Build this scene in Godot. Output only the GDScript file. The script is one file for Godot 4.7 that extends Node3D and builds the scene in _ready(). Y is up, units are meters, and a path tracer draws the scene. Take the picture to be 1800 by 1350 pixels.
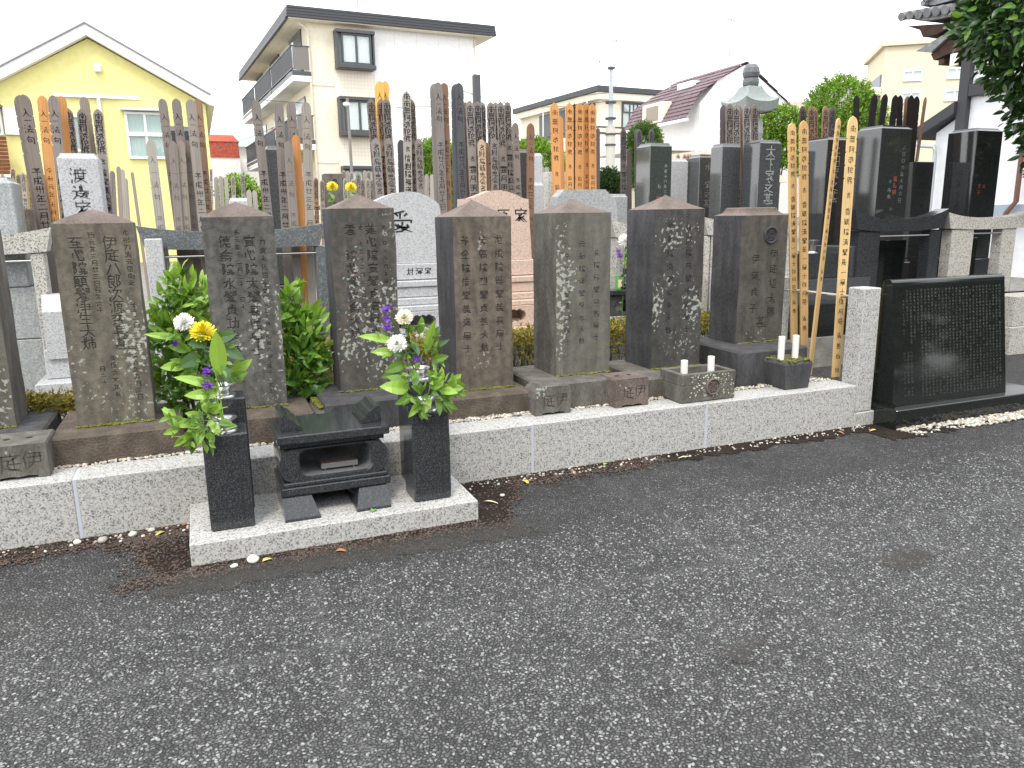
extends Node3D
# A family grave plot beside an asphalt lane: weathered steles, incense altar, wooden grave tablets, houses behind.

var K := {}
var used := {}
var M := {}
var rng := RandomNumberGenerator.new()
var leaf_meshes := {}
var soil_edge: Callable


# ---------------------------------------------------------------- geometry builder
class Geo:
	var v := PackedVector3Array()
	var n := PackedVector3Array()
	var uv := PackedVector2Array()
	var idx := PackedInt32Array()
	var T := Transform3D.IDENTITY

	func face(p: Array, out: Vector3, uvs: Array = []) -> void:
		var nn: Vector3 = (p[1] - p[0]).cross(p[2] - p[0])
		if nn.length_squared() < 1e-16 and p.size() > 3:
			nn = (p[2] - p[0]).cross(p[3] - p[0])
		var flip := nn.dot(out) < 0.0
		nn = nn.normalized() * (-1.0 if flip else 1.0)
		nn = (T.basis * nn).normalized()
		var s := v.size()
		for i in p.size():
			v.append(T * p[i])
			n.append(nn)
			uv.append(uvs[i] if uvs.size() else Vector2(p[i].x, p[i].y))
		for i in range(1, p.size() - 1):
			if flip:
				idx.append_array([s, s + i, s + i + 1])
			else:
				idx.append_array([s, s + i + 1, s + i])

	func smooth_quad(p: Array, nr: Array, uvs: Array = []) -> void:
		var nn: Vector3 = (p[1] - p[0]).cross(p[2] - p[0])
		if nn.length_squared() < 1e-18:
			nn = (p[2] - p[0]).cross(p[3] - p[0])
		var flip: bool = nn.dot(nr[0] + nr[1] + nr[2] + nr[3]) < 0.0
		var s := v.size()
		for i in 4:
			v.append(T * p[i])
			n.append((T.basis * nr[i]).normalized())
			uv.append(uvs[i] if uvs.size() else Vector2.ZERO)
		if flip:
			idx.append_array([s, s + 1, s + 2, s, s + 2, s + 3])
		else:
			idx.append_array([s, s + 2, s + 1, s, s + 3, s + 2])

	func box(a: Vector3, b: Vector3, bev := 0.0) -> void:
		var c := (a + b) * 0.5
		var h := (b - a).abs() * 0.5
		var e := minf(bev, minf(h.x, minf(h.y, h.z)) * 0.45)
		for ax in 3:
			var b1 := (ax + 1) % 3
			var b2 := (ax + 2) % 3
			for s in [-1.0, 1.0]:
				var q := []
				for k in [[-1, -1], [1, -1], [1, 1], [-1, 1]]:
					var p := Vector3.ZERO
					p[ax] = s * h[ax]
					p[b1] = k[0] * (h[b1] - e)
					p[b2] = k[1] * (h[b2] - e)
					q.append(c + p)
				var o := Vector3.ZERO
				o[ax] = s
				face(q, o)
			if e > 0.0:
				for s1 in [-1.0, 1.0]:
					for s2 in [-1.0, 1.0]:
						var q2 := []
						for k in [[0, -1], [0, 1], [1, 1], [1, -1]]:
							var p2 := Vector3.ZERO
							p2[ax] = k[1] * (h[ax] - e)
							p2[b1] = s1 * (h[b1] - (e if k[0] == 0 else 0.0))
							p2[b2] = s2 * (h[b2] - (0.0 if k[0] == 0 else e))
							q2.append(c + p2)
						var o2 := Vector3.ZERO
						o2[b1] = s1
						o2[b2] = s2
						face(q2, o2)
		if e > 0.0:
			for sx in [-1.0, 1.0]:
				for sy in [-1.0, 1.0]:
					for sz in [-1.0, 1.0]:
						var s3 := Vector3(sx, sy, sz)
						face([c + s3 * Vector3(h.x, h.y - e, h.z - e), c + s3 * Vector3(h.x - e, h.y, h.z - e), c + s3 * Vector3(h.x - e, h.y - e, h.z)], s3)

	# a frustum between two rectangles given as [x0, z0, x1, z1] at two heights
	func taper(lo: Array, y0: float, hi: Array, y1: float) -> void:
		var a := [Vector3(lo[0], y0, lo[1]), Vector3(lo[2], y0, lo[1]), Vector3(lo[2], y0, lo[3]), Vector3(lo[0], y0, lo[3])]
		var b := [Vector3(hi[0], y1, hi[1]), Vector3(hi[2], y1, hi[1]), Vector3(hi[2], y1, hi[3]), Vector3(hi[0], y1, hi[3])]
		var c: Vector3 = (a[0] + a[2] + b[0] + b[2]) * 0.25
		for i in 4:
			var j := (i + 1) % 4
			var m: Vector3 = (a[i] + a[j] + b[i] + b[j]) * 0.25
			face([a[i], a[j], b[j], b[i]], m - c)
		face(a, Vector3(0, y0 - y1, 0))
		face(b, Vector3(0, y1 - y0, 0))

	# polygon in x,y pushed from z0 to z1
	func prism(poly: PackedVector2Array, z0: float, z1: float, caps := true) -> void:
		var m := poly.size()
		var ccw := not Geometry2D.is_polygon_clockwise(poly)
		for i in m:
			var p := poly[i]
			var q := poly[(i + 1) % m]
			var d := q - p
			var o := Vector3(d.y, -d.x, 0) * (1.0 if ccw else -1.0)
			face([Vector3(p.x, p.y, z0), Vector3(q.x, q.y, z0), Vector3(q.x, q.y, z1), Vector3(p.x, p.y, z1)], o)
		if caps:
			var t := Geometry2D.triangulate_polygon(poly)
			for k in range(0, t.size(), 3):
				for z in [[z0, -1.0], [z1, 1.0]]:
					face([Vector3(poly[t[k]].x, poly[t[k]].y, z[0]), Vector3(poly[t[k + 1]].x, poly[t[k + 1]].y, z[0]), Vector3(poly[t[k + 2]].x, poly[t[k + 2]].y, z[0])], Vector3(0, 0, z[1] * signf(z1 - z0)))

	# the ring between two outlines with the same number of points, facing +z or -z
	func ring(outer: PackedVector2Array, inner: PackedVector2Array, z: float, zi: float, dir := 1.0) -> void:
		var m := outer.size()
		for i in m:
			var j := (i + 1) % m
			face([Vector3(outer[i].x, outer[i].y, z), Vector3(outer[j].x, outer[j].y, z), Vector3(inner[j].x, inner[j].y, zi), Vector3(inner[i].x, inner[i].y, zi)], Vector3(0, 0, dir))

	func wall(outline: PackedVector2Array, z0: float, z1: float, inward := false) -> void:
		var m := outline.size()
		var ccw := not Geometry2D.is_polygon_clockwise(outline)
		for i in m:
			var p := outline[i]
			var q := outline[(i + 1) % m]
			var d := q - p
			var o := Vector3(d.y, -d.x, 0) * (1.0 if ccw != inward else -1.0)
			face([Vector3(p.x, p.y, z0), Vector3(q.x, q.y, z0), Vector3(q.x, q.y, z1), Vector3(p.x, p.y, z1)], o)

	# profile of Vector2(radius, height) turned round y
	func lathe(prof: Array, at := Vector3.ZERO, seg := 20) -> void:
		for k in prof.size() - 1:
			var a: Vector2 = prof[k]
			var b: Vector2 = prof[k + 1]
			var d := b - a
			var pn := Vector2(d.y, -d.x).normalized()
			for i in seg:
				var t0 := TAU * i / seg
				var t1 := TAU * (i + 1) / seg
				var c0 := Vector3(cos(t0), 0, sin(t0))
				var c1 := Vector3(cos(t1), 0, sin(t1))
				smooth_quad([at + c0 * a.x + Vector3(0, a.y, 0), at + c1 * a.x + Vector3(0, a.y, 0), at + c1 * b.x + Vector3(0, b.y, 0), at + c0 * b.x + Vector3(0, b.y, 0)],
					[c0 * pn.x + Vector3(0, pn.y, 0), c1 * pn.x + Vector3(0, pn.y, 0), c1 * pn.x + Vector3(0, pn.y, 0), c0 * pn.x + Vector3(0, pn.y, 0)])

	func tube(path: Array, r0: float, r1: float, seg := 8) -> void:
		var m := path.size()
		var rings := []
		for i in m:
			var d: Vector3 = (path[mini(i + 1, m - 1)] - path[maxi(i - 1, 0)]).normalized()
			var u := d.cross(Vector3.UP if absf(d.y) < 0.9 else Vector3.RIGHT).normalized()
			var w := d.cross(u)
			rings.append([u, w, lerpf(r0, r1, float(i) / maxf(1, m - 1))])
		for i in m - 1:
			for k in seg:
				var p := []
				var nr := []
				for c in [[0, 0], [0, 1], [1, 1], [1, 0]]:
					var rg: Array = rings[i + c[0]]
					var t: float = TAU * (k + c[1]) / seg
					var dd: Vector3 = rg[0] * cos(t) + rg[1] * sin(t)
					p.append(path[i + c[0]] + dd * rg[2])
					nr.append(dd)
				smooth_quad(p, nr)
		for e in [0, m - 1]:
			var q := []
			for k in seg:
				var t: float = TAU * k / seg
				q.append(path[e] + (rings[e][0] * cos(t) + rings[e][1] * sin(t)) * rings[e][2])
			face(q, path[e] - path[1 if e == 0 else m - 2])

	func blob(c: Vector3, r: Vector3, seg := 8, rows := 5, wob := 0.0, sd := 0) -> void:
		var nz := FastNoiseLite.new()
		nz.seed = sd
		nz.frequency = 1.1
		var at := func(i: int, j: int) -> Vector3:
			var a: float = PI * i / rows
			var b: float = TAU * (j % seg) / seg
			var d := Vector3(sin(a) * cos(b), cos(a), sin(a) * sin(b))
			return d * (1.0 + wob * nz.get_noise_3dv(d * 1.3))
		for i in rows:
			for j in seg:
				var q := [at.call(i, j), at.call(i, j + 1), at.call(i + 1, j + 1), at.call(i + 1, j)]
				var p := []
				var nr := []
				for d in q:
					p.append(c + d * r)
					nr.append((d / r).normalized())
				smooth_quad(p, nr)

	func mesh(into: ArrayMesh = null) -> ArrayMesh:
		var m := into if into else ArrayMesh.new()
		var a := []
		a.resize(Mesh.ARRAY_MAX)
		a[Mesh.ARRAY_VERTEX] = v
		a[Mesh.ARRAY_NORMAL] = n
		a[Mesh.ARRAY_TEX_UV] = uv
		a[Mesh.ARRAY_INDEX] = idx
		m.add_surface_from_arrays(Mesh.PRIMITIVE_TRIANGLES, a)
		return m


# ---------------------------------------------------------------- nodes
func numbered(called: String) -> String:
	var k: int = used.get(called, -1) + 1
	used[called] = k
	return called if k == 0 else "%s_%03d" % [called, k]


func tag(o: Node3D, label: String, category: String, group := "", kind := "") -> void:
	if label: o.set_meta("label", label)
	if category: o.set_meta("category", category)
	if group: o.set_meta("group", group)
	if kind: o.set_meta("kind", kind)


func thing(called: String, label: String, category: String, at := Vector3.ZERO, turn := 0.0, group := "") -> Node3D:
	var o := Node3D.new()
	o.name = numbered(called)
	add_child(o)
	o.position = at
	o.rotation.y = turn
	tag(o, label, category, group)
	return o


func part(called: String, g, m: Material, parent: Node3D) -> MeshInstance3D:
	var o := MeshInstance3D.new()
	o.name = called
	o.mesh = g.mesh() if g is Geo else g
	o.material_override = m
	parent.add_child(o, true)
	return o


func single(called: String, g, m: Material, label: String, category: String, group := "", at := Vector3.ZERO) -> MeshInstance3D:
	var o := MeshInstance3D.new()
	o.name = numbered(called)
	o.mesh = g.mesh() if g is Geo else g
	o.material_override = m
	add_child(o)
	o.position = at
	tag(o, label, category, group)
	return o


func struct(called: String, g, m: Material) -> MeshInstance3D:
	var o := single(called, g, m, "", "")
	o.set_meta("kind", "structure")
	return o


func bx(called: String, a: Vector3, b: Vector3, m: Material, parent: Node3D, bev := 0.004) -> MeshInstance3D:
	var g := Geo.new()
	g.box(a, b, bev)
	return part(called, g, m, parent)


# ---------------------------------------------------------------- materials
func lin(r: float, g: float, b: float, a := 1.0) -> Color:
	var c := Color(r, g, b).linear_to_srgb()
	c.a = a
	return c


func mat(c: Color, rough := 0.8, spec := 0.5, metal := 0.0) -> StandardMaterial3D:
	var m := StandardMaterial3D.new()
	m.albedo_color = c
	m.roughness = rough
	m.metallic_specular = spec
	m.metallic = metal
	return m


func tri(m: StandardMaterial3D, tile: float, stretch := Vector3.ONE) -> StandardMaterial3D:
	m.uv1_triplanar = true
	m.uv1_scale = stretch / tile
	m.uv1_offset = Vector3(.37, .11, .73)
	return m


func fnl(sd: int, kind: int, freq: float, octaves := 1) -> FastNoiseLite:
	var f := FastNoiseLite.new()
	f.seed = sd
	f.noise_type = kind
	f.frequency = freq
	f.fractal_type = FastNoiseLite.FRACTAL_FBM if octaves > 1 else FastNoiseLite.FRACTAL_NONE
	f.fractal_octaves = octaves
	f.cellular_return_type = FastNoiseLite.RETURN_CELL_VALUE
	return f


# bytes of a tiling noise picture
func noise_bytes(f: FastNoiseLite, w: int, h: int) -> PackedByteArray:
	var im := f.get_seamless_image(w, h)
	im.convert(Image.FORMAT_L8)
	return im.get_data()


# grey values 0..255 to colours by a list of [limit, colour]
func ramp_tex(b: PackedByteArray, w: int, h: int, ramp: Array, soft := false) -> ImageTexture:
	var lut := PackedByteArray()
	for i in 256:
		var t := i / 255.0
		var c: Color = ramp[-1][1]
		for k in ramp.size():
			if t <= ramp[k][0]:
				c = ramp[k][1]
				if soft and k > 0:
					c = ramp[k - 1][1].lerp(c, (t - ramp[k - 1][0]) / maxf(1e-4, ramp[k][0] - ramp[k - 1][0]))
				break
		c = c.linear_to_srgb()
		lut.append_array([c.r8, c.g8, c.b8])
	var out := PackedByteArray()
	out.resize(w * h * 3)
	for i in w * h:
		var s := b[i] * 3
		out[i * 3] = lut[s]
		out[i * 3 + 1] = lut[s + 1]
		out[i * 3 + 2] = lut[s + 2]
	return ImageTexture.create_from_image(Image.create_from_data(w, h, false, Image.FORMAT_RGB8, out))


func granite(sd: int, ramp: Array, tile: float, rough: float, spec := 0.5, freq := 0.2, px := 384) -> StandardMaterial3D:
	var m := mat(Color.WHITE, rough, spec)
	m.albedo_texture = ramp_tex(noise_bytes(fnl(sd, FastNoiseLite.TYPE_CELLULAR, freq), px, px), px, px, ramp)
	return tri(m, tile)


func rgb(r: float, g: float, b: float) -> Color:
	return Color(r, g, b)


func build_materials() -> void:
	M.curb = granite(3, [[0.4, rgb(.52, .515, .495)], [0.72, rgb(.41, .41, .395)], [0.9, rgb(.29, .29, .285)], [1.0, rgb(.16, .16, .16)]], 0.45, 0.75, 0.4)
	M.pale = granite(5, [[0.5, rgb(.5, .51, .52)], [0.8, rgb(.42, .43, .445)], [1.0, rgb(.3, .31, .325)]], 0.5, 0.5, 0.5, 0.22)
	M.speck = granite(7, [[0.55, rgb(.5, .485, .44)], [0.85, rgb(.36, .35, .32)], [1.0, rgb(.14, .14, .14)]], 0.5, 0.7, 0.4)
	M.pink = granite(9, [[0.45, rgb(.6, .45, .37)], [0.75, rgb(.5, .36, .29)], [0.92, rgb(.58, .5, .44)], [1.0, rgb(.32, .22, .19)]], 0.45, 0.45, 0.5, 0.22)
	M.bluegrey = granite(11, [[0.5, rgb(.12, .13, .135)], [0.8, rgb(.085, .092, .098)], [1.0, rgb(.19, .2, .205)]], 0.7, 0.4, 0.5, 0.24)
	M.midgrey = granite(12, [[0.5, rgb(.33, .35, .355)], [0.8, rgb(.25, .265, .27)], [1.0, rgb(.42, .43, .43)]], 0.7, 0.45, 0.5, 0.24)
	M.black = granite(13, [[0.55, rgb(.02, .022, .024)], [0.84, rgb(.04, .043, .046)], [1.0, rgb(.085, .09, .095)]], 0.3, 0.13, 0.5, 0.3)
	M.gloss = granite(15, [[0.7, rgb(.011, .013, .012)], [0.93, rgb(.018, .021, .019)], [1.0, rgb(.03, .033, .03)]], 0.34, 0.06, 0.5, 0.3)
	M.mirror = granite(16, [[0.7, rgb(.024, .025, .026)], [0.93, rgb(.036, .038, .038)], [1.0, rgb(.06, .062, .062)]], 0.34, 0.07, 0.74, 0.3)
	M.lip = granite(22, [[0.6, rgb(.13, .135, .14)], [1.0, rgb(.2, .205, .21)]], 0.3, 0.25, 0.5, 0.3)
	M.groove_soft = mat(lin(.1, .105, .108), 0.9, 0.2)
	M.greenblack = granite(17, [[0.6, rgb(.04, .048, .044)], [0.88, rgb(.06, .07, .064)], [1.0, rgb(.085, .095, .09)]], 0.4, 0.07, 0.72, 0.26)
	M.slate = granite(19, [[0.6, rgb(.05, .054, .056)], [0.88, rgb(.075, .08, .082)], [1.0, rgb(.11, .115, .12)]], 0.4, 0.09, 0.68, 0.26)
	M.stupa = granite(21, [[0.6, rgb(.27, .305, .295)], [0.88, rgb(.22, .25, .24)], [1.0, rgb(.16, .18, .175)]], 0.7, 0.4, 0.45, 0.24)
	M.silver = mat(lin(.62, .62, .61), 0.28, 0.5, 1.0)
	M.rod = mat(lin(.55, .55, .55), 0.3, 0.5, 1.0)
	M.white = mat(lin(.8, .8, .79), 0.6)
	M.white_wall = stucco(31, Color(.8, .8, .8), 0.9)
	M.dark_metal = mat(lin(.055, .06, .065), 0.45)
	M.ink = mat(lin(.022, .022, .024), 0.7, 0.3)
	M.ink_faint = mat(lin(.07, .065, .06), 0.85, 0.3)
	M.ink_thin = mat(lin(.03, .022, .016), 0.8, 0.3)
	M.groove = mat(lin(.045, .048, .048), 0.9, 0.2)
	M.groove_light = mat(lin(.33, .34, .33), 0.9, 0.3)
	M.groove_gilt = mat(lin(.42, .41, .34), 0.7, 0.3)
	M.groove_red = mat(lin(.42, .1, .06), 0.7, 0.3)
	M.soil = stucco(33, Color(.03, .021, .017), 1.0)
	M.soil.heightmap_scale = 3.0
	M.gravel_ground = stucco(35, Color(.2, .19, .175), 1.0)
	M.dust = dust_skin()
	# bare weathered stone: mottled, streaked down its height
	M.stone = stucco(37, Color(.125, .117, .104), 0.95)
	M.stone.uv1_scale = Vector3(1.6, 0.55, 1.6)
	M.stone_dark = stucco(38, Color(.066, .066, .07), 0.92)
	M.stone_dark.uv1_scale = Vector3(1.7, 0.5, 1.7)
	M.stone_brown = stucco(39, Color(.105, .086, .07), 0.95)
	M.stone_brown.uv1_scale = Vector3(1.3, 1.3, 1.3)
	M.stone_cap = stucco(40, Color(.15, .122, .108), 0.95)
	M.moss = stucco(41, Color(.17, .18, .035), 1.0)
	M.moss.heightmap_scale = 4.0
	M.asphalt = asphalt()
	var grain := wood_grain()
	for w in [["g", .27, .235, .215], ["o", .62, .3, .115], ["b", .3, .185, .125], ["w", .36, .32, .275], ["y", .84, .5, .14], ["p", .135, .115, .115], ["k", .035, .03, .03], ["d", .115, .115, .125], ["l", .56, .42, .3], ["f", .7, .47, .215]]:
		for k in 4:
			# four boards are never the same: tone, warmth and grain differ
			var t: float = [1.0, 0.82, 1.16, 0.93][k]
			var hue: float = [0.0, 0.03, -0.04, -0.02][k]
			var m := mat(lin(w[1] * t * (1.0 + hue), w[2] * t, w[3] * t * (1.0 - hue)), 0.85, 0.25)
			m.albedo_texture = grain
			tri(m, 1.0, Vector3(5.0 - k * .4, 0.45 + .08 * k, 5.0))
			m.uv1_offset = Vector3(.37 + .21 * k, .11 + .3 * k, .73)
			M["wood_%s%d" % [w[0], k]] = m


func stucco(sd: int, c: Color, rough: float) -> StandardMaterial3D:
	var m := mat(Color.WHITE, rough, 0.35)
	var px := 256
	var a := noise_bytes(fnl(sd, FastNoiseLite.TYPE_SIMPLEX, 0.018, 4), px, px)
	var b := noise_bytes(fnl(sd + 50, FastNoiseLite.TYPE_SIMPLEX, 0.16, 2), px, px)
	for i in a.size():
		a[i] = int(a[i] * 0.62 + b[i] * 0.38)
	var dk := 0.9 if c.r > 0.6 else 0.55
	m.albedo_texture = ramp_tex(a, px, px, [[0.0, c * dk], [0.5, c], [0.8, c * (1.03 if c.r > 0.6 else 1.35)], [1.0, c * (1.05 if c.r > 0.6 else 1.75)]], true)
	m.heightmap_enabled = true
	m.heightmap_texture = ImageTexture.create_from_image(Image.create_from_data(px, px, false, Image.FORMAT_L8, b))
	m.heightmap_scale = 0.35 if c.r < 0.6 else 0.08
	m.uv1_triplanar = true
	m.uv1_scale = Vector3.ONE
	m.uv1_offset = Vector3(.37, .11, .73)
	return m


func wood_grain() -> ImageTexture:
	var px := 256
	var a := noise_bytes(fnl(71, FastNoiseLite.TYPE_SIMPLEX, 0.03, 4), px, px)
	var b := noise_bytes(fnl(72, FastNoiseLite.TYPE_SIMPLEX, 0.006, 2), px, px)
	var o := PackedByteArray()
	o.resize(px * px)
	for y in px:
		for x in px:
			var s := a[((y / 6) % px) * px + (x * 3) % px]
			o[y * px + x] = clampi(int(150 + s * 0.36 + b[y * px + x] * 0.1), 0, 255)
	var t := 0.0
	return ramp_tex(o, px, px, [[0.58, rgb(.42, .42, .44)], [0.8, rgb(.9, .9, .9)], [1.0, rgb(1, 1, 1)]], true)


# a thin skin of dried mud with ragged, see-through edges
func dust_skin() -> StandardMaterial3D:
	var w := 512
	var h := 64
	var a := noise_bytes(fnl(301, FastNoiseLite.TYPE_SIMPLEX, 0.03, 4), w, h)
	var b := noise_bytes(fnl(302, FastNoiseLite.TYPE_SIMPLEX, 0.25, 2), w, h)
	var im := Image.create(w, h, false, Image.FORMAT_RGBA8)
	for y in h:
		for x in w:
			var i := y * w + x
			var edge := minf(minf(y, h - 1 - y) / 22.0, minf(x, w - 1 - x) / 60.0)
			var k := clampf(edge * 1.1 + a[i] / 255.0 - 0.75 + 0.5 * (b[i] / 255.0 - 0.5), 0.0, 1.0)
			var t := 0.85 + 0.3 * b[i] / 255.0
			im.set_pixel(x, y, Color(.31 * t, .3 * t, .285 * t, minf(k * 1.1, 0.42)))
	var m := mat(Color.WHITE, 1.0, 0.2)
	m.albedo_texture = ImageTexture.create_from_image(im)
	m.transparency = BaseMaterial3D.TRANSPARENCY_ALPHA
	m.texture_repeat = false
	return m


func asphalt() -> StandardMaterial3D:
	var px := 1024
	var m := mat(Color.WHITE, 0.62, 0.5)
	var f := fnl(81, FastNoiseLite.TYPE_CELLULAR, 0.135)
	var val := noise_bytes(f, px, px)
	f.cellular_return_type = FastNoiseLite.RETURN_DISTANCE2_SUB
	var dist := noise_bytes(f, px, px)
	var big := noise_bytes(fnl(83, FastNoiseLite.TYPE_SIMPLEX, 0.006, 3), px, px)
	var out := PackedByteArray()
	out.resize(px * px * 3)
	var hgt := PackedByteArray()
	hgt.resize(px * px)
	for i in px * px:
		var d := dist[i] / 255.0
		var c := val[i] / 255.0
		# stones: most mid grey, some pale; dark binder between them
		var s := 0.045 + 0.13 * c + (0.14 * (c - 0.86) * 7.0 if c > 0.86 else 0.0)
		var edge := clampf((d - 0.06) * 6.0, 0.0, 1.0)
		s = lerpf(0.009, s, edge) * (0.62 + 0.5 * big[i] / 255.0)
		var g := sqrt(s) * 255.0 * (1.055 - 0.055 * s)
		hgt[i] = int(clampf(255.0 * minf(1.0, d * 2.6) * (0.55 + 0.45 * c), 0.0, 255.0))
		var q := int(clampf(g, 0.0, 255.0))
		out[i * 3] = q
		out[i * 3 + 1] = mini(255, q)
		out[i * 3 + 2] = mini(255, q)
	m.albedo_texture = ImageTexture.create_from_image(Image.create_from_data(px, px, false, Image.FORMAT_RGB8, out))
	m.heightmap_enabled = true
	m.heightmap_texture = ImageTexture.create_from_image(Image.create_from_data(px, px, false, Image.FORMAT_L8, hgt))
	m.heightmap_scale = 1.0
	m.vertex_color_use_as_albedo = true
	tri(m, 1.75)
	m.uv1_world_triplanar = true
	return m


# ---------------------------------------------------------------- writing
func strokes(ch: String, x0 := 0.0, y0 := 0.0, x1 := 1.0, y1 := 1.0) -> Array:
	var r := []
	if not K.has(ch):
		return r
	for k in K[ch].split(" "):
		if "@" in k:
			var d: String = k.substr(2)
			r.append_array(strokes(k[0], lerpf(x0, x1, int(d[0]) / 9.0), lerpf(y0, y1, int(d[1]) / 9.0), lerpf(x0, x1, int(d[2]) / 9.0), lerpf(y0, y1, int(d[3]) / 9.0)))
		else:
			var line := []
			for i in range(0, k.length() - 1, 2):
				line.append(Vector2(lerpf(x0, x1, int(k[i]) / 9.0), lerpf(y0, y1, int(k[i + 1]) / 9.0)))
			r.append(line)
	return r


# ribbons of ink: a character centred on at, in the plane of axes u (right) and up, standing off along nrm
func write_char(g: Geo, ch: String, at: Vector3, size: float, u: Vector3, up: Vector3, nrm: Vector3, weight := 0.1) -> void:
	var rg := RandomNumberGenerator.new()
	rg.seed = ch.unicode_at(0) + int(at.y * 1000.0)
	for s in strokes(ch):
		var m: int = s.size()
		for i in m - 1:
			var a: Vector2 = s[i] + Vector2(rg.randf_range(-.02, .02), rg.randf_range(-.02, .02))
			var b: Vector2 = s[i + 1]
			var d := (b - a)
			if d.length() < 0.01:
				continue
			d = d.normalized()
			var q := Vector2(-d.y, d.x)
			var w0 := weight * (1.0 if i > 0 else 1.15)
			var w1 := weight * ((0.42 if a.distance_to(b) > 0.35 else 0.75) if i == m - 2 and absf(d.y) > 0.3 else 0.9)
			if absf(d.x) > 0.9:
				w0 *= 0.72
				w1 *= 0.8
			a -= d * weight * 0.25
			b += d * weight * 0.25
			var pts := []
			for p in [a + q * w0 * .5, b + q * w1 * .5, b - q * w1 * .5, a - q * w0 * .5]:
				pts.append(at + u * ((p.x - .5) * size) + up * ((.5 - p.y) * size))
			g.face(pts, nrm)


func write_column(g: Geo, text: String, top: Vector3, size: float, step: float, u: Vector3, up: Vector3, nrm: Vector3, weight := 0.1) -> void:
	for i in text.length():
		write_char(g, text[i], top - up * (step * i), size, u, up, nrm, weight)


# characters pressed into a grey picture (for carved faces)
func stamp_char(im: Image, ch: String, cx: float, cy: float, size: float, weight := 0.11, col := Color.WHITE) -> void:
	for s in strokes(ch):
		for i in s.size() - 1:
			var a: Vector2 = Vector2(cx, cy) + (s[i] - Vector2(.5, .5)) * size
			var b: Vector2 = Vector2(cx, cy) + (s[i + 1] - Vector2(.5, .5)) * size
			var steps := maxi(1, int(a.distance_to(b) / maxf(1.0, size * 0.03)))
			for k in steps + 1:
				var t := float(k) / steps
				var w := size * weight * (1.0 - 0.45 * t if i == s.size() - 2 else 1.0)
				var p: Vector2 = a.lerp(b, t)
				im.fill_rect(Rect2i(int(p.x - w * .5), int(p.y - w * .5), maxi(1, int(round(w))), maxi(1, int(round(w)))), col)


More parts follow.
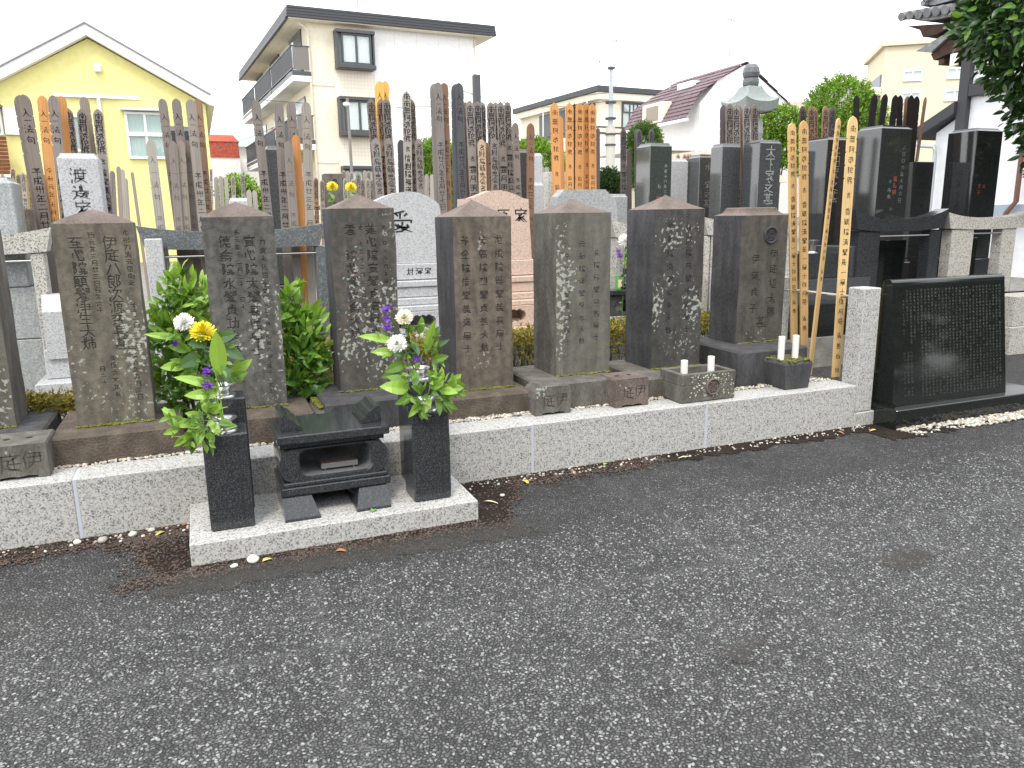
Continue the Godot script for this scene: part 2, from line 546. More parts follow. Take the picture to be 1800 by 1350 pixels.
# a carved, weathered stone face: columns are [text, x 0..1, y of the first 0..1, size, step] in shares of the width
func carved_face(sd: int, aspect: float, base: Color, tint: Color, columns: Array, lichen: Array, depth := 1.0) -> StandardMaterial3D:
	var w := 256
	var h := int(w * aspect)
	var ink := Image.create(w * 2, h * 2, false, Image.FORMAT_L8)
	for c in columns:
		for i in c[0].length():
			stamp_char(ink, c[0][i], c[1] * w * 2, (c[2] + c[4] * i) * w * 2, c[3] * w * 2, c[5] if c.size() > 5 else 0.095)
	ink.resize(w, h, Image.INTERPOLATE_BILINEAR)
	var e := ink.get_data()
	var f1 := fnl(sd, FastNoiseLite.TYPE_SIMPLEX, 0.016, 4)
	var streak := f1.get_image(w, h / 5)
	streak.resize(w, h, Image.INTERPOLATE_CUBIC)
	streak.convert(Image.FORMAT_L8)
	var sb := streak.get_data()
	var mottle_im := fnl(sd + 1, FastNoiseLite.TYPE_SIMPLEX, 0.022, 4).get_image(w, h)
	mottle_im.convert(Image.FORMAT_L8)
	var mb := mottle_im.get_data()
	var fine_im := fnl(sd + 2, FastNoiseLite.TYPE_SIMPLEX, 0.22, 3).get_image(w, h)
	fine_im.convert(Image.FORMAT_L8)
	var fb := fine_im.get_data()
	var spot_im := fnl(sd + 3, FastNoiseLite.TYPE_SIMPLEX, 0.032, 3).get_image(w, h)
	spot_im.convert(Image.FORMAT_L8)
	var pb := spot_im.get_data()
	var out := PackedByteArray()
	out.resize(w * h * 3)
	var hb := PackedByteArray()
	hb.resize(w * h)
	var crust := Color(.46, .48, .42)
	for y in h:
		var v := float(y) / w
		for x in w:
			var i := y * w + x
			var u := float(x) / w
			var k := 0.6 + 0.5 * sb[i] / 255.0
			var t := clampf((mb[i] / 255.0 - 0.3) * 1.6, 0.0, 1.0)
			var r := lerpf(base.r, tint.r, t)
			var g := lerpf(base.g, tint.g, t)
			var b := lerpf(base.b, tint.b, t)
			k *= 0.8 + 0.4 * fb[i] / 255.0
			var cut := e[i] / 255.0
			k *= 1.0 - 0.7 * cut  # groove dirt, with the shade inside the cut added in colour
			# a light edge painted below each cut, as if lit
			if y > 2 and e[i - 2 * w] > 90 and cut < 0.3:
				k *= 1.14
			var gi := 0.0
			for l in lichen:
				var du: float = (u - l[0]) / l[2]
				var dv: float = (v - l[1]) / l[3]
				var q := (du * du + dv * dv) * (0.35 + 1.3 * mb[i] / 255.0)
				if q < 1.0:
					gi = maxf(gi, (1.0 - q) * l[4])
			var lc := 0.0
			if gi > 0.0:
				var th := 0.9 - 0.42 * gi
				lc = clampf((pb[i] / 255.0 + 0.1 * (fb[i] / 255.0 - 0.5) - th) * 7.0, 0.0, 1.0) * (0.6 + 0.5 * fb[i] / 255.0)
			r = lerpf(r * k, crust.r, lc * 0.85)
			g = lerpf(g * k, crust.g, lc * 0.85)
			b = lerpf(b * k, crust.b, lc * 0.85)
			out[i * 3] = int(clampf(pow(r, 0.4545) * 255.0, 0.0, 255.0))
			out[i * 3 + 1] = int(clampf(pow(g, 0.4545) * 255.0, 0.0, 255.0))
			out[i * 3 + 2] = int(clampf(pow(b, 0.4545) * 255.0, 0.0, 255.0))
			hb[i] = int(clampf(150.0 + 0.2 * (fb[i] - 128) + 0.18 * (mb[i] - 128) - 120.0 * cut + 40.0 * lc, 0.0, 255.0))
	var m := mat(Color.WHITE, 0.88, 0.4)
	m.albedo_texture = ImageTexture.create_from_image(Image.create_from_data(w, h, false, Image.FORMAT_RGB8, out))
	m.heightmap_enabled = true
	m.heightmap_texture = ImageTexture.create_from_image(Image.create_from_data(w, h, false, Image.FORMAT_L8, hb))
	m.heightmap_scale = 1.1 * depth
	m.texture_repeat = false
	return m


# ---------------------------------------------------------------- scene
func _ready() -> void:
	rng.seed = 4711
	# camera
	var cam := Camera3D.new()
	cam.name = "camera"
	cam.transform = Transform3D(Basis(Vector3(0.927445, -0.013342, 0.373721), Vector3(0.091419, 0.97713, -0.191986), Vector3(-0.362612, 0.212222, 0.907455)), Vector3(0, 1.5, 4.02))
	cam.fov = 53.07
	cam.near = 0.05
	cam.far = 600.0
	add_child(cam)
	# bright overcast sky
	var sky := ProceduralSkyMaterial.new()
	sky.sky_top_color = Color(.97, .98, 1.0)
	sky.sky_horizon_color = Color(1.0, 1.0, 1.0)
	sky.sky_curve = 0.2
	sky.sky_energy_multiplier = 1.12
	sky.ground_bottom_color = Color(.3, .3, .3)
	sky.ground_horizon_color = Color(.6, .6, .6)
	var env := Environment.new()
	env.background_mode = Environment.BG_SKY
	env.sky = Sky.new()
	env.sky.sky_material = sky
	env.tonemap_mode = Environment.TONE_MAPPER_LINEAR
	env.tonemap_exposure = 2.05
	env.sdfgi_enabled = true
	env.ssao_enabled = true
	env.ssil_enabled = true
	var we := WorldEnvironment.new()
	we.name = "world"
	we.environment = env
	add_child(we)
	var sun := DirectionalLight3D.new()
	sun.name = "sun"
	sun.light_energy = 0.38
	sun.light_color = Color(1.0, .97, .92)
	sun.light_angular_distance = 14.0
	sun.shadow_enabled = true
	add_child(sun)
	sun.look_at_from_position(Vector3(-3.2, 9.0, 5.0), Vector3.ZERO)

	build_kanji()
	build_materials()
	ground()
	houses()
	far_trees()
	lane_trees()
	back_row()
	tablets()
	front_row()
	altar()
	offerings()
	plants()
	litter()


func rough_strip(xs: Array, near_z: Callable, far_z: Callable, y: float) -> Geo:
	var g := Geo.new()
	for i in xs.size() - 1:
		var a: float = xs[i]
		var b: float = xs[i + 1]
		g.face([Vector3(a, y, far_z.call(a)), Vector3(b, y, far_z.call(b)), Vector3(b, y, near_z.call(b)), Vector3(a, y, near_z.call(a))], Vector3.UP)
	return g


func xrange(a: float, b: float, n: int) -> Array:
	var r := []
	for i in n + 1:
		r.append(lerpf(a, b, float(i) / n))
	return r


func ground() -> void:
	var g := Geo.new()
	# one sheet; vertex colour darker along the curb, paler out in the lane
	var st := SurfaceTool.new()
	st.begin(Mesh.PRIMITIVE_TRIANGLES)
	var gx := [-300.0] + xrange(-8, 14, 110) + [300.0]
	var gz := [-450.0] + xrange(-1.0, 7.0, 64) + [60.0]
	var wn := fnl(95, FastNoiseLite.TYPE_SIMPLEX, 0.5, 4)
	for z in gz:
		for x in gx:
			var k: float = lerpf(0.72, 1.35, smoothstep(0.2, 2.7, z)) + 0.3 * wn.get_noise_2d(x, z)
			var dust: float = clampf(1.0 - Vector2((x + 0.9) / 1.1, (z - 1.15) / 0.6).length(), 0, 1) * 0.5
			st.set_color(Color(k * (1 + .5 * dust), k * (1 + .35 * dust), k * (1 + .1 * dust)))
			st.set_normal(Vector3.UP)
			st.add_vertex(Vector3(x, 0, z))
	for j in gz.size() - 1:
		for i in gx.size() - 1:
			var a: int = j * gx.size() + i
			var b: int = a + gx.size()
			for q in [a, a + 1, b + 1, a, b + 1, b]:
				st.add_index(q)
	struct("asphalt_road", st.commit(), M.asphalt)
	# the burial ground stands a curb higher than the lane
	g = Geo.new()
	g.box(Vector3(-30, 0.002, -1.8), Vector3(4.23, 0.29, -0.2))
	g.box(Vector3(-60, 0.002, -60), Vector3(60, 0.297, -1.803))
	struct("cemetery_ground", g, M.gravel_ground)
	var nz := fnl(91, FastNoiseLite.TYPE_SIMPLEX, 6.0, 5)
	var near := func(x: float) -> float:
		var base := 0.15 if x < -0.34 or x > 1.62 else 0.65
		if x > 1.2 and x < 1.62:
			base = lerpf(0.65, 0.16, clampf((x - 1.34) / 0.22, 0, 1))
		elif x > -0.42 and x < -0.2:
			base = lerpf(0.15, 0.65, clampf((x + 0.42) / 0.14, 0, 1))
		if x > 4.2: base = 0.34 + 0.06 * sin(x * 2.0)
		return base + 0.07 * nz.get_noise_1d(x)
	var far := func(_x: float) -> float: return -0.35 if _x > 4.24 else -0.004
	soil_edge = near
	struct("soil_strip", rough_strip(xrange(-6, 9.5, 900), near, far, 0.004), M.soil)
	# a skin of grey dust on the asphalt round the altar slab
	var dg := Geo.new()
	dg.face([Vector3(-0.35, 0.009, 0.6), Vector3(1.5, 0.009, 0.6), Vector3(1.5, 0.009, 0.86), Vector3(-0.35, 0.009, 0.86)], Vector3.UP, [Vector2(0, 0), Vector2(1, 0), Vector2(1, 1), Vector2(0, 1)])
	struct("dust_patch", dg, M.dust)
	for q in [[2.78, 1.74, .16, .09, .3], [1.65, 2.05, .1, .05, .5]]:
		dg = Geo.new()
		var u: Vector3 = Vector3(cos(q[4]), 0, -sin(q[4])) * q[2]
		var w: Vector3 = Vector3(sin(q[4]), 0, cos(q[4])) * q[3]
		var c := Vector3(q[0], 0.0095, q[1])
		dg.face([c - u - w, c + u - w, c + u + w, c - u + w], Vector3.UP, [Vector2(0, 0), Vector2(1, 0), Vector2(1, 1), Vector2(0, 1)])
		struct("dust_patch", dg, M.dust)


# ---------------------------------------------------------------- the plot in front
func curb_piece(t: Node3D, x0: float, x1: float) -> void:
	bx("curb_block", Vector3(x0, -0.05, -0.22), Vector3(x1, 0.305, 0.0), M.curb, t, 0.006)


func stele(o: Dictionary) -> void:
	# x0..x1 front face, z its plane, depth, y0 plinth top, y1 shoulder, ya apex
	var t := thing(o.name, o.label, "gravestone", Vector3((o.x0 + o.x1) * 0.5, o.y0, o.z), 0.0, "old steles of the family plot")
	var hw: float = (o.x1 - o.x0) * 0.5
	var h: float = o.y1 - o.y0
	var d: float = o.d
	var ha: float = o.ya - o.y0
	var g := Geo.new()
	var nz := fnl(int(o.seed), FastNoiseLite.TYPE_SIMPLEX, 5.0, 3)
	# the shaft: slightly wavy arrises so the edges are not ruler straight
	var rows := 14
	var corner := func(sx: float, sz: float, k: int) -> Vector3:
		var y := h * k / rows
		var c := 0.004 * nz.get_noise_3d(sx * 3.0, y * 0.5, sz * 7.0)
		return Vector3(sx * (hw - c * 1.5), y, (-d if sz < 0 else 0.0) + c * sz)
	for k in rows:
		for side in [[1, -1, 1, 1, Vector3(1, 0, 0)], [-1, 1, -1, -1, Vector3(-1, 0, 0)], [1, -1, -1, -1, Vector3(0, 0, -1)]]:
			g.face([corner.call(side[0], side[1], k), corner.call(side[2], side[3], k), corner.call(side[2], side[3], k + 1), corner.call(side[0], side[1], k + 1)], side[4])
	var front := Geo.new()
	for k in rows:
		var v0 := 1.0 - float(k) / rows
		var v1 := 1.0 - float(k + 1) / rows
		front.face([corner.call(-1, 1, k), corner.call(1, 1, k), corner.call(1, 1, k + 1), corner.call(-1, 1, k + 1)], Vector3(0, 0, 1), [Vector2(0, v0), Vector2(1, v0), Vector2(1, v1), Vector2(0, v1)])
	part("shaft", g, o.side, t)
	part("inscribed_face", front, o.face, t)
	var sagv: float = o.get("sag", -0.003)
	var cap := Geo.new()
	var q := [corner.call(-1, 1, rows), corner.call(1, 1, rows), corner.call(1, -1, rows), corner.call(-1, -1, rows)]
	if o.get("flat", false):
		# concave shoulders up to a small flat top
		var mid := Vector3(0, 0, -d * .5)
		var prev: Array = q
		for s in [[0.9, 0.1], [0.78, 0.32], [0.71, 0.62], [0.68, 0.9], [0.62, 1.0]]:
			var cur := []
			for p in q:
				cur.append(Vector3(p.x * s[0], lerpf(h, ha, s[1]), mid.z + (p.z - mid.z) * s[0]))
			for i in 4:
				var j := (i + 1) % 4
				cap.face([prev[i], prev[j], cur[j], cur[i]], (prev[i] + prev[j]) * 0.5 - Vector3(0, h - 0.25, -d * .5))
			prev = cur
		cap.face(prev, Vector3.UP)
	else:
		var apex := Vector3(o.get("ax", 0.0), ha, -d * 0.5)
		var seg := 5
		for i in 4:
			var a: Vector3 = q[i]
			var b: Vector3 = q[(i + 1) % 4]
			for k in seg:
				var s0 := float(k) / seg
				var s1 := float(k + 1) / seg
				var sag := func(p: Vector3, s: float) -> Vector3: return p.lerp(apex, s) + Vector3(0, sagv * sin(s * PI) + 0.003 * nz.get_noise_2d(p.x * 9.0 + s * 4.0, p.z * 9.0), 0)
				cap.face([sag.call(a, s0), sag.call(b, s0), sag.call(b, s1), sag.call(a, s1)], Vector3((a.x + b.x) * .5, 0.2, (a.z + b.z) * .5 + d * .5))
	part("roof_cap", cap, M.stone_cap, t)
	# plinth
	var pg := Geo.new()
	var px: Array = o.plinth
	pg.box(Vector3(px[0], 0.29, px[2]) - t.position, Vector3(px[1], o.y0 - 0.001, px[3]) - t.position, 0.012)
	part("plinth", pg, o.get("pm", M.stone_brown), t)
	# moss and lichen along the foot
	var mg := Geo.new()
	var r2 := RandomNumberGenerator.new()
	r2.seed = int(o.seed) * 7
	for i in int(o.get("moss", 40)):
		var x := r2.randf_range(-hw, hw)
		mg.blob(Vector3(x, r2.randf_range(0.0, 0.006), r2.randf_range(0.0, 0.02)), Vector3(r2.randf_range(.008, .022), r2.randf_range(.004, .008), r2.randf_range(.005, .012)), 5, 3)
	var ms := part("moss_line", mg, M.moss, t)
	ms.set_meta("kind", "stuff")
	if o.has("crest"):
		var c: Vector3 = o.crest
		var cg := Geo.new()
		crest_shape(cg, c - t.position, o.crest_r)
		part("family_crest", cg, M.stone_dark, t)


func crest_shape(g: Geo, c: Vector3, r: float) -> void:
	# a raised ring round a small squared emblem
	g.T = Transform3D(Basis(Vector3.RIGHT, PI / 2), c)
	var prof := []
	for k in 7:
		var a := PI * k / 6.0
		prof.append(Vector2(r + 0.14 * r * cos(a), 0.014 * sin(a)))
	g.lathe(prof, Vector3.ZERO, 28)
	g.lathe([Vector2(r * .95, 0.001), Vector2(0.001, 0.003)], Vector3.ZERO, 24)
	g.T = Transform3D(Basis.IDENTITY, c)
	for k in 3:
		var s := r * (0.62 - 0.2 * k)
		for q in [[-s, -s, s, -s + r * .1], [-s, s - r * .1, s, s], [-s, -s, -s + r * .1, s], [s - r * .1, -s, s, s]]:
			g.box(Vector3(q[0], q[1], 0.002), Vector3(q[2], q[3], 0.008))
	g.T = Transform3D.IDENTITY


func front_row() -> void:
	var t := thing("granite_curb", "long speckled granite curb wall under the row of old steles", "curb", Vector3(0, 0, 0))
	for s in [[-4.6, -2.9], [-2.895, -0.656], [-0.644, 1.728], [1.738, 2.96], [2.968, 4.232]]:
		curb_piece(t, s[0], s[1])
	for x in [-0.65, 1.733, 2.964]:
		bx("joint_filler", Vector3(x - 0.008, -0.04, -0.21), Vector3(x + 0.008, 0.3015, -0.002), mat(lin(.5, .53, .6), 0.7), t, 0.0)
	var olive := Color(.175, .161, .124)
	var brown := Color(.13, .11, .092)
	var grey := Color(.14, .136, .122)
	var dark := Color(.08, .08, .074)
	# the one cut off by the left edge
	stele({"name": "stele", "label": "mossy grey stele cut off at the left edge of the view", "x0": -1.36, "x1": -0.975, "z": -0.62, "d": 0.3, "y0": 0.45, "y1": 1.47, "ya": 1.56, "seed": 3, "side": M.stone,
		"face": carved_face(100, 2.65, grey, olive, [["春月院譽信居士", .3, .5, .13, .2], ["妙光院貞大姉", .68, .5, .13, .2]], [[.8, 2.2, .5, .6, .7]]), "plinth": [-1.5, -0.83, -1.0, -0.27], "pm": M.stone_dark})
	stele({"name": "stele", "label": "olive brown stele with three columns of deep carved characters, left of the leafy shrub", "x0": -0.668, "x1": -0.298, "z": -0.427, "d": 0.22, "y0": 0.456, "y1": 1.497, "ya": 1.565, "seed": 5, "sag": 0.008, "side": M.stone,
		"face": carved_face(110, 2.81, olive, brown, [["伊庭八郎次源秀長墓", .69, .27, .17, .174, .085], ["至心院願譽淨生大姉", .28, .26, .165, .172, .085], ["酉元年三月廿三日行年六十四", .47, .16, .075, .093, .1], ["心形刀流元祖南之部常子十二月廿一日", .9, .14, .075, .098, .1], ["天保六文年長", .56, 1.86, .075, .105, .1], ["正月二十", .41, 1.9, .07, .1, .1], ["元長六年五月三日", .84, 1.75, .075, .1, .1]],
		[[.84, 1.62, .3, .75, 1.05], [.1, 2.0, .14, .6, .55], [.75, 2.55, .5, .4, .55], [.3, 2.4, .3, .3, .4]]), "plinth": [-0.775, -0.165, -0.86, -0.243], "moss": 90})
	stele({"name": "stele", "label": "grey stele with white lichen down its carved columns, between leafy shrub and altar", "x0": 0.03, "x1": 0.398, "z": -0.472, "d": 0.24, "y0": 0.46, "y1": 1.52, "ya": 1.60, "seed": 7, "sag": 0.009, "side": M.stone,
		"face": carved_face(120, 2.88, grey, dark, [["實心院本譽長德居士", .63, .36, .16, .205], ["德壽院永譽貞功大姉", .3, .36, .16, .2], ["長元年十二月二十四日七", .47, .22, .07, .11, .1], ["當刀流七代目", .82, .26, .08, .12, .1], ["秀譽院元年大姉一心無二居士", .8, 1.0, .065, .1, .1], ["天保十二文年", .78, 2.15, .06, .1, .1]],
		[[.66, 1.75, .16, .75, 1.0], [.98, 1.7, .1, 1.0, .8], [.4, 1.9, .12, .25, .7], [.82, 1.2, .12, .35, .7], [.85, 2.6, .3, .3, .45]]), "plinth": [0.156, 0.52, -0.84, -0.244]})
	stele({"name": "stele", "label": "dark brown stele with pale lichen spots scattered low, right behind the altar", "x0": 0.712, "x1": 1.084, "z": -0.515, "d": 0.265, "y0": 0.49, "y1": 1.56, "ya": 1.645, "seed": 9, "side": M.stone_dark,
		"face": carved_face(130, 2.87, dark, brown, [["蓮心院實譽貞實居士", .62, .32, .155, .2], ["春華院慈譽永壽大姉", .3, .32, .155, .2], ["文政七年十二月二十二日", .46, .3, .07, .12, .1], ["寿命院七代目長居士", .83, .3, .06, .12, .1]],
		[[.85, 1.4, .35, .4, .9], [.35, 1.2, .2, .8, .75], [.15, 2.15, .25, .4, .95], [.5, 1.9, .6, .7, .75], [.9, .3, .15, .4, .6], [.7, 2.5, .5, .3, .7]]), "plinth": [0.579, 1.26, -0.9, -0.25], "pm": M.stone_dark})
	stele({"name": "stele", "label": "smooth warm brown stele with three thin columns of carving, in front of the pink stone", "x0": 1.423, "x1": 1.797, "z": -0.458, "d": 0.37, "y0": 0.439, "y1": 1.505, "ya": 1.607, "seed": 11, "side": M.stone_dark,
		"face": carved_face(140, 2.86, Color(.175, .145, .114), Color(.115, .1, .084), [["慈成院得譽義長居士", .78, .38, .13, .222, .1], ["虎福院烈譽貞善大姉", .5, .38, .13, .222, .1], ["孝全院信譽義道居士", .2, .38, .13, .222, .1]],
		[[.45, .42, .12, .22, .8], [.45, 2.35, .22, .22, .5]]), "plinth": [1.3, 1.87, -0.95, -0.279], "moss": 80})
	stele({"name": "stele", "label": "grey stele streaked with a long crust of white lichen along its left edge", "x0": 2.086, "x1": 2.476, "z": -0.424, "d": 0.36, "y0": 0.482, "y1": 1.52, "ya": 1.607, "seed": 13, "side": M.stone,
		"face": carved_face(150, 2.66, grey, olive, [["六全院心譽清月居士", .2, .5, .1, .2, .085], ["元和院道譽良永大姉", .47, .5, .1, .2, .085], ["會長院行譽公善居士", .74, .45, .1, .2, .085]],
		[[.08, 1.3, .2, 1.25, 1.25], [.24, 1.05, .16, .4, 1.0], [.0, 2.2, .25, .5, .9]]), "plinth": [1.885, 2.46, -0.86, -0.235], "pm": M.stone, "moss": 70})
	stele({"name": "stele", "label": "blackish stele with bright lichen patches at top and lower corners, behind the stone trough", "x0": 2.86, "x1": 3.262, "z": -0.517, "d": 0.36, "y0": 0.444, "y1": 1.537, "ya": 1.634, "seed": 15, "side": M.stone_dark,
		"face": carved_face(160, 2.72, Color(.062, .062, .06), Color(.09, .083, .07), [["信明院月譽得道居士", .7, .3, .11, .22, .085], ["施妙院清譽室幸大姉", .33, .3, .11, .22, .085]],
		[[.35, .45, .3, .35, 1.0], [.7, .4, .25, .25, .7], [.08, 1.6, .2, .5, 1.0], [.85, 1.65, .3, .45, 1.0], [.3, 1.2, .25, .2, .7], [.6, 2.3, .5, .3, .5]]), "plinth": [2.68, 3.31, -0.95, -0.27], "pm": M.stone, "moss": 90})
	stele({"name": "stele", "label": "broad dark stele with flat shouldered top and a round family crest", "x0": 3.64, "x1": 4.06, "z": -0.6, "d": 0.33, "y0": 0.556, "y1": 1.488, "ya": 1.545, "seed": 17, "side": M.stone_dark, "flat": true,
		"face": carved_face(170, 2.22, Color(.085, .079, .07), Color(.115, .102, .085), [["伊庭想太郎", .73, .68, .16, .255, .085], ["伊道貞子", .34, .75, .15, .285, .085], ["墓", .53, 1.86, .2, .2, .09]],
		[[.5, 2.1, .4, .2, .4]]), "plinth": [3.435, 4.05, -1.0, -0.294], "pm": M.stone_dark, "crest": Vector3(3.905, 1.345, -0.6), "crest_r": 0.055})
	# mossy flat stone beside the second stele
	var fg := Geo.new()
	fg.box(Vector3(-0.09, 0, -0.16), Vector3(0.09, 0.165, 0.16), 0.03)
	var ft := thing("flat_stone", "low block with a bright moss cushion on top, right of the second stele", "stone", Vector3(0.62, 0.295, -0.44))
	part("block", fg, M.stone, ft)
	fg = Geo.new()
	for i in 120:
		fg.blob(Vector3(rng.randf_range(-.075, .075), 0.163 + rng.randf_range(0, .006), rng.randf_range(-.14, .14)), Vector3(rng.randf_range(.012, .026), .008, rng.randf_range(.012, .026)), 5, 3)
	part("moss_cushion", fg, M.moss, ft).set_meta("kind", "stuff")
	# end post with its foot block, the post at the back and the two steel bars that hold the tablets
	t = thing("granite_post", "square granite post at the right end of the curb", "post", Vector3(4.31, 0, -0.075))
	bx("shaft", Vector3(-0.076, 0.105, -0.075), Vector3(0.076, 0.985, 0.075), M.curb, t, 0.006)
	bx("foot_block", Vector3(-0.082, -0.02, -0.08), Vector3(0.11, 0.103, 0.08), M.curb, t, 0.006)
	t = thing("granite_post", "squat granite post beside the broad dark stele, behind the fresh tablets", "post", Vector3(4.32, 0, -0.98))
	bx("shaft", Vector3(-0.076, 0.0, -0.075), Vector3(0.076, 1.0, 0.075), M.curb, t, 0.006)
	for k in 2:
		var g := Geo.new()
		var x := 4.30 + 0.05 * k
		g.tube([Vector3(x, 0.905, -0.15), Vector3(x, 0.905, -0.905)], 0.009, 0.009, 10)
		single("steel_bar", g, M.rod, ["nearer polished bar across the fresh tablets", "polished bar behind the fresh tablets between the two granite posts"][k], "bar", "steel bars of the tablet stand")
	# inscribed black monument
	t = thing("memorial_slab", "polished black slab covered with small engraved text, beside the granite post", "monument", Vector3(5.05, 0, 0.0))
	bx("base_slab", Vector3(-0.64, -0.02, -0.2), Vector3(0.9, 0.145, 0.2), M.gloss, t, 0.006)
	var g := Geo.new()
	var prof := PackedVector2Array([Vector2(0.115, 0.146), Vector2(-0.002, 0.99)])
	for k in 5:
		var a := PI * 0.5 * k / 4.0
		prof.append(Vector2(-0.034 + 0.032 * cos(a), 1.0 + 0.032 * sin(a)))
	for k in 5:
		var a := PI * 0.5 + PI * 0.5 * k / 4.0
		prof.append(Vector2(-0.055 + 0.032 * cos(a), 1.0 + 0.032 * sin(a)))
	prof.append(Vector2(-0.12, 0.146))
	g.T = Transform3D(Basis(Vector3(0, 0, -1), Vector3.UP, Vector3(1, 0, 0)), Vector3.ZERO)
	var flipped := PackedVector2Array()
	for p in prof:
		flipped.append(Vector2(-p.x, p.y))
	g.prism(flipped, -0.565, 0.565)
	part("slab", g, M.gloss, t)
	# its text
	var tw := 1024
	var th := 820
	var im := Image.create(tw, th, false, Image.FORMAT_RGBA8)
	var pool: Array = K.keys()
	pool = pool.filter(func(c): return not c in ["氵", "亻", "艹", "宀", "阝", "弓", "尔", "它", "弗", "辶", "豕", "夂", "彳", "尸", "刂", "礻", "匕", "己"])
	var tr := RandomNumberGenerator.new()
	tr.seed = 99
	var cols := 29
	for c in cols:
		var x := tw - 22.0 - c * (tw - 50.0) / cols
		var y := 18.0
		var lim := th - 24.0
		var txt := ""
		if c == cols - 1:
			txt = "平成十八年七月長谷信之"
			y = 90
			lim = 330
		elif c == cols - 2:
			lim = 250
		elif c > cols - 6 and c < cols - 2:
			lim = 420 + tr.randf_range(-120, 60)
		var k := 0
		while y < lim:
			if tr.randf() > 0.04 or txt != "":
				stamp_char(im, txt[k % txt.length()] if txt else pool[tr.randi() % pool.size()], x, y, 17.0, 0.075, Color(.5, .51, .48))
			k += 1
			y += 23.5
		if c >= cols - 3:
			y = 470
			while y < th - 24:
				if int(y / 100) % 2 == 0 or tr.randf() > 0.5:
					stamp_char(im, pool[tr.randi() % pool.size()], x, y, 16.0, 0.075, Color(.5, .51, .48))
				y += 23.5
	var tm := mat(Color.WHITE, 0.5, 0.4)
	tm.albedo_texture = ImageTexture.create_from_image(im)
	tm.transparency = BaseMaterial3D.TRANSPARENCY_ALPHA
	tm.texture_repeat = false
	g = Geo.new()
	var lean := Vector3(0, 0.99 - 0.146, -0.002 - 0.115).normalized()
	var o := Vector3(0, 0.146, 0.117) + lean * 0.03
	g.face([o + Vector3(-0.53, 0, 0), o + Vector3(0.53, 0, 0), o + Vector3(0.53, 0, 0) + lean * 0.8, o + Vector3(-0.53, 0, 0) + lean * 0.8], Vector3(0, 0, 1), [Vector2(0, 1), Vector2(1, 1), Vector2(1, 0), Vector2(0, 0)])
	part("engraved_text", g, tm, t)


func rounded_rect(x0: float, y0: float, x1: float, y1: float, r: float, per := 8) -> PackedVector2Array:
	var p := PackedVector2Array()
	var c := [[x1 - r, y0 + r, -PI / 2], [x1 - r, y1 - r, 0.0], [x0 + r, y1 - r, PI / 2], [x0 + r, y0 + r, PI]]
	for q in c:
		for k in per:
			var a: float = q[2] + PI / 2 * k / (per - 1)
			p.append(Vector2(q[0] + r * cos(a), q[1] + r * sin(a)))
	return p


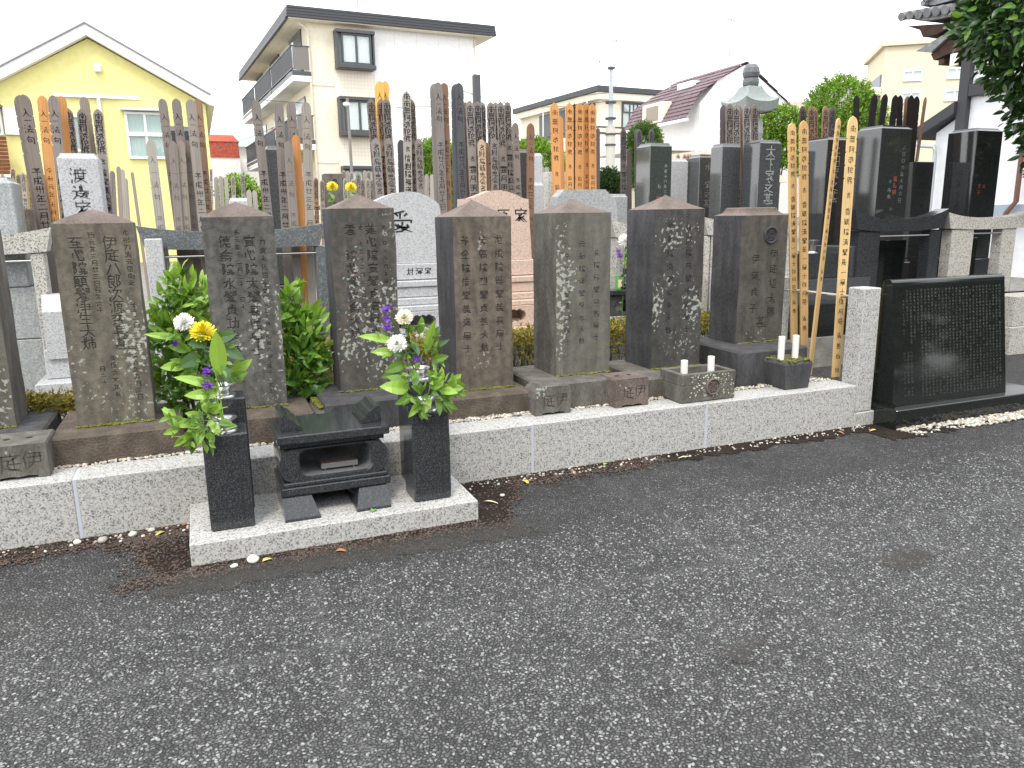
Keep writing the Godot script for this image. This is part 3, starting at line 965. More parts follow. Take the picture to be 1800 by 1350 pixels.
func altar() -> void:
	var t := thing("altar_slab", "low speckled granite slab on the asphalt carrying the black altar", "slab", Vector3(0.52, 0, 0.28))
	bx("slab", Vector3(-0.675, -0.03, -0.278), Vector3(0.675, 0.105, 0.27), M.curb, t, 0.005)
	# flower pillars
	var spots := [[-0.062, 0.132, 0.24, 0.44, 0.105, 0.56, "black granite flower pillar at the front left corner of the altar slab"], [-0.05, 0.145, 0.02, 0.20, 0.105, 0.672, "taller black flower pillar behind the front left one, against the curb"],
		[0.893, 1.085, 0.262, 0.455, 0.105, 0.56, "black granite flower pillar at the front right corner of the altar slab"], [0.93, 1.122, 0.02, 0.21, 0.105, 0.672, "taller black flower pillar behind the front right one, against the curb"]]
	for s in spots:
		var c := Vector3((s[0] + s[1]) * .5, s[4], (s[2] + s[3]) * .5)
		t = thing("flower_pillar", s[6], "flower stand", c, 0.0, "black flower pillars of the altar")
		var hw: float = (s[1] - s[0]) * .5
		var hd: float = (s[3] - s[2]) * .5
		bx("pillar", Vector3(-hw, 0.001, -hd), Vector3(hw, s[5] - s[4], hd), M.black, t, 0.007)
		var g := Geo.new()
		var y: float = s[5] - s[4]
		g.lathe([Vector2(0.062, y), Vector2(0.06, y + 0.006), Vector2(0.036, y + 0.012), Vector2(0.034, y + 0.03), Vector2(0.05, y + 0.048), Vector2(0.062, y + 0.052), Vector2(0.062, y + 0.055), Vector2(0.05, y + 0.053), Vector2(0.033, y + 0.04), Vector2(0.031, y + 0.005), Vector2(0.001, y + 0.004)], Vector3.ZERO, 28)
		part("steel_cup", g, M.silver, t)
	# incense altar
	t = thing("incense_altar", "black polished incense altar with rolled scroll ends and an oval opening", "altar", Vector3(0.523, 0.105, 0.0))
	for s in [-1.0, 1.0]:
		var g := Geo.new()
		var x0 := -0.259 if s < 0 else 0.079
		var x1 := -0.094 if s < 0 else 0.246
		# feet splay outwards towards the ground
		var inn := 0.03
		var poly := PackedVector2Array([Vector2(x0, 0.001), Vector2(x1, 0.001), Vector2(x1, 0.016), Vector2(x1 - (0.03 if s < 0 else 0.012), 0.1), Vector2(x0 + (0.012 if s < 0 else 0.03), 0.1), Vector2(x0, 0.016)])
		g.taper([x0, 0.04, x1, 0.462], 0.001, [x0, 0.04, x1, 0.462], 0.014)
		g.taper([x0, 0.04, x1, 0.462], 0.014, [x0 + (0.0 if s < 0 else inn), 0.06, x1 - (inn if s < 0 else 0.0), 0.385], 0.101)
		part("foot", g, M.black, t)
	bx("lower_slab", Vector3(-0.262, 0.102, 0.03), Vector3(0.265, 0.142, 0.395), M.black, t, 0.004)
	bx("lower_step", Vector3(-0.25, 0.1425, 0.04), Vector3(0.253, 0.162, 0.38), M.black, t, 0.004)
	# drum: bulging ends, rounded opening
	var outer := rounded_rect(-0.258, 0.163, 0.262, 0.325, 0.066, 8)
	var inner := rounded_rect(-0.172, 0.174, 0.189, 0.321, 0.045, 8)
	var lip := rounded_rect(-0.163, 0.182, 0.18, 0.315, 0.042, 8)
	var g := Geo.new()
	g.ring(outer, inner, 0.37, 0.37)
	g.ring(inner, lip, 0.37, 0.358)
	g.wall(outer, 0.05, 0.37)
	part("drum", g, M.black, t)
	g = Geo.new()
	g.wall(lip, 0.1, 0.358, true)
	g.prism(lip, 0.09, 0.1)
	part("opening", g, M.lip, t)
	bx("neck", Vector3(-0.25, 0.326, 0.05), Vector3(0.252, 0.357, 0.35), M.black, t, 0.003)
	bx("table_top", Vector3(-0.262, 0.358, 0.005), Vector3(0.272, 0.4, 0.395), M.black, t, 0.005)
	# scroll ends: an S-curved ramp with rolled edge, extruded along z
	for s in [-1.0, 1.0]:
		var pts := PackedVector2Array()
		var line := [[0.0, 0.0], [0.0, 0.085], [0.012, 0.098], [0.026, 0.095], [0.04, 0.078], [0.05, 0.07], [0.062, 0.066], [0.075, 0.05], [0.083, 0.036], [0.094, 0.03], [0.104, 0.018], [0.108, 0.004], [0.108, 0.0]]
		for q in line:
			pts.append(Vector2((-0.235 + q[0] * 0.92) if s < 0 else (0.25 - q[0] * 0.92), 0.4005 + q[1] * 0.85))
		g = Geo.new()
		g.prism(pts, 0.05, 0.31)
		part("scroll_end", g, M.black, t)
	# incense tray
	t = thing("incense_tray", "long metal incense tray inside the altar opening", "tray", Vector3(0.555, 0.289, 0.27))
	g = Geo.new()
	g.box(Vector3(-0.088, 0.012, -0.04), Vector3(0.088, 0.016, 0.04), 0.0)
	for q in [[-0.09, -0.042, 0.09, -0.039], [-0.09, 0.039, 0.09, 0.042], [-0.09, -0.0385, -0.087, 0.0385], [0.087, -0.0385, 0.09, 0.0385]]:
		g.box(Vector3(q[0], 0.01, q[1]), Vector3(q[2], 0.036, q[3]), 0.0008)
	part("tray", g, M.silver, t)
	for q in [[-0.07, -0.03], [0.07, -0.03], [-0.07, 0.03], [0.07, 0.03]]:
		g = Geo.new()
		g.tube([Vector3(q[0], 0.0, q[1]), Vector3(q[0], 0.011, q[1])], 0.003, 0.003, 6)
		part("leg", g, M.silver, t)
	g = Geo.new()
	g.box(Vector3(-0.086, 0.017, -0.038), Vector3(0.086, 0.033, 0.038), 0.0)
	part("ash", g, mat(lin(.09, .06, .05), 1.0), t)


func offerings() -> void:
	# worn stone holders on the curb
	var list := [["holder_stone", "worn stone incense block at the left edge, standing on the curb", -1.02, -0.762, -0.37, -0.105, 0.475, M.stone],
		["holder_stone", "broken cornered stone incense block on the curb, left of the other one", 1.82, 2.058, -0.37, -0.155, 0.48, M.stone],
		["holder_stone", "small square stone incense block with two holes in its top", 2.36, 2.598, -0.34, -0.125, 0.49, M.stone_cap]]
	for q in list:
		var t := thing(q[0], q[1], "incense block", Vector3((q[2] + q[3]) * .5, 0.306, q[5]), 0.0, "stone incense blocks on the curb")
		var w: float = (q[3] - q[2]) * .5
		var d: float = q[5] - q[4]
		var h: float = q[6] - 0.306
		var g := Geo.new()
		# body on two feet, with a shallow arch between them
		var poly := PackedVector2Array([Vector2(-w, 0.0), Vector2(-w * .66, 0.0), Vector2(-w * .6, 0.012), Vector2(-w * .25, 0.016), Vector2(0, 0.011), Vector2(w * .3, 0.016), Vector2(w * .6, 0.012), Vector2(w * .66, 0.0), Vector2(w, 0.0), Vector2(w, h * 0.94), Vector2(w * .95, h)])
		if q[1].begins_with("broken"):
			poly.append_array([Vector2(-w * .5, h * 1.02), Vector2(-w * .62, h * .93), Vector2(-w * .86, h * .8), Vector2(-w, h * .6)])
		else:
			poly.append_array([Vector2(-w * .95, h), Vector2(-w, h * .94)])
		g.prism(poly, -d, 0.0)
		part("body", g, q[7], t)
		g = Geo.new()
		if not q[1].begins_with("broken"):
			for s in [-0.45, 0.3]:
				g.lathe([Vector2(0.016, h + 0.0015), Vector2(0.001, h + 0.0016)], Vector3(w * s, 0, -d * .5), 12)
			part("hole", g, mat(lin(.02, .018, .016), 1.0), t)
		var ink := Geo.new()
		write_char(ink, "伊", Vector3(w * .5, h * .55, 0.0012), w * .62, Vector3.RIGHT, Vector3.UP, Vector3(0, 0, 1), 0.08)
		write_char(ink, "庭", Vector3(-w * .22, h * .5, 0.0012), w * .66, Vector3.RIGHT, Vector3.UP, Vector3(0, 0, 1), 0.08)
		part("carved_lettering", ink, mat(lin(.055, .048, .04), 0.95), t)
		var lg := Geo.new()
		for i in (26 if q[1].begins_with("broken") else 7):
			lg.blob(Vector3(rng.randf_range(-w, -w * .3) if q[1].begins_with("broken") else rng.randf_range(-w, w), h * rng.randf_range(.55, .98), rng.randf_range(-.006, .001)), Vector3(rng.randf_range(.004, .013), rng.randf_range(.004, .012), .003), 6, 3, 0.3, i)
		part("lichen", lg, mat(lin(.3, .34, .28), 1.0), t).set_meta("kind", "stuff")
	# water trough with crest
	var t := thing("stone_trough", "oblong stone trough with round crest and pale lichen specks, holding two white cups", "trough", Vector3(3.005, 0.306, -0.045))
	var g := Geo.new()
	var x0 := -0.208
	var x1 := 0.212
	var d := 0.26
	var h := 0.19
	g.box(Vector3(x0, 0.0, -d), Vector3(x1, h * .62, 0), 0.008)
	for q in [[x0, -d, x1, -d + 0.035], [x0, -0.035, x1, 0.0], [x0, -d + 0.0355, x0 + 0.035, -0.0355], [x1 - 0.035, -d + 0.0355, x1, -0.0355]]:
		g.box(Vector3(q[0] + .0005, h * .6, q[1] + .0005), Vector3(q[2] - .0005, h, q[3] - .0005), 0.004)
	part("basin", g, M.stone, t)
	g = Geo.new()
	crest_shape(g, Vector3(0.03, 0.095, 0.001), 0.05)
	part("crest", g, M.stone_cap, t)
	g = Geo.new()
	for i in 190:
		var p := Vector2(rng.randf_range(-.15, .2), rng.randf_range(.03, .18))
		if rng.randf() < 0.55:
			p = Vector2(.03, .11) + Vector2(rng.randfn(0, .045), rng.randfn(0, .04))
		if p.y > .185 or p.y < .02 or absf(p.x) > .2: continue
		var s := rng.randf_range(.0025, .0065)
		g.blob(Vector3(p.x, p.y, 0.0), Vector3(s, s, .003), 6, 3, 0.3, i)
	part("lichen", g, mat(lin(.5, .54, .42), 1.0), t).set_meta("kind", "stuff")
	# tapered mossy pot
	t = thing("stone_pot", "dark tapered stone pot with mossy top at the right end of the curb", "pot", Vector3(3.745, 0.306, -0.2))
	g = Geo.new()
	g.taper([-0.075, -0.09, 0.125, 0.115], 0.0, [-0.1, -0.12, 0.145, 0.125], 0.175)
	g.taper([-0.1, -0.12, 0.145, 0.125], 0.175, [-0.085, -0.105, 0.13, 0.11], 0.2)
	part("pot", g, M.stone_dark, t)
	g = Geo.new()
	for i in 170:
		g.blob(Vector3(rng.randf_range(-.09, .135), 0.196 + rng.randf_range(-.006, .006), rng.randf_range(-.11, .12)), Vector3(rng.randf_range(.008, .02), .007, rng.randf_range(.008, .02)), 5, 3)
	part("moss_cushion", g, M.moss, t).set_meta("kind", "stuff")
	for q in [[2.862, 0.42, -0.12, 0.576, "white cup standing in the trough, the left one", 0.023], [3.078, 0.42, -0.13, 0.584, "white cup standing in the trough, at its right end", 0.023],
		[3.69, 0.5, -0.17, 0.668, "taller white tube in the mossy pot, the left one", 0.0225], [3.813, 0.5, -0.17, 0.668, "taller white tube in the mossy pot, right of its twin", 0.0225]]:
		g = Geo.new()
		var r: float = q[5]
		var hh: float = q[3] - q[1]
		g.lathe([Vector2(0.001, 0), Vector2(r, 0.001), Vector2(r, hh - .002), Vector2(r - .002, hh), Vector2(r - .004, hh - .002), Vector2(r - .004, hh - .05), Vector2(0.001, hh - .05)], Vector3.ZERO, 24)
		single("white_cup", g, mat(lin(.82, .81, .78), 0.35), q[4], "cup", "white cups on the old plot", Vector3(q[0], q[1], q[2]))


# ---------------------------------------------------------------- wooden grave tablets
func tablet(w: float, length: float, pointed: bool) -> Geo:
	# a long plank with a spear top and four pairs of notches
	var hw := w * 0.5
	var right := []
	if pointed:
		for q in [[0.0, 0.0], [0.22, 0.10], [0.55, 0.32], [0.82, 0.62], [0.96, 0.95], [1.0, 1.35]]:
			right.append(Vector2(hw * q[0], length - w * q[1] * 0.62))
	else:
		for q in [[0.0, 0.0], [0.16, 0.09], [0.45, 0.2], [0.75, 0.45], [0.93, 0.85], [1.0, 1.35]]:
			right.append(Vector2(hw * q[0], length - w * q[1] * 0.62))
	var first := 1.75 if not pointed else 2.0
	for k in 4:
		var y := length - w * (first + k * (1.02 if not pointed else 0.98))
		right.append(Vector2(hw * 0.99, y + w * 0.07))
		right.append(Vector2(hw * 0.8, y))
		right.append(Vector2(hw * 0.99, y - w * 0.09))
	right.append(Vector2(hw * 0.93, length * 0.4))
	right.append(Vector2(hw * 0.86, 0.0))
	var poly := PackedVector2Array()
	for p in right:
		poly.append(p)
	for i in range(right.size() - 1, 0, -1):
		poly.append(Vector2(-right[i].x, right[i].y))
	var g := Geo.new()
	g.prism(poly, -0.006, 0.006)
	return g


# what is brushed on a tablet: rows of [text, first character below the tip, size, step, weight]
func tablet_text(id: int, w: float) -> Array:
	var a := w * 0.62
	var s := w * 0.72
	match id:
		1: return [["入", .125, a, .06, .1], ["一", .175, a * .8, .06, .1], ["法", .235, a, .06, .1], ["句", .31, a, .06, .1], ["平成卅年二月廿五日", .53, a * 1.05, .062, .11]]
		2: return [["入", .125, a, .06, .08], ["一", .175, a * .8, .06, .09], ["法", .235, a, .06, .08], ["句", .31, a, .06, .08], ["令和元年", .52, a * .85, .056, .07], ["七月十三日", .76, a * .85, .055, .07]]
		3: return [["南無阿弥陀佛", w * .8, s, w * .72, .105], ["為", w * 5.6, s * .8, w, .1], ["霜月院松公大姉霊", w * 6.8, s, w * .95, .105]]
		4: return [["南無阿弥陀佛", w * .8, s, w * .72, .105], ["為", w * 5.6, s * .8, w, .1], ["信室願大居士", w * 6.8, s, w * .95, .11]]
		5: return [["入", .13, a, .06, .08], ["一", .19, a * .8, .06, .08], ["法", .25, a, .06, .08], ["句", .325, a, .06, .08], ["平成廿三年四月七日", .53, a, .06, .085]]
		6: return [["入一法句", .14, a, .085, .06], ["平成廿", .55, a, .06, .06]]
		7: return [["入一法句", .13, a, .075, .08]]
		8: return [["為附施餓鬼会為", w * .95, s * .92, w * .78, .09], ["信樹", w * 7.0, s * .9, w * .9, .09]]
		9: return [["南南無阿弥陀佛", w * .55, s, w * .78, .11], ["為", w * 6.35, s * .8, w, .1], ["信樹院博道居士", w * 7.4, s * 1.02, w * .9, .11]]
		10: return [["入", .125, a, .06, .09], ["一", .185, a * .8, .06, .09], ["法", .245, a, .06, .09], ["句", .315, a, .06, .09], ["平成廿八年五月廿七日", .545, a, .061, .09]]
		11: return [["南無阿弥陀佛", w * .85, s, w * .74, .1], ["為", w * 6.2, s * .8, w, .09], ["霜月明照信女", w * 7.4, s, w * .98, .1]]
		12: return [["南無阿弥陀佛", w * .95, s * .72, w * .88, .085], ["為", w * 6.9, s * .6, w, .085], ["松月院蓮譽", w * 8.2, s * .66, w * .7, .085]]
		13: return [["南無阿弥陀佛", w * .85, s, w * .74, .105], ["為", w * 5.9, s * .8, w, .1], ["淨寿院利室妙幸大姉", w * 7.0, s * .95, w * .86, .105]]
		14: return [["南無阿弥陀佛", w * .95, s * .7, w * .8, .085], ["為", w * 6.1, s * .6, w, .085], ["香頴院清譽是一居士祥月忌", w * 7.4, s * .7, w * .82, .085], ["追善", w * 18.0, s * .66, w * .9, .085]]
		15: return [["南無阿弥陀佛", w * .95, s * .7, w * .8, .085], ["為", w * 6.1, s * .6, w, .085], ["香頴院清譽是一居士祥月忌", w * 7.4, s * .7, w * .82, .085], ["追善也", w * 17.6, s * .66, w * .9, .085], ["筒田屋", w * 20.6, s * .55, w * .8, .09]]
	return []


func tablets() -> void:
	var colour := {"g": "grey weathered", "o": "orange", "b": "brown", "w": "pale weathered", "y": "golden", "p": "dark purplish", "k": "blackened", "d": "slate grey", "l": "light tan", "f": "fresh yellow"}
	var ordinal := "first second third fourth fifth sixth seventh eighth ninth tenth eleventh twelfth thirteenth fourteenth fifteenth sixteenth seventeenth".split(" ")
	for cl in tablet_table():
		var total := {}
		for r in cl[1]:
			total[r[5]] = total.get(r[5], 0) + 1
		var count := {}
		for r in cl[1]:
			var c: String = r[5]
			count[c] = count.get(c, 0) + 1
			var label: String = "the only %s tablet %s" % [colour[c], cl[0]] if total[c] == 1 else "%s %s tablet from the left %s" % [ordinal[count[c] - 1], colour[c], cl[0]]
			var t := thing("wooden_grave_tablet", label, "grave tablet", Vector3(r[0], r[1], r[2]), 0.0, "wooden tablets standing " + cl[0])
			t.rotation = Vector3(deg_to_rad(rng.randf_range(-.6, .3)), 0, deg_to_rad(-r[3]))
			t.rotate_object_local(Vector3.UP, deg_to_rad(r[8]))
			var w: float = r[6]
			part("plank", tablet(w, r[4], r[9] == 1), M["wood_%s%d" % [c, rng.randi() % 4]], t)
			var ink := Geo.new()
			for row in tablet_text(r[7], w):
				write_column(ink, row[0], Vector3(0, r[4] - row[1], 0.0068), row[2], row[3], Vector3.RIGHT, Vector3.UP, Vector3(0, 0, 1), row[4] * 1.22)
			if ink.v.size():
				var faint: bool = r[7] == 6 or (c == "w" and r[7] != 9) 
				part("brushed_lettering", ink, M.ink_faint if faint else (M.ink_thin if c in ["o", "f", "y"] else M.ink), t)


# ---------------------------------------------------------------- graves of the rows behind
func tablet_stand(called: String, x0: float, x1: float, z: float, m: Material, label: String, posts: Array, tip := 0.05, wall := false) -> void:
	# two posts, a beam whose ends sweep up, steel rods between
	var t := thing(called, label, "tablet stand", Vector3(x0, 0.3, z), 0.0, "stone tablet stands of the second row")
	var top := PackedVector2Array()
	var bot := PackedVector2Array()
	var L := x1 - x0
	var yb := 1.0
	for i in 21:
		var s := i / 20.0
		var up := pow(absf(s * 2.0 - 1.0), 2.6) * tip
		top.append(Vector2(L * s, yb + 0.125 + up))
		bot.append(Vector2(0.045 + (L - 0.09) * s, yb + up * 0.3))
	var poly := PackedVector2Array()
	for p in bot: poly.append(p)
	for i in range(20, -1, -1): poly.append(top[i])
	var g := Geo.new()
	g.prism(poly, -0.16, 0.0)
	part("beam", g, m, t)
	for p in posts:
		bx("post", Vector3(p[0] - x0, 0.0, -0.14), Vector3(p[1] - x0, 1.0 + tip * 0.1, -0.012), m, t, 0.005)
	var inner: float = posts[-1][0] - x0
	for zz in [-0.03, -0.12]:
		g = Geo.new()
		g.tube([Vector3(posts[0][1] - x0, 0.955, zz), Vector3(inner, 0.955, zz)], 0.008, 0.008, 8)
		part("rod", g, M.rod, t)
	if wall:
		bx("back_panel", Vector3(posts[0][1] - x0 + .002, 0.0, -0.35), Vector3(inner - .002, 0.9, -0.3), M.gloss, t, 0.004)


func pillar(label: String, x0: float, x1: float, z: float, d: float, y1: float, m: Material, texts: Array = [], cap := true, tiers := 2, tm: Material = null) -> Node3D:
	# a square gravestone on stepped bases
	var t := thing("gravestone", label, "gravestone", Vector3((x0 + x1) * .5, 0.297, z), 0.0, "square gravestones of the rows behind")
	var hw := (x1 - x0) * .5
	var yb := 0.95 if tiers > 0 else 0.0
	var y := y1 - 0.297
	bx("pillar", Vector3(-hw, yb - .3, -d), Vector3(hw, y, 0), m, t, 0.006)
	if cap:
		var g := Geo.new()
		var s := 0.82
		g.taper([-hw * .94, -d * .97, hw * .94, -d * .03], y + .0005, [-hw * .86, -d * .93, hw * .86, -d * .07], y + 0.012)
		g.taper([-hw * .86, -d * .93, hw * .86, -d * .07], y + 0.012, [-hw * s, -d * .9, hw * s, -d * .1], y + 0.03)
		part("cap", g, m, t)
	for k in tiers:
		var e := 0.07 + 0.11 * k
		var h1 := yb - .3 - 0.22 * k
		bx("base_step", Vector3(-hw - e, maxf(0.0, h1 - 0.22), -d - e), Vector3(hw + e, h1 - .001, e), m, t, 0.006)
	var ink := {}
	for q in texts:
		# text, x, y from the top, size, step, material, weight, face (0 front)
		if not ink.has(q[5]): ink[q[5]] = Geo.new()
		write_column(ink[q[5]], q[0], Vector3(q[1] * hw, y - q[2], 0.0012), q[3], q[4], Vector3.RIGHT, Vector3.UP, Vector3(0, 0, 1), q[6])
	for k in ink:
		part("engraved_lettering", ink[k], k, t)
	return t


func scallop(x0: float, x1: float, y0: float, y1: float, n: int) -> PackedVector2Array:
	# an opening with cloud-edged top and bottom, 48 points
	var p := PackedVector2Array()
	var r := (y1 - y0) * .5
	for k in 8:
		var a := -PI / 2 + PI * (k + .5) / 8
		p.append(Vector2(x1 + r * .8 * cos(a), (y0 + y1) * .5 + r * sin(a)))
	for k in 16:
		var s := k / 15.0
		p.append(Vector2(lerpf(x1, x0, s), y1 + 0.012 * absf(sin(s * PI * n))))
	for k in 8:
		var a := PI / 2 + PI * (k + .5) / 8
		p.append(Vector2(x0 + r * .8 * cos(a), (y0 + y1) * .5 + r * sin(a)))
	for k in 16:
		var s := k / 15.0
		p.append(Vector2(lerpf(x0, x1, s), y0 - 0.012 * absf(sin(s * PI * n))))
	return p


func box_outline(x0: float, x1: float, y0: float, y1: float) -> PackedVector2Array:
	var p := PackedVector2Array()
	for k in 8: p.append(Vector2(x1, lerpf(y0, y1, (k + .5) / 8)))
	for k in 16: p.append(Vector2(lerpf(x1, x0, k / 15.0), y1))
	for k in 8: p.append(Vector2(x0, lerpf(y1, y0, (k + .5) / 8)))
	for k in 16: p.append(Vector2(lerpf(x0, x1, k / 15.0), y0))
	return p


func western_grave(label: String, x0: float, x1: float, z: float, arch: Array, m: Material, main: Array, sub: Array) -> void:
	# a broad low stone on layered bases with an incense opening
	var t := thing("broad_gravestone", label, "gravestone", Vector3((x0 + x1) * .5, 0.3, z), 0.0, "broad low gravestones facing the lane")
	var hw := (x1 - x0) * .5
	var poly := PackedVector2Array([Vector2(-hw - 0.02, 0.835), Vector2(hw + 0.02, 0.835)])
	for q in arch:
		poly.append(Vector2(q[0] * hw, q[1]))
	var g := Geo.new()
	g.prism(poly, -0.16, 0.0)
	part("headstone", g, m, t)
	var steps := [[0.06, 0.70, 0.832, 0.03, -0.2], [0.13, 0.645, 0.695, 0.1, -0.22], [0.11, 0.56, 0.643, 0.085, -0.22], [0.16, 0.5, 0.557, 0.14, -0.24], [0.2, 0.455, 0.498, 0.2, -0.24]]
	for s in steps:
		bx("base_layer", Vector3(-hw - s[0], s[1], s[4]), Vector3(hw + s[0], s[2], s[3]), m, t, 0.006)
	# incense house with scalloped opening
	var o := box_outline(-hw * .78, hw * .78, 0.285, 0.453)
	var i := scallop(-hw * .42, hw * .42, 0.325, 0.418, 5)
	g = Geo.new()
	g.ring(o, i, 0.24, 0.24)
	g.wall(o, 0.0, 0.24)
	g.wall(i, 0.06, 0.24, true)
	g.prism(i, 0.05, 0.06)
	part("incense_house", g, m, t)
	bx("incense_tray", Vector3(-hw * .4, 0.32, 0.1), Vector3(hw * .4, 0.345, 0.2), M.silver, t, 0.002)
	for s in [-1.0, 1.0]:
		bx("flower_block", Vector3(s * hw * .98 - 0.07, 0.28, 0.03), Vector3(s * hw * .98 + 0.07, 0.452, 0.2), m, t, 0.006)
	bx("front_step", Vector3(-hw - .12, 0.24, -0.2), Vector3(hw + .12, 0.282, 0.33), m, t, 0.006)
	bx("plot_slab", Vector3(-hw - .2, 0.0, -0.25), Vector3(hw + .2, 0.238, 0.4), m, t, 0.006)
	var ink := Geo.new()
	for q in main:
		write_char(ink, q[0], Vector3(q[1] * hw, q[2], 0.0015), q[3], Vector3.RIGHT, Vector3.UP, Vector3(0, 0, 1), 0.11)
	part("carved_lettering", ink, M.groove, t)
	ink = Geo.new()
	for q in sub:
		write_char(ink, q[0], Vector3(q[1] * hw, q[2], 0.0315), q[3], Vector3.RIGHT, Vector3.UP, Vector3(0, 0, 1), 0.11)
	if ink.v.size():
		part("carved_lettering", ink, M.groove, t)


func back_row() -> void:
	# granite edging that carries the second row
	var t := thing("granite_edging", "long granite edging behind the low hedge", "edging", Vector3(1.5, 0.29, -1.83))
	for s in [[-1.5, -0.55], [-0.545, 0.2], [0.205, 1.3], [1.305, 2.3], [2.305, 2.9]]:
		bx("edging_block", Vector3(s[0], 0, -0.06), Vector3(s[1], 0.24, 0.06), M.speck, t, 0.005)
	t = thing("polished_wall", "long polished black plot wall behind the memorial slab", "wall", Vector3(6.6, 0.0, -1.84))
	for s in [[-2.35, -1.0], [-0.995, 0.8], [0.805, 2.8]]:
		bx("wall_block", Vector3(s[0], 0.3, -0.08), Vector3(s[1], 0.62, 0.0), M.gloss, t, 0.005)
	# stands
	tablet_stand("tablet_stand", -1.95, -0.9, -2.0, M.speck, "speckled tablet stand ending left of the first stele", [[-1.9, -1.82], [-1.046, -0.966]])
	tablet_stand("tablet_stand", -0.386, 0.9, -1.98, M.bluegrey, "blue grey tablet stand between the first and third steles", [[-0.29, -0.22], [0.825, 0.905]])
	tablet_stand("tablet_stand", 3.357, 3.92, -2.0, M.speck, "short speckled tablet stand between grey stele and blackish stele", [[3.415, 3.487], [3.8, 3.87]])
	tablet_stand("tablet_stand", 4.325, 5.44, -2.0, M.speck, "speckled tablet stand behind the crested stele", [[4.352, 4.408], [4.422, 4.466], [5.3, 5.38]])
	tablet_stand("tablet_stand", 6.13, 7.42, -2.0, M.black, "black stone tablet stand left of the speckled one at right", [[6.215, 6.5], [7.2, 7.355]], 0.1, true)
	tablet_stand("tablet_stand", 7.43, 8.72, -2.0, M.speck, "speckled tablet stand at the right edge, above the memorial slab", [[7.52, 7.85], [8.3, 8.52]], 0.06, true)
	# pale granite post block right of the first stele and the one by the crested stele
	var g := Geo.new()
	g.box(Vector3(-0.055, 0.0, -0.055), Vector3(0.055, 1.09, 0.055), 0.006)
	single("granite_block", g, M.pale, "pale granite post standing below the blue grey tablet stand", "post", "", Vector3(-0.28, 0.297, -1.9))
	g = Geo.new()
	g.box(Vector3(-0.1, 0.0, -0.07), Vector3(0.1, 0.34, 0.07), 0.006)
	g.box(Vector3(-0.1, 0.344, -0.07), Vector3(0.1, 0.69, 0.07), 0.006)
	single("granite_block", g, M.pale, "pale two course pedestal left of the crested stele", "pedestal", "", Vector3(4.43, 0.297, -1.82))
	g = Geo.new()
	g.box(Vector3(-0.16, 0.0, -0.16), Vector3(0.5, 0.3, 0.16), 0.006)
	g.box(Vector3(-0.13, 0.303, -0.14), Vector3(0.4, 0.62, 0.14), 0.006)
	single("granite_block", g, M.speck, "two course speckled pedestal at the right edge behind the memorial slab", "pedestal", "", Vector3(7.98, 0.0, -1.6))
	# graves at the left
	t = pillar("pale family gravestone with three large carved characters, behind the first stele", -0.868, -0.605, -2.4, 0.25, 1.954, M.pale, [["渡邊家", -.05, .125, .1, .112, M.groove_soft, .105]])
	for s in [[-0.30, 0.16, 0.42], [-0.35, 0.0, 0.158]]:
		bx("front_step", Vector3(s[0], s[1], 0.05), Vector3(0.35, s[1] + .2 if s[1] > 0 else s[2], 0.62 - s[1]), M.pale, t, 0.006)
	g = Geo.new()
	g.taper([-0.08, -0.1, 0.08, 0.1], 0.3, [-0.08, -0.1, 0.08, 0.1], 0.62)
	g.taper([-0.08, -0.1, 0.08, 0.1], 0.62, [-0.08, -0.1, 0.08, 0.03], 0.73)
	single("flower_block", g, M.pale, "pale flower block with sloped top left of the first stele", "flower stand", "", Vector3(-0.93, 0.297, -2.02))
	t = pillar("dull grey gravestone at the left edge above stepped grey bases", -1.45, -1.125, -2.2, 0.3, 1.774, M.midgrey, [], true, 0)
	for s in [[-.18, .78, 1.05], [-.22, .42, .775], [-.26, 0.0, .415]]:
		bx("base_step", Vector3(s[0] - .05, s[1], -.36), Vector3(-s[0] + .01, s[2], .05), M.midgrey, t, .006)
	pillar("black gravestone hidden behind the fan between the first steles", -0.158, 0.1, -2.95, 0.26, 2.216, M.slate, [])
	pillar("black gravestone with grey cap behind the fan right of the second stele", 0.6, 0.86, -3.0, 0.26, 2.086, M.slate, [])
	pillar("black gravestone between tablets, above the pink stone", 3.05, 3.29, -3.62, 0.24, 2.154, M.slate, [])
	# broad stones
	western_grave("pale arched gravestone with one large character for love", 1.30, 1.905, -2.3, [[.985, 1.29], [.93, 1.325], [.7, 1.37], [.4, 1.405], [.1, 1.417], [-.2, 1.405], [-.5, 1.38], [-.8, 1.34], [-1.0, 1.30]], M.pale, [["愛", -.12, 1.175, .165]], [["村", .05, .77, .055], ["澤", .3, .77, .055], ["家", .55, .77, .055]])
	western_grave("pink arched gravestone with the character for house at its right", 2.1, 2.71, -2.3, [[.98, 1.35], [.8, 1.36], [.5, 1.4], [.15, 1.425], [-.2, 1.42], [-.5, 1.385], [-.75, 1.36], [-.98, 1.355]], M.pink, [["家", .72, 1.215, .115], ["原", .2, 1.215, .115]], [])
	# grey rounded stone
	t = thing("broad_gravestone", "mid grey gravestone with rounded shoulders behind the lichen streaked stele", "gravestone", Vector3(3.27, 0.3, -2.3))
	g = Geo.new()
	g.prism(PackedVector2Array([Vector2(-.32, .5), Vector2(.34, .5), Vector2(.335, 1.0), Vector2(.305, 1.3), Vector2(.285, 1.355), Vector2(.24, 1.385), Vector2(.19, 1.432), Vector2(-.22, 1.432), Vector2(-.25, 1.4), Vector2(-.285, 1.37), Vector2(-.3, 1.3)]), -.14, 0.0)
	part("headstone", g, M.midgrey, t)
	bx("base_step", Vector3(-.42, .3, -.3), Vector3(.42, .498, .1), M.midgrey, t)
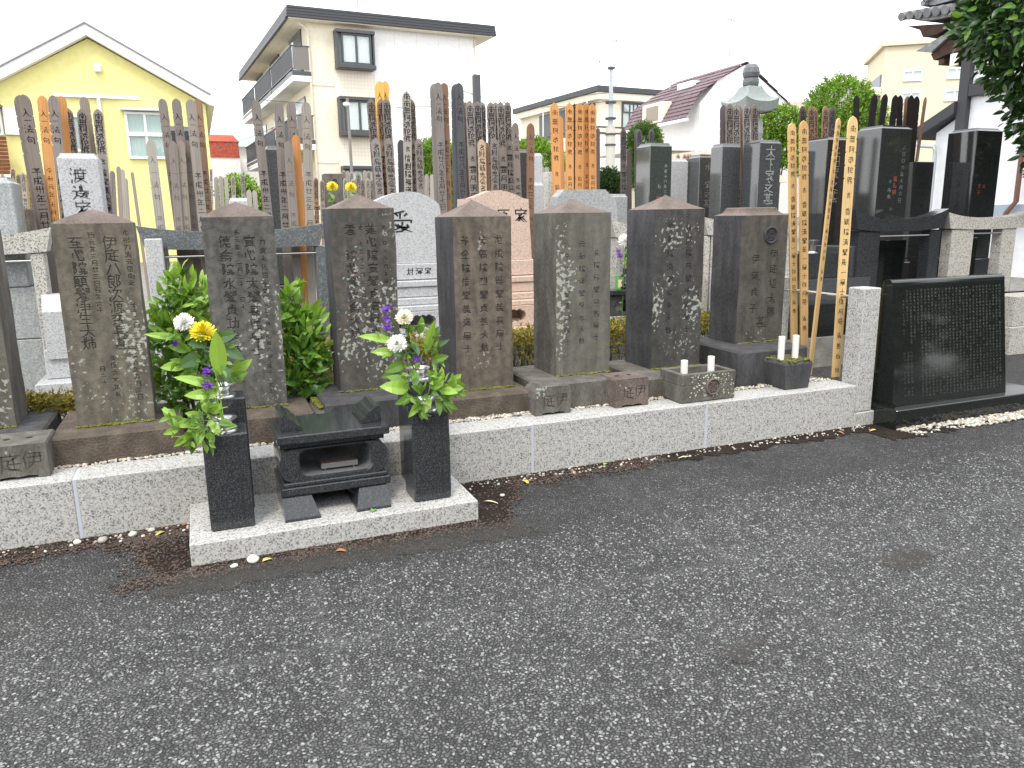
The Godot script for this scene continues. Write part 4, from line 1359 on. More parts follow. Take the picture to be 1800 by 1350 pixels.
	bx("base_step", Vector3(-.5, 0, -.34), Vector3(.5, .298, .2), M.midgrey, t)
	# black grave with offerings seen between the two grey steles
	t = thing("offering_table", "black polished offering table with flower cup, between the two grey steles", "offering table", Vector3(3.5, 0.3, -2.02))
	bx("lower_block", Vector3(-.28, .0, -.2), Vector3(.3, .33, .12), M.midgrey, t)
	var oo := box_outline(-.2, .28, .331, .52)
	var ii := scallop(-.1, .12, .37, .47, 4)
	g = Geo.new()
	g.ring(oo, ii, .1, .1)
	g.wall(oo, -.15, .1)
	g.wall(ii, -.1, .1, true)
	g.prism(ii, -.11, -.1)
	part("incense_house", g, M.slate, t)
	bx("shelf", Vector3(-.26, .521, -.2), Vector3(.3, .56, .13), M.black, t)
	bx("crest_block", Vector3(-.05, .561, -.16), Vector3(.26, .74, .0), M.slate, t)
	g = Geo.new()
	crest_shape(g, Vector3(.03, .64, .002), .04)
	part("crest", g, M.midgrey, t)
	g = Geo.new()
	g.box(Vector3(-.022, 0, -.022), Vector3(.022, .125, .022), .002)
	t = thing("drink_carton", "green and white drink carton offered beside the white chrysanthemum", "carton", Vector3(3.41, .861, -1.95))
	part("pack", g, mat(lin(.12, .42, .1), .5), t)
	bx("label_panel", Vector3(-.014, .02, .0222), Vector3(.0215, .09, .0228), mat(lin(.8, .78, .55), .5), t, 0.0)
	bx("label_stripe", Vector3(-.0215, .02, .0222), Vector3(-.0145, .11, .0228), mat(lin(.75, .35, .1), .5), t, 0.0)
	# right half: tall polished pillars
	pillar("dark green gravestone with pale and red date lines behind the blackish stele", 4.351, 4.615, -3.0, 0.27, 2.19, M.greenblack, [["平成十八年二月吉日", .45, .2, .034, .05, M.groove_gilt, .09], ["吉野", -.1, .4, .036, .055, M.groove_gilt, .09], ["仁士", .1, .52, .04, .05, M.groove_red, .11], ["利子", -.2, .52, .04, .05, M.groove_red, .11]])
	pillar("silvery polished gravestone between two dark ones", 5.0, 5.226, -3.6, 0.25, 2.09, M.pale, [])
	pillar("dark gravestone with running white characters beside the silvery one", 5.236, 5.5, -3.4, 0.22, 2.122, M.slate, [["永井家之墓", -.1, .1, .085, .1, M.groove_light, .06], ["仁一", -.75, .38, .035, .045, M.groove_red, .1]])
	pillar("dark gravestone half hidden by the tablets under the stupa", 5.199, 5.44, -2.95, 0.2, 2.196, M.slate, [])
	pillar("dark grey gravestone with five deep square characters above the crested stele", 5.395, 5.676, -2.6, 0.26, 2.207, M.slate, [["木下家之墓", 0.0, .085, .11, .118, M.groove_light, .09]])
	pillar("black gravestone with five white lined characters behind the fresh tablets", 7.32, 7.65, -3.7, 0.35, 2.385, M.mirror, [["上田家之墓", -.15, .11, .135, .145, M.groove_light, .055]])
	pillar("tallest black gravestone with a vertical date and two red names", 6.92, 7.36, -2.5, 0.35, 2.384, M.mirror, [["二〇〇六年七月六日", .55, .2, .045, .07, M.groove_light, .06], ["施主", .05, .36, .03, .05, M.groove, .06], ["安", -.2, .56, .035, .05, M.groove_light, .06], ["福吉明", .12, .53, .05, .07, M.groove_red, .1], ["尚南", -.22, .65, .045, .068, M.groove_light, .07], ["建之", .0, .8, .03, .05, M.groove_light, .06]])
	pillar("small black gravestone tucked between two tall ones", 7.916, 8.209, -2.9, 0.1, 2.074, M.mirror, [["村家之墓", .05, .12, .085, .125, M.groove, .06]], false)
	pillar("tall black gravestone with two red characters, in front of the white temple wall", 8.361, 8.78, -2.5, 0.38, 2.397, M.mirror, [["平成元年七月十八日", .4, .26, .035, .05, M.groove, .06], ["吉村", -.15, .5, .04, .06, M.groove, .06], ["秀子", -.4, .62, .05, .07, M.groove_red, .1], ["長", -.05, .62, .045, .06, M.groove_red, .1]])
	# polished steps glimpsed between crested stele and fresh tablets
	t = thing("stepped_base", "black polished grave base with silver vases behind the fresh tablets", "grave base", Vector3(5.55, 0.3, -2.25))
	bx("base_step", Vector3(-.75, 0, -.4), Vector3(1.05, .3, .38), M.black, t)
	bx("base_step", Vector3(-.55, .301, -.4), Vector3(.85, .55, .25), M.slate, t)
	bx("base_step", Vector3(-.4, .551, -.4), Vector3(.55, .8, .12), M.black, t)
	bx("side_wall", Vector3(.62, .551, -.3), Vector3(.95, .86, .2), M.slate, t)
	for x in [-.28, .25]:
		g = Geo.new()
		g.lathe([Vector2(.05, .801), Vector2(.03, .82), Vector2(.03, .88), Vector2(.055, .93), Vector2(.03, .925), Vector2(.001, .85)], Vector3(x, 0, .05), 16)
		part("vase", g, M.silver, t)
	# five ring stupa
	t = thing("stone_stupa", "tall stone stupa with flaring roof and ball finial", "stupa", Vector3(6.93, 0.3, -4.73))
	g = Geo.new()
	var N := 10
	for side in 4:
		var rot := Basis(Vector3.UP, PI / 2 * side)
		for i in N:
			for k in 6:
				var q := []
				for c in [[0, 0], [1, 0], [1, 1], [0, 1]]:
					var u := (float(i + c[0]) / N) * 2.0 - 1.0
					var s := float(k + c[1]) / 6.0
					var half := lerpf(0.265, 0.1, pow(s, 0.62))
					var y := 2.62 + 0.21 * pow(s, 1.5) + (1.0 - s) * 0.055 * pow(absf(u), 2.6)
					q.append(rot * Vector3(u * half, y, half))
				g.face(q, rot * Vector3(0, .4, 1))
			var e := []
			for c in [[0, 0], [1, 0], [1, 1], [0, 1]]:
				var u := (float(i + c[0]) / N) * 2.0 - 1.0
				e.append(rot * (Vector3(u * .265, 2.62 + .055 * pow(absf(u), 2.6), .265) if c[1] == 0 else Vector3(u * .248, 2.5 + .05 * pow(absf(u), 2.6), .248)))
			g.face(e, rot * Vector3(0, 0, 1))
			if i == 0: g.face([rot * Vector3(-.248, 2.52, .248), rot * Vector3(.248, 2.52, .248), rot * Vector3(0, 2.49, 0)], Vector3.DOWN)
	part("roof", g, M.stupa, t)
	g = Geo.new()
	g.lathe([Vector2(.08, 2.83), Vector2(.098, 2.84), Vector2(.105, 2.88), Vector2(.1, 2.925), Vector2(.085, 2.935), Vector2(.1, 2.95), Vector2(.112, 3.0), Vector2(.1, 3.06), Vector2(.075, 3.10), Vector2(.03, 3.118), Vector2(.001, 3.122)], Vector3.ZERO, 28)
	part("finial", g, M.bluegrey, t)
	g = Geo.new()
	g.lathe([Vector2(.12, 2.02), Vector2(.16, 2.1), Vector2(.185, 2.24), Vector2(.175, 2.38), Vector2(.12, 2.505), Vector2(.001, 2.506)], Vector3.ZERO, 28)
	part("drum", g, M.midgrey, t)
	bx("body_block", Vector3(-.2, 1.2, -.2), Vector3(.2, 2.02, .2), M.pale, t)
	bx("base_step", Vector3(-.45, 0, -.45), Vector3(.45, 1.198, .45), M.midgrey, t)
	# small far stones
	t = pillar("brown old gravestone with a round crest beyond the third stele", 1.53, 1.76, -6.0, .2, 2.058, M.stone, [], false, 1)
	g = Geo.new()
	crest_shape(g, Vector3(0.01, 1.66, .001), .04)
	part("crest", g, M.stone_cap, t)
	pillar("pale olive gravestone with brush characters left of the slender far tablets", 3.95, 4.2, -4.6, .18, 2.02, M.speck, [["〇松家之墓", 0.0, .12, .08, .1, M.groove, .06]], false, 1)
	pillar("slim light gravestone beside the orange tablets", 4.3, 4.5, -6.0, .2, 2.32, M.pale, [], true, 1)
	pillar("low grey gravestone far off below the green tree at left", 0.42, 0.66, -6.5, .2, 1.75, M.pale, [], true, 1)
	pillar("broad pale stone far off left of the balconies", 0.3, 0.62, -5.2, .2, 1.62, M.pale, [], false, 0)
	pillar("low brown gravestone behind the pale family pillar, left side", -1.52, -1.28, -3.6, .2, 1.62, M.stone_brown, [], false, 0)
	pillar("pale grey gravestone behind the orange tablets, low right", 3.55, 3.8, -4.4, .2, 1.86, M.pale, [], true, 1)
	pillar("low dark gravestone behind the clipped bush at center", 2.75, 2.98, -6.5, .2, 1.8, M.slate, [], true, 1)
	pillar("pale gravestone low between tablets left of the round clipped tree", 2.6, 2.78, -5.2, .2, 1.66, M.pale, [], true, 0)
	pillar("low grey gravestone left of the slender far tablets", 4.55, 4.8, -4.2, .2, 1.72, M.midgrey, [], true, 1)


# ---------------------------------------------------------------- houses
func window(parent: Node3D, x0: float, y0: float, x1: float, y1: float, z: float, frame: Material, cols: int, rows: int, curtain: Material, proud := 0.08, bar := 0.06) -> void:
	var g := Geo.new()
	var c := [[x0, y0, x1, y0 + bar], [x0, y1 - bar, x1, y1], [x0, y0 + bar, x0 + bar, y1 - bar], [x1 - bar, y0 + bar, x1, y1 - bar]]
	for i in range(1, cols):
		var x := lerpf(x0, x1, float(i) / cols)
		c.append([x - bar * .5, y0 + bar, x + bar * .5, y1 - bar])
	for q in c:
		g.box(Vector3(q[0], q[1], z + .002), Vector3(q[2], q[3], z + proud), 0.006)
	for i in range(1, rows):
		var y := lerpf(y0, y1, float(i) / rows)
		g.box(Vector3(x0 + bar + .001, y - bar * .5, z + .002), Vector3(x1 - bar - .001, y + bar * .5, z + proud - .004), 0.0)
	var w := part("window", g, frame, parent)
	# pleated curtain behind the glass
	g = Geo.new()
	var n := int((x1 - x0) / 0.045)
	for i in n:
		var a := lerpf(x0 + bar * .5, x1 - bar * .5, float(i) / n)
		var b := lerpf(x0 + bar * .5, x1 - bar * .5, float(i + 1) / n)
		var za := z + 0.006 + 0.014 * (i % 2)
		var zb := z + 0.006 + 0.014 * ((i + 1) % 2)
		g.face([Vector3(a, y0 + bar * .5, za), Vector3(b, y0 + bar * .5, zb), Vector3(b, y1 - bar * .5, zb), Vector3(a, y1 - bar * .5, za)], Vector3(0, 0, 1))
	part("curtain", g, curtain, w)
	g = Geo.new()
	g.box(Vector3(x0 + bar * .5, y0 + bar * .5, z + proud * .55), Vector3(x1 - bar * .5, y1 - bar * .5, z + proud * .55 + .005))
	part("pane", g, M.glass, w)


func pipe(parent: Node3D, pts: Array, r: float, m: Material, called := "downpipe") -> void:
	var g := Geo.new()
	g.tube(pts, r, r, 8)
	part(called, g, m, parent)


func antenna(label: String, at: Vector3, h: float, called := "antenna") -> void:
	var t := thing(called, label, "antenna", at, 0.5, "television aerials on the roofs")
	var g := Geo.new()
	g.tube([Vector3.ZERO, Vector3(0, h, 0)], 0.022, 0.018, 6)
	part("mast", g, M.dark_metal, t)
	g = Geo.new()
	g.tube([Vector3(-.5, h * .93, 0), Vector3(.5, h * .97, 0)], 0.012, 0.012, 5)
	for k in 6:
		g.tube([Vector3(-.45 + .17 * k, h * .945, -.25 + .03 * k), Vector3(-.45 + .17 * k, h * .945, .25 - .03 * k)], 0.008, 0.008, 4)
	part("elements", g, M.dark_metal, t)


func houses() -> void:
	M.glass = mat(Color(.75, .85, .85, .12), 0.03, 0.6)
	M.glass.transparency = BaseMaterial3D.TRANSPARENCY_ALPHA
	M.curtain = mat(lin(.62, .66, .64), 0.9)
	M.curtain_green = mat(lin(.3, .42, .37), 0.9)
	M.curtain_dim = mat(lin(.2, .22, .22), 0.9)
	M.yellow = stucco(201, Color(.75, .69, .29), 0.9)
	M.cream = stucco(203, Color(.78, .72, .58), 0.9)
	M.cream_far = stucco(204, Color(.7, .63, .46), 0.9)
	M.tile_cream = mat(Color.WHITE, 0.45)
	var im := Image.create(64, 64, false, Image.FORMAT_RGB8)
	im.fill(Color(.73, .69, .65))
	im.fill_rect(Rect2i(3, 3, 61, 61), Color(.91, .87, .8))
	M.tile_cream.albedo_texture = ImageTexture.create_from_image(im)
	tri(M.tile_cream, 0.13)
	M.roof_dark = mat(lin(.04, .044, .05), 0.5)
	M.roof_purple = stucco(205, Color(.17, .125, .14), 0.85)
	M.wood_dark = stucco(206, Color(.16, .055, .03), 0.8)
	M.wood_dark2 = stucco(210, Color(.06, .035, .025), 0.8)
	M.beam = mat(lin(.035, .036, .042), 0.6)
	M.plaster = stucco(207, Color(.75, .77, .8), 0.9)
	M.tile_grey = stucco(208, Color(.2, .205, .215), 0.5)
	M.red_brick = stucco(209, Color(.42, .1, .065), 0.9)

	# yellow house
	var t := thing("yellow_house", "bright yellow gabled house with white eaves behind the tablets at left", "house", Vector3(-2.35, 0.3, -22))
	var g := Geo.new()
	g.prism(PackedVector2Array([Vector2(-4.3, 0), Vector2(2.95, 0), Vector2(2.95, 4.62), Vector2(0, 6.28), Vector2(-4.3, 3.86)]), -9.0, 0.0)
	part("wall", g, M.yellow, t)
	for s in [[0.0, 6.62, 3.12, 4.86], [0.0, 6.62, -5.4, 3.5]]:
		g = Geo.new()
		var dn := Vector3(0, -0.3, 0)
		var a := Vector3(s[0], s[1], 0.28)
		var b := Vector3(s[2], s[3], 0.28)
		var bk := Vector3(0, 0, -9.5)
		g.face([a, b, b + dn, a + dn], Vector3(0, 0, 1))
		g.face([a, b, b + bk, a + bk], Vector3(0, 1, 0))
		g.face([a + dn, b + dn, b + dn + bk, a + dn + bk], Vector3(0, -1, 0))
		g.face([b, b + dn, b + dn + bk, b + bk], b - a)
		part("roof", g, M.white, t)
		g = Geo.new()
		g.tube([a + Vector3(0, .02, .02), b + Vector3(0, .02, .02)], .03, .03, 6)
		part("roof_trim", g, mat(lin(.3, .3, .31), .5), t)
	pipe(t, [Vector3(3.16, 4.62, 0.3), Vector3(3.16, 4.62, -9)], 0.06, M.white, "gutter")
	bx("trim_band", Vector3(-1.05, 4.68, 0.002), Vector3(1.18, 4.76, 0.1), M.white, t, 0.004)
	pipe(t, [Vector3(0.1, 4.68, 0.06), Vector3(0.1, 0.3, 0.06)], 0.05, M.white)
	bx("vent_hood", Vector3(0.08, 5.38, 0.002), Vector3(0.26, 5.62, 0.16), M.white, t, 0.03)
	bx("window_hood", Vector3(0.62, 4.37, 0.002), Vector3(1.85, 4.42, 0.3), M.white, t, 0.004)
	window(t, 0.72, 3.02, 1.78, 4.34, 0.0, M.white, 2, 1, M.curtain_green, 0.1, 0.07)
	bx("window_bar", Vector3(0.72, 3.66, 0.002), Vector3(1.78, 3.76, 0.13), M.white, t, 0.004)
	window(t, 2.2, 3.1, 2.72, 3.85, 0.0, M.dark_metal, 2, 1, M.curtain_dim)
	window(t, -0.95, 3.2, -0.2, 4.2, 0.0, M.white, 1, 1, M.curtain_dim)
	bx("white_shutter", Vector3(-2.3, 3.62, 0.002), Vector3(-1.86, 4.34, 0.12), M.white, t, 0.006)
	window(t, -3.2, 3.6, -2.35, 4.3, 0.0, M.white, 2, 1, M.curtain_dim)
	bx("awning", Vector3(-3.2, 4.32, 0.002), Vector3(-2.3, 4.4, 0.5), M.dark_metal, t)
	for k in 10:
		bx("balcony_slat", Vector3(-3.6, 2.55 + .1 * k, 0.35), Vector3(-2.26, 2.635 + .1 * k, 0.39), M.wood_dark, t, 0.004)
	for k in 5:
		bx("fence_slat", Vector3(-3.6, 1.95 + .1 * k, 0.35), Vector3(-2.36, 2.035 + .1 * k, 0.39), M.wood_dark, t, 0.004)
	bx("balcony_floor", Vector3(-3.7, 2.46, 0.002), Vector3(-2.24, 2.53, 0.42), M.white, t)
	bx("painted_porch_shade", Vector3(-2.15, 0.0, 0.002), Vector3(-1.4, 2.55, 0.02), mat(lin(.32, .22, .06), .9), t, 0.0)  # flat panel; the porch shade is put into its brown colour

	# three storey apartment block
	t = thing("apartment_block", "pale three storey apartment block with dark flat roof and bay windows", "building", Vector3(4.48, 0.3, -27), deg_to_rad(3.82))
	bx("wall", Vector3(0, 0, -13), Vector3(6.63, 8.42, 0), M.cream, t, 0.0)
	bx("tile_panel", Vector3(0.88, 0, 0.002), Vector3(2.42, 8.4, 0.03), M.tile_cream, t, 0.0)
	bx("facade_skin", Vector3(2.44, 0, 0.002), Vector3(6.61, 8.38, 0.022), M.white_wall, t, 0.0)
	for k in 2:
		bx("floor_joint", Vector3(0.01, 3.3 + 2.8 * k, 0.0222), Vector3(6.6, 3.33 + 2.8 * k, 0.026), mat(lin(.5, .48, .45), .9), t, 0.0)
	for x in [2.43, 3.3, 4.2, 5.1, 6.0]:
		bx("panel_joint", Vector3(x, 0.1, 0.0221), Vector3(x + .012, 8.3, 0.025), mat(lin(.62, .6, .56), .9), t, 0.0)
	# roof slab with three grooves
	g = Geo.new()
	for k in 4:
		var e := 0.03 * (3 - k) 
		g.box(Vector3(-0.78 - e * .4, 8.34 + .1 * k, -13.6), Vector3(7.42 + e * .4, 8.432 + .1 * k, 0.42 + e * .4), 0.01)
	part("roof", g, M.roof_dark, t)
	bx("soffit", Vector3(-0.74, 8.3, -13.5), Vector3(7.38, 8.338, 0.38), M.cream, t, 0.0)
	pipe(t, [Vector3(-0.8, 8.3, 0.3), Vector3(-0.8, 8.3, -13.4)], 0.06, M.roof_dark, "gutter")
	pipe(t, [Vector3(-0.35, 8.25, 0.1), Vector3(-0.02, 8.0, 0.1), Vector3(-0.02, 0.1, 0.1)], 0.045, mat(lin(.6, .55, .45), .5))
	pipe(t, [Vector3(6.66, 8.3, 0.05), Vector3(6.66, 0.1, 0.05)], 0.04, mat(lin(.6, .55, .45), .5))
	for q in [[6.88, 7.96], [4.46, 5.6], [1.9, 3.08]]:
		# projecting bay
		bx("bay_head", Vector3(0.92, q[1], 0.031), Vector3(2.4, q[1] + .12, 0.5), M.dark_metal, t, 0.01)
		bx("bay_sill", Vector3(0.92, q[0] - .16, 0.031), Vector3(2.4, q[0], 0.5), M.dark_metal, t, 0.02)
		window(t, 1.12, q[0], 2.26, q[1], 0.34, M.dark_metal, 2, 1, M.curtain, 0.1, 0.07)
		for s in [0.93, 2.31]:
			bx("bay_cheek", Vector3(s, q[0] + .002, 0.032), Vector3(s + .07, q[1] - .002, 0.44), M.dark_metal, t, 0.004)
		bx("bay_back", Vector3(1.02, q[0] + .002, 0.032), Vector3(2.3, q[1] - .002, 0.335), M.curtain_dim, t, 0.0)
	# balconies along the left flank
	for fl in 3:
		var y := 6.2 - 2.42 * fl
		for s in [[0.15, -4.6], [-4.75, -9.5], [-9.65, -14.2]]:
			g = Geo.new()
			g.box(Vector3(-0.68, y, s[1]), Vector3(-0.002, y + .12, s[0]), 0.01)
			g.box(Vector3(-0.70, y + .122, s[1] - .01), Vector3(-0.003, y + .2, s[0] + .01), 0.01)
			var b := part("balcony", g, M.white, t)
			g = Geo.new()
			g.box(Vector3(-0.69, y + .202, s[1]), Vector3(-0.002, y + .36, s[0]), 0.006)
			g.box(Vector3(-0.70, y + 1.2, s[1]), Vector3(-0.64, y + 1.25, s[0]), 0.004)
			g.box(Vector3(-0.70, y + .42, s[1]), Vector3(-0.64, y + .46, s[0]), 0.004)
			g.box(Vector3(-0.70, y + 1.2, s[0] - .05), Vector3(-0.01, y + 1.25, s[0]), 0.004)
			var n := int((s[0] - s[1]) / 0.13)
			for i in n:
				var z: float = s[0] - .06 - i * .13
				g.box(Vector3(-0.685, y + .46, z - .022), Vector3(-0.655, y + 1.2, z + .022), 0.0)
			part("railing", g, M.dark_metal, b)
			g = Geo.new()
			g.box(Vector3(-0.63, y + .42, s[0] - .03), Vector3(-0.02, y + 1.19, s[0] - .015), 0.0)
			part("end_panel", g, mat(lin(.16, .15, .14), .5), b)
			g = Geo.new()
			g.box(Vector3(-0.05, y + .4, s[1] + 1.0), Vector3(-0.003, y + 2.1, s[0] - 1.3), 0.0)
			part("balcony_door", g, mat(lin(.1, .12, .13), .2), b)
			for k in 3:
				g = Geo.new()
				g.box(Vector3(-0.45, y + .9, s[0] - .8 - k * 1.0), Vector3(-0.43, y + 1.5, s[0] - 1.2 - k * 1.0), 0.0)
				part("laundry", g, mat([lin(.75, .75, .75), lin(.6, .12, .2), lin(.5, .55, .62)][k], .9), b)
	antenna("thin mast rising from the dark apartment roof", Vector3(7.0, 8.9, -30), 2.2)
	g = Geo.new()
	g.box(Vector3(-0.13, 0, -0.13), Vector3(0.13, 6.45, 0.13), 0.02)
	single("dark_post", g, M.dark_metal, "dark square post beside the right corner of the apartment block", "post", "", Vector3(10.32, 0.3, -25))

	# small red hipped roof between yellow house and apartments
	t = thing("red_house", "small red walled building beyond the yellow house", "house", Vector3(1.85, 0.3, -40))
	bx("wall", Vector3(-0.85, 0, -4), Vector3(0.62, 4.5, 0), M.white_wall, t, 0.0)
	bx("red_siding", Vector3(-0.83, 4.42, 0.002), Vector3(0.6, 5.2, 0.05), M.red_brick, t, 0.0)
	g = Geo.new()
	g.taper([-0.85, -4, 0.65, 0.1], 5.2, [-0.85, -3, 0.4, -0.6], 5.6)
	part("roof", g, M.red_brick, t)
	t = thing("pale_green_house", "pale house with mint roof edge behind the balconies", "house", Vector3(3.0, 0.3, -44))
	bx("wall", Vector3(-0.6, 0, -5), Vector3(4, 5.3, 0), M.white_wall, t, 0.0)
	g = Geo.new()
	g.taper([-0.9, -5.2, 4.2, 0.3], 5.3, [0.8, -4, 3.5, -1.4], 6.3)
	part("roof", g, mat(lin(.42, .55, .52), .7), t)

	# house with roof deck
	t = thing("deck_house", "cream house with dark roof edge and covered balcony beyond the orange tablets", "house", Vector3(20.4, 0.3, -34), deg_to_rad(5.0))
	bx("wall", Vector3(0, 0, -9), Vector3(6.5, 7.5, 0), M.cream, t, 0.0)
	g = Geo.new()
	g.box(Vector3(-0.4, 7.55, -9.4), Vector3(6.8, 7.85, 0.4), 0.02)
	part("roof", g, M.roof_dark, t)
	bx("fascia", Vector3(-0.3, 7.2, -9.2), Vector3(6.6, 7.54, 0.3), M.cream, t, 0.0)
	window(t, 1.45, 6.6, 2.85, 7.1, 0.0, M.dark_metal, 2, 1, M.curtain)
	window(t, 1.4, 5.75, 2.9, 7.15, 0.002, M.dark_metal, 3, 1, M.curtain)
	bx("balcony_wall", Vector3(-0.5, 3.4, -7.0), Vector3(-0.01, 5.5, 0.6), M.cream, t, 0.0)
	bx("balcony_front", Vector3(-0.48, 3.4, 0.02), Vector3(5.2, 5.35, 0.62), M.white_wall, t, 0.0)
	g = Geo.new()
	for y in [5.45, 5.75]:
		g.tube([Vector3(-0.45, y, 0.6), Vector3(5.1, y, 0.6)], 0.05, 0.05, 6)
		g.tube([Vector3(-0.45, y, 0.6), Vector3(-0.45, y, -7)], 0.05, 0.05, 6)
	part("railing", g, M.dark_metal, t)
	for k in 4:
		pipe(t, [Vector3(-0.4, 5.5, -.6 - k * 1.6), Vector3(-0.4, 7.2, -.6 - k * 1.6)], 0.04, M.white, "balcony_pole")
	bx("painted_recess_shade", Vector3(-0.06, 5.5, -6.5), Vector3(-0.004, 7.1, -0.4), mat(lin(.09, .1, .11), .5), t, 0.0)  # flat dark panel on the wall, coloured as the shade under the roof
	window(t, 0.9, 1.9, 1.9, 3.2, 0.0, M.dark_metal, 2, 1, M.curtain)
	window(t, 2.6, 1.7, 3.6, 3.0, 0.0, M.dark_metal, 2, 1, M.curtain)
	antenna("forked aerial left of the utility pole", Vector3(20.9, 8.15, -35), 1.5)
	antenna("taller aerial right of the utility pole", Vector3(22.2, 8.15, -35.5), 2.8)

	# house with mansard roof
	t = thing("mansard_house", "white house with purple shingled mansard roof and white gable", "house", Vector3(21.1, 0.3, -26))
	g = Geo.new()
	g.prism(PackedVector2Array([Vector2(0, 0), Vector2(5.6, 0), Vector2(5.6, 5.7), Vector2(2.32, 7.7), Vector2(0.9, 7.0), Vector2(0.0, 5.95)]), -5.2, 0.0)
	part("wall", g, M.white_wall, t)
	for s in [[Vector2(2.36, 7.82), Vector2(-0.05, 6.42)], [Vector2(-0.06, 6.42), Vector2(-0.72, 5.35)], [Vector2(2.36, 7.82), Vector2(5.9, 5.4)]]:
		# shingle courses, each proud of the one below
		var n := 6
		g = Geo.new()
		for k in n:
			var a: Vector2 = s[0].lerp(s[1], float(k) / n)
			var b: Vector2 = s[0].lerp(s[1], float(k + 1) / n)
			var d := (b - a).normalized()
			var q := Vector2(-d.y, d.x) * (1.0 if s[1].x < s[0].x else -1.0)
			if q.y < 0: q = -q
			var z1 := 0.12
			var cols := 9
			for c in cols:
				var za := lerpf(-5.4, z1, float(c) / cols) + 0.02 * (k % 2)
				var zb := lerpf(-5.4, z1, float(c + 1) / cols) - 0.02
				var lift := q * (0.05 + 0.008 * ((c * 7 + k * 3) % 3))
				g.face([Vector3(a.x, a.y, za) + Vector3(q.x * .02, q.y * .02, 0), Vector3(a.x, a.y, zb) + Vector3(q.x * .02, q.y * .02, 0), Vector3(b.x + lift.x, b.y + lift.y, zb), Vector3(b.x + lift.x, b.y + lift.y, za)], Vector3(q.x, q.y, 0))
				g.face([Vector3(b.x, b.y, za), Vector3(b.x, b.y, zb), Vector3(b.x + lift.x, b.y + lift.y, zb), Vector3(b.x + lift.x, b.y + lift.y, za)], Vector3(d.x, d.y, 0))
		part("roof_shingles", g, M.roof_purple, t)
	bx("skylight", Vector3(0.9, 7.0, -3.2), Vector3(1.5, 7.3, -2.0), M.white, t, 0.02)
	bx("dormer", Vector3(-0.75, 5.35, -3.6), Vector3(-0.2, 6.3, -1.9), M.cream, t, 0.02)
	g = Geo.new()
	g.box(Vector3(-0.78, 5.5, -3.2), Vector3(-0.755, 6.15, -2.2), 0.0)
	part("dormer_window", g, mat(lin(.25, .2, .15), .3), t)
	bx("eave_gutter", Vector3(-0.85, 5.2, -5.4), Vector3(-0.7, 5.32, 0.2), M.white, t, 0.02)
	bx("lean_to_roof", Vector3(-2.6, 4.0, -5.0), Vector3(-0.02, 4.12, -0.3), M.white, t, 0.01)
	bx("lean_to_wall", Vector3(-1.2, 0, -4.6), Vector3(-0.02, 3.98, -0.8), M.cream, t, 0.0)
	window(t, 0.25, 2.4, 1.15, 3.85, 0.0, mat(lin(.4, .36, .28), .6), 2, 1, M.curtain)
	g = Geo.new()
	for s in [[-1.1, 2.2, -0.25, 3.6]]:
		g.box(Vector3(s[0], s[1], -0.797), Vector3(s[2], s[3], -0.75), 0.01)
	part("shutter", g, mat(lin(.22, .24, .25), .4), t)
	antenna("lone thin mast above the purple roof ridge", Vector3(22.7, 8.05, -26.2), 1.9)

	# cream block far away
	t = thing("far_apartments", "big cream apartment block far behind the dark tablets", "building", Vector3(93.8, 0.3, -85), deg_to_rad(-36.4))
	bx("wall", Vector3(0, 0, -14), Vector3(13.2, 24.3, 0), M.cream_far, t, 0.0)
	bx("side_wing", Vector3(13.21, 0, -8), Vector3(24, 23.2, -1.6), M.cream, t, 0.0)
	bx("roof", Vector3(-0.5, 24.31, -15), Vector3(13.6, 24.9, 0.5), M.cream_far, t, 0.0)
	for fl in 5:
		for x in [2.6, 8.2]:
			if fl > 0 or x > 5: window(t, x, 7.6 + 2.95 * fl, x + 2.5, 9.1 + 2.95 * fl, 0.0, M.white, 2, 1, M.curtain, 0.2, 0.2)
		bx("balcony", Vector3(-2.2, 6.0 + 2.95 * fl, -13), Vector3(-0.01, 7.1 + 2.95 * fl, -0.6), M.cream, t, 0.0)
		bx("painted_balcony_shade", Vector3(-0.2, 7.12 + 2.95 * fl, -12.6), Vector3(-0.02, 8.9 + 2.95 * fl, -1.2), mat(lin(.16, .19, .24), .5), t, 0.0)  # dark panel paints the shade between the balcony fronts
		for x in [16.0, 20.0]:
			window(t, x, 7.6 + 2.95 * fl, x + 1.1, 9.0 + 2.95 * fl, -1.6, mat(lin(.4, .36, .3), .6), 1, 1, M.curtain_dim, 0.2, 0.15)
	t = thing("far_flats", "low beige block far behind the stupa and brown tablets", "building", Vector3(74, 0.3, -80), deg_to_rad(-20))
	bx("wall", Vector3(0, 0, -8), Vector3(9, 14.2, 0), stucco(211, Color(.5, .45, .38), .9), t, 0.0)
	bx("stair_tower", Vector3(5.2, 14.21, -5), Vector3(9, 17.8, -0.5), mat(lin(.32, .3, .33), .9), t, 0.0)
	bx("parapet", Vector3(-1.2, 13.2, -8.2), Vector3(9.2, 15.4, 0.3), stucco(212, Color(.55, .48, .4), .9), t, 0.0)
	t = thing("garden_house", "small pinkish roofed shed between dark tablets and temple", "house", Vector3(13.2, 0.3, -13))
	bx("wall", Vector3(-0.9, 0, -3), Vector3(1.3, 2.0, 0), M.white_wall, t, 0.0)
	g = Geo.new()
	g.taper([-1.1, -3.2, 1.5, 0.25], 2.0, [-0.3, -2.6, 1.2, -1.0], 2.9)
	part("roof", g, stucco(213, Color(.55, .36, .3), .9), t)

	temple()
	pole_and_wires()


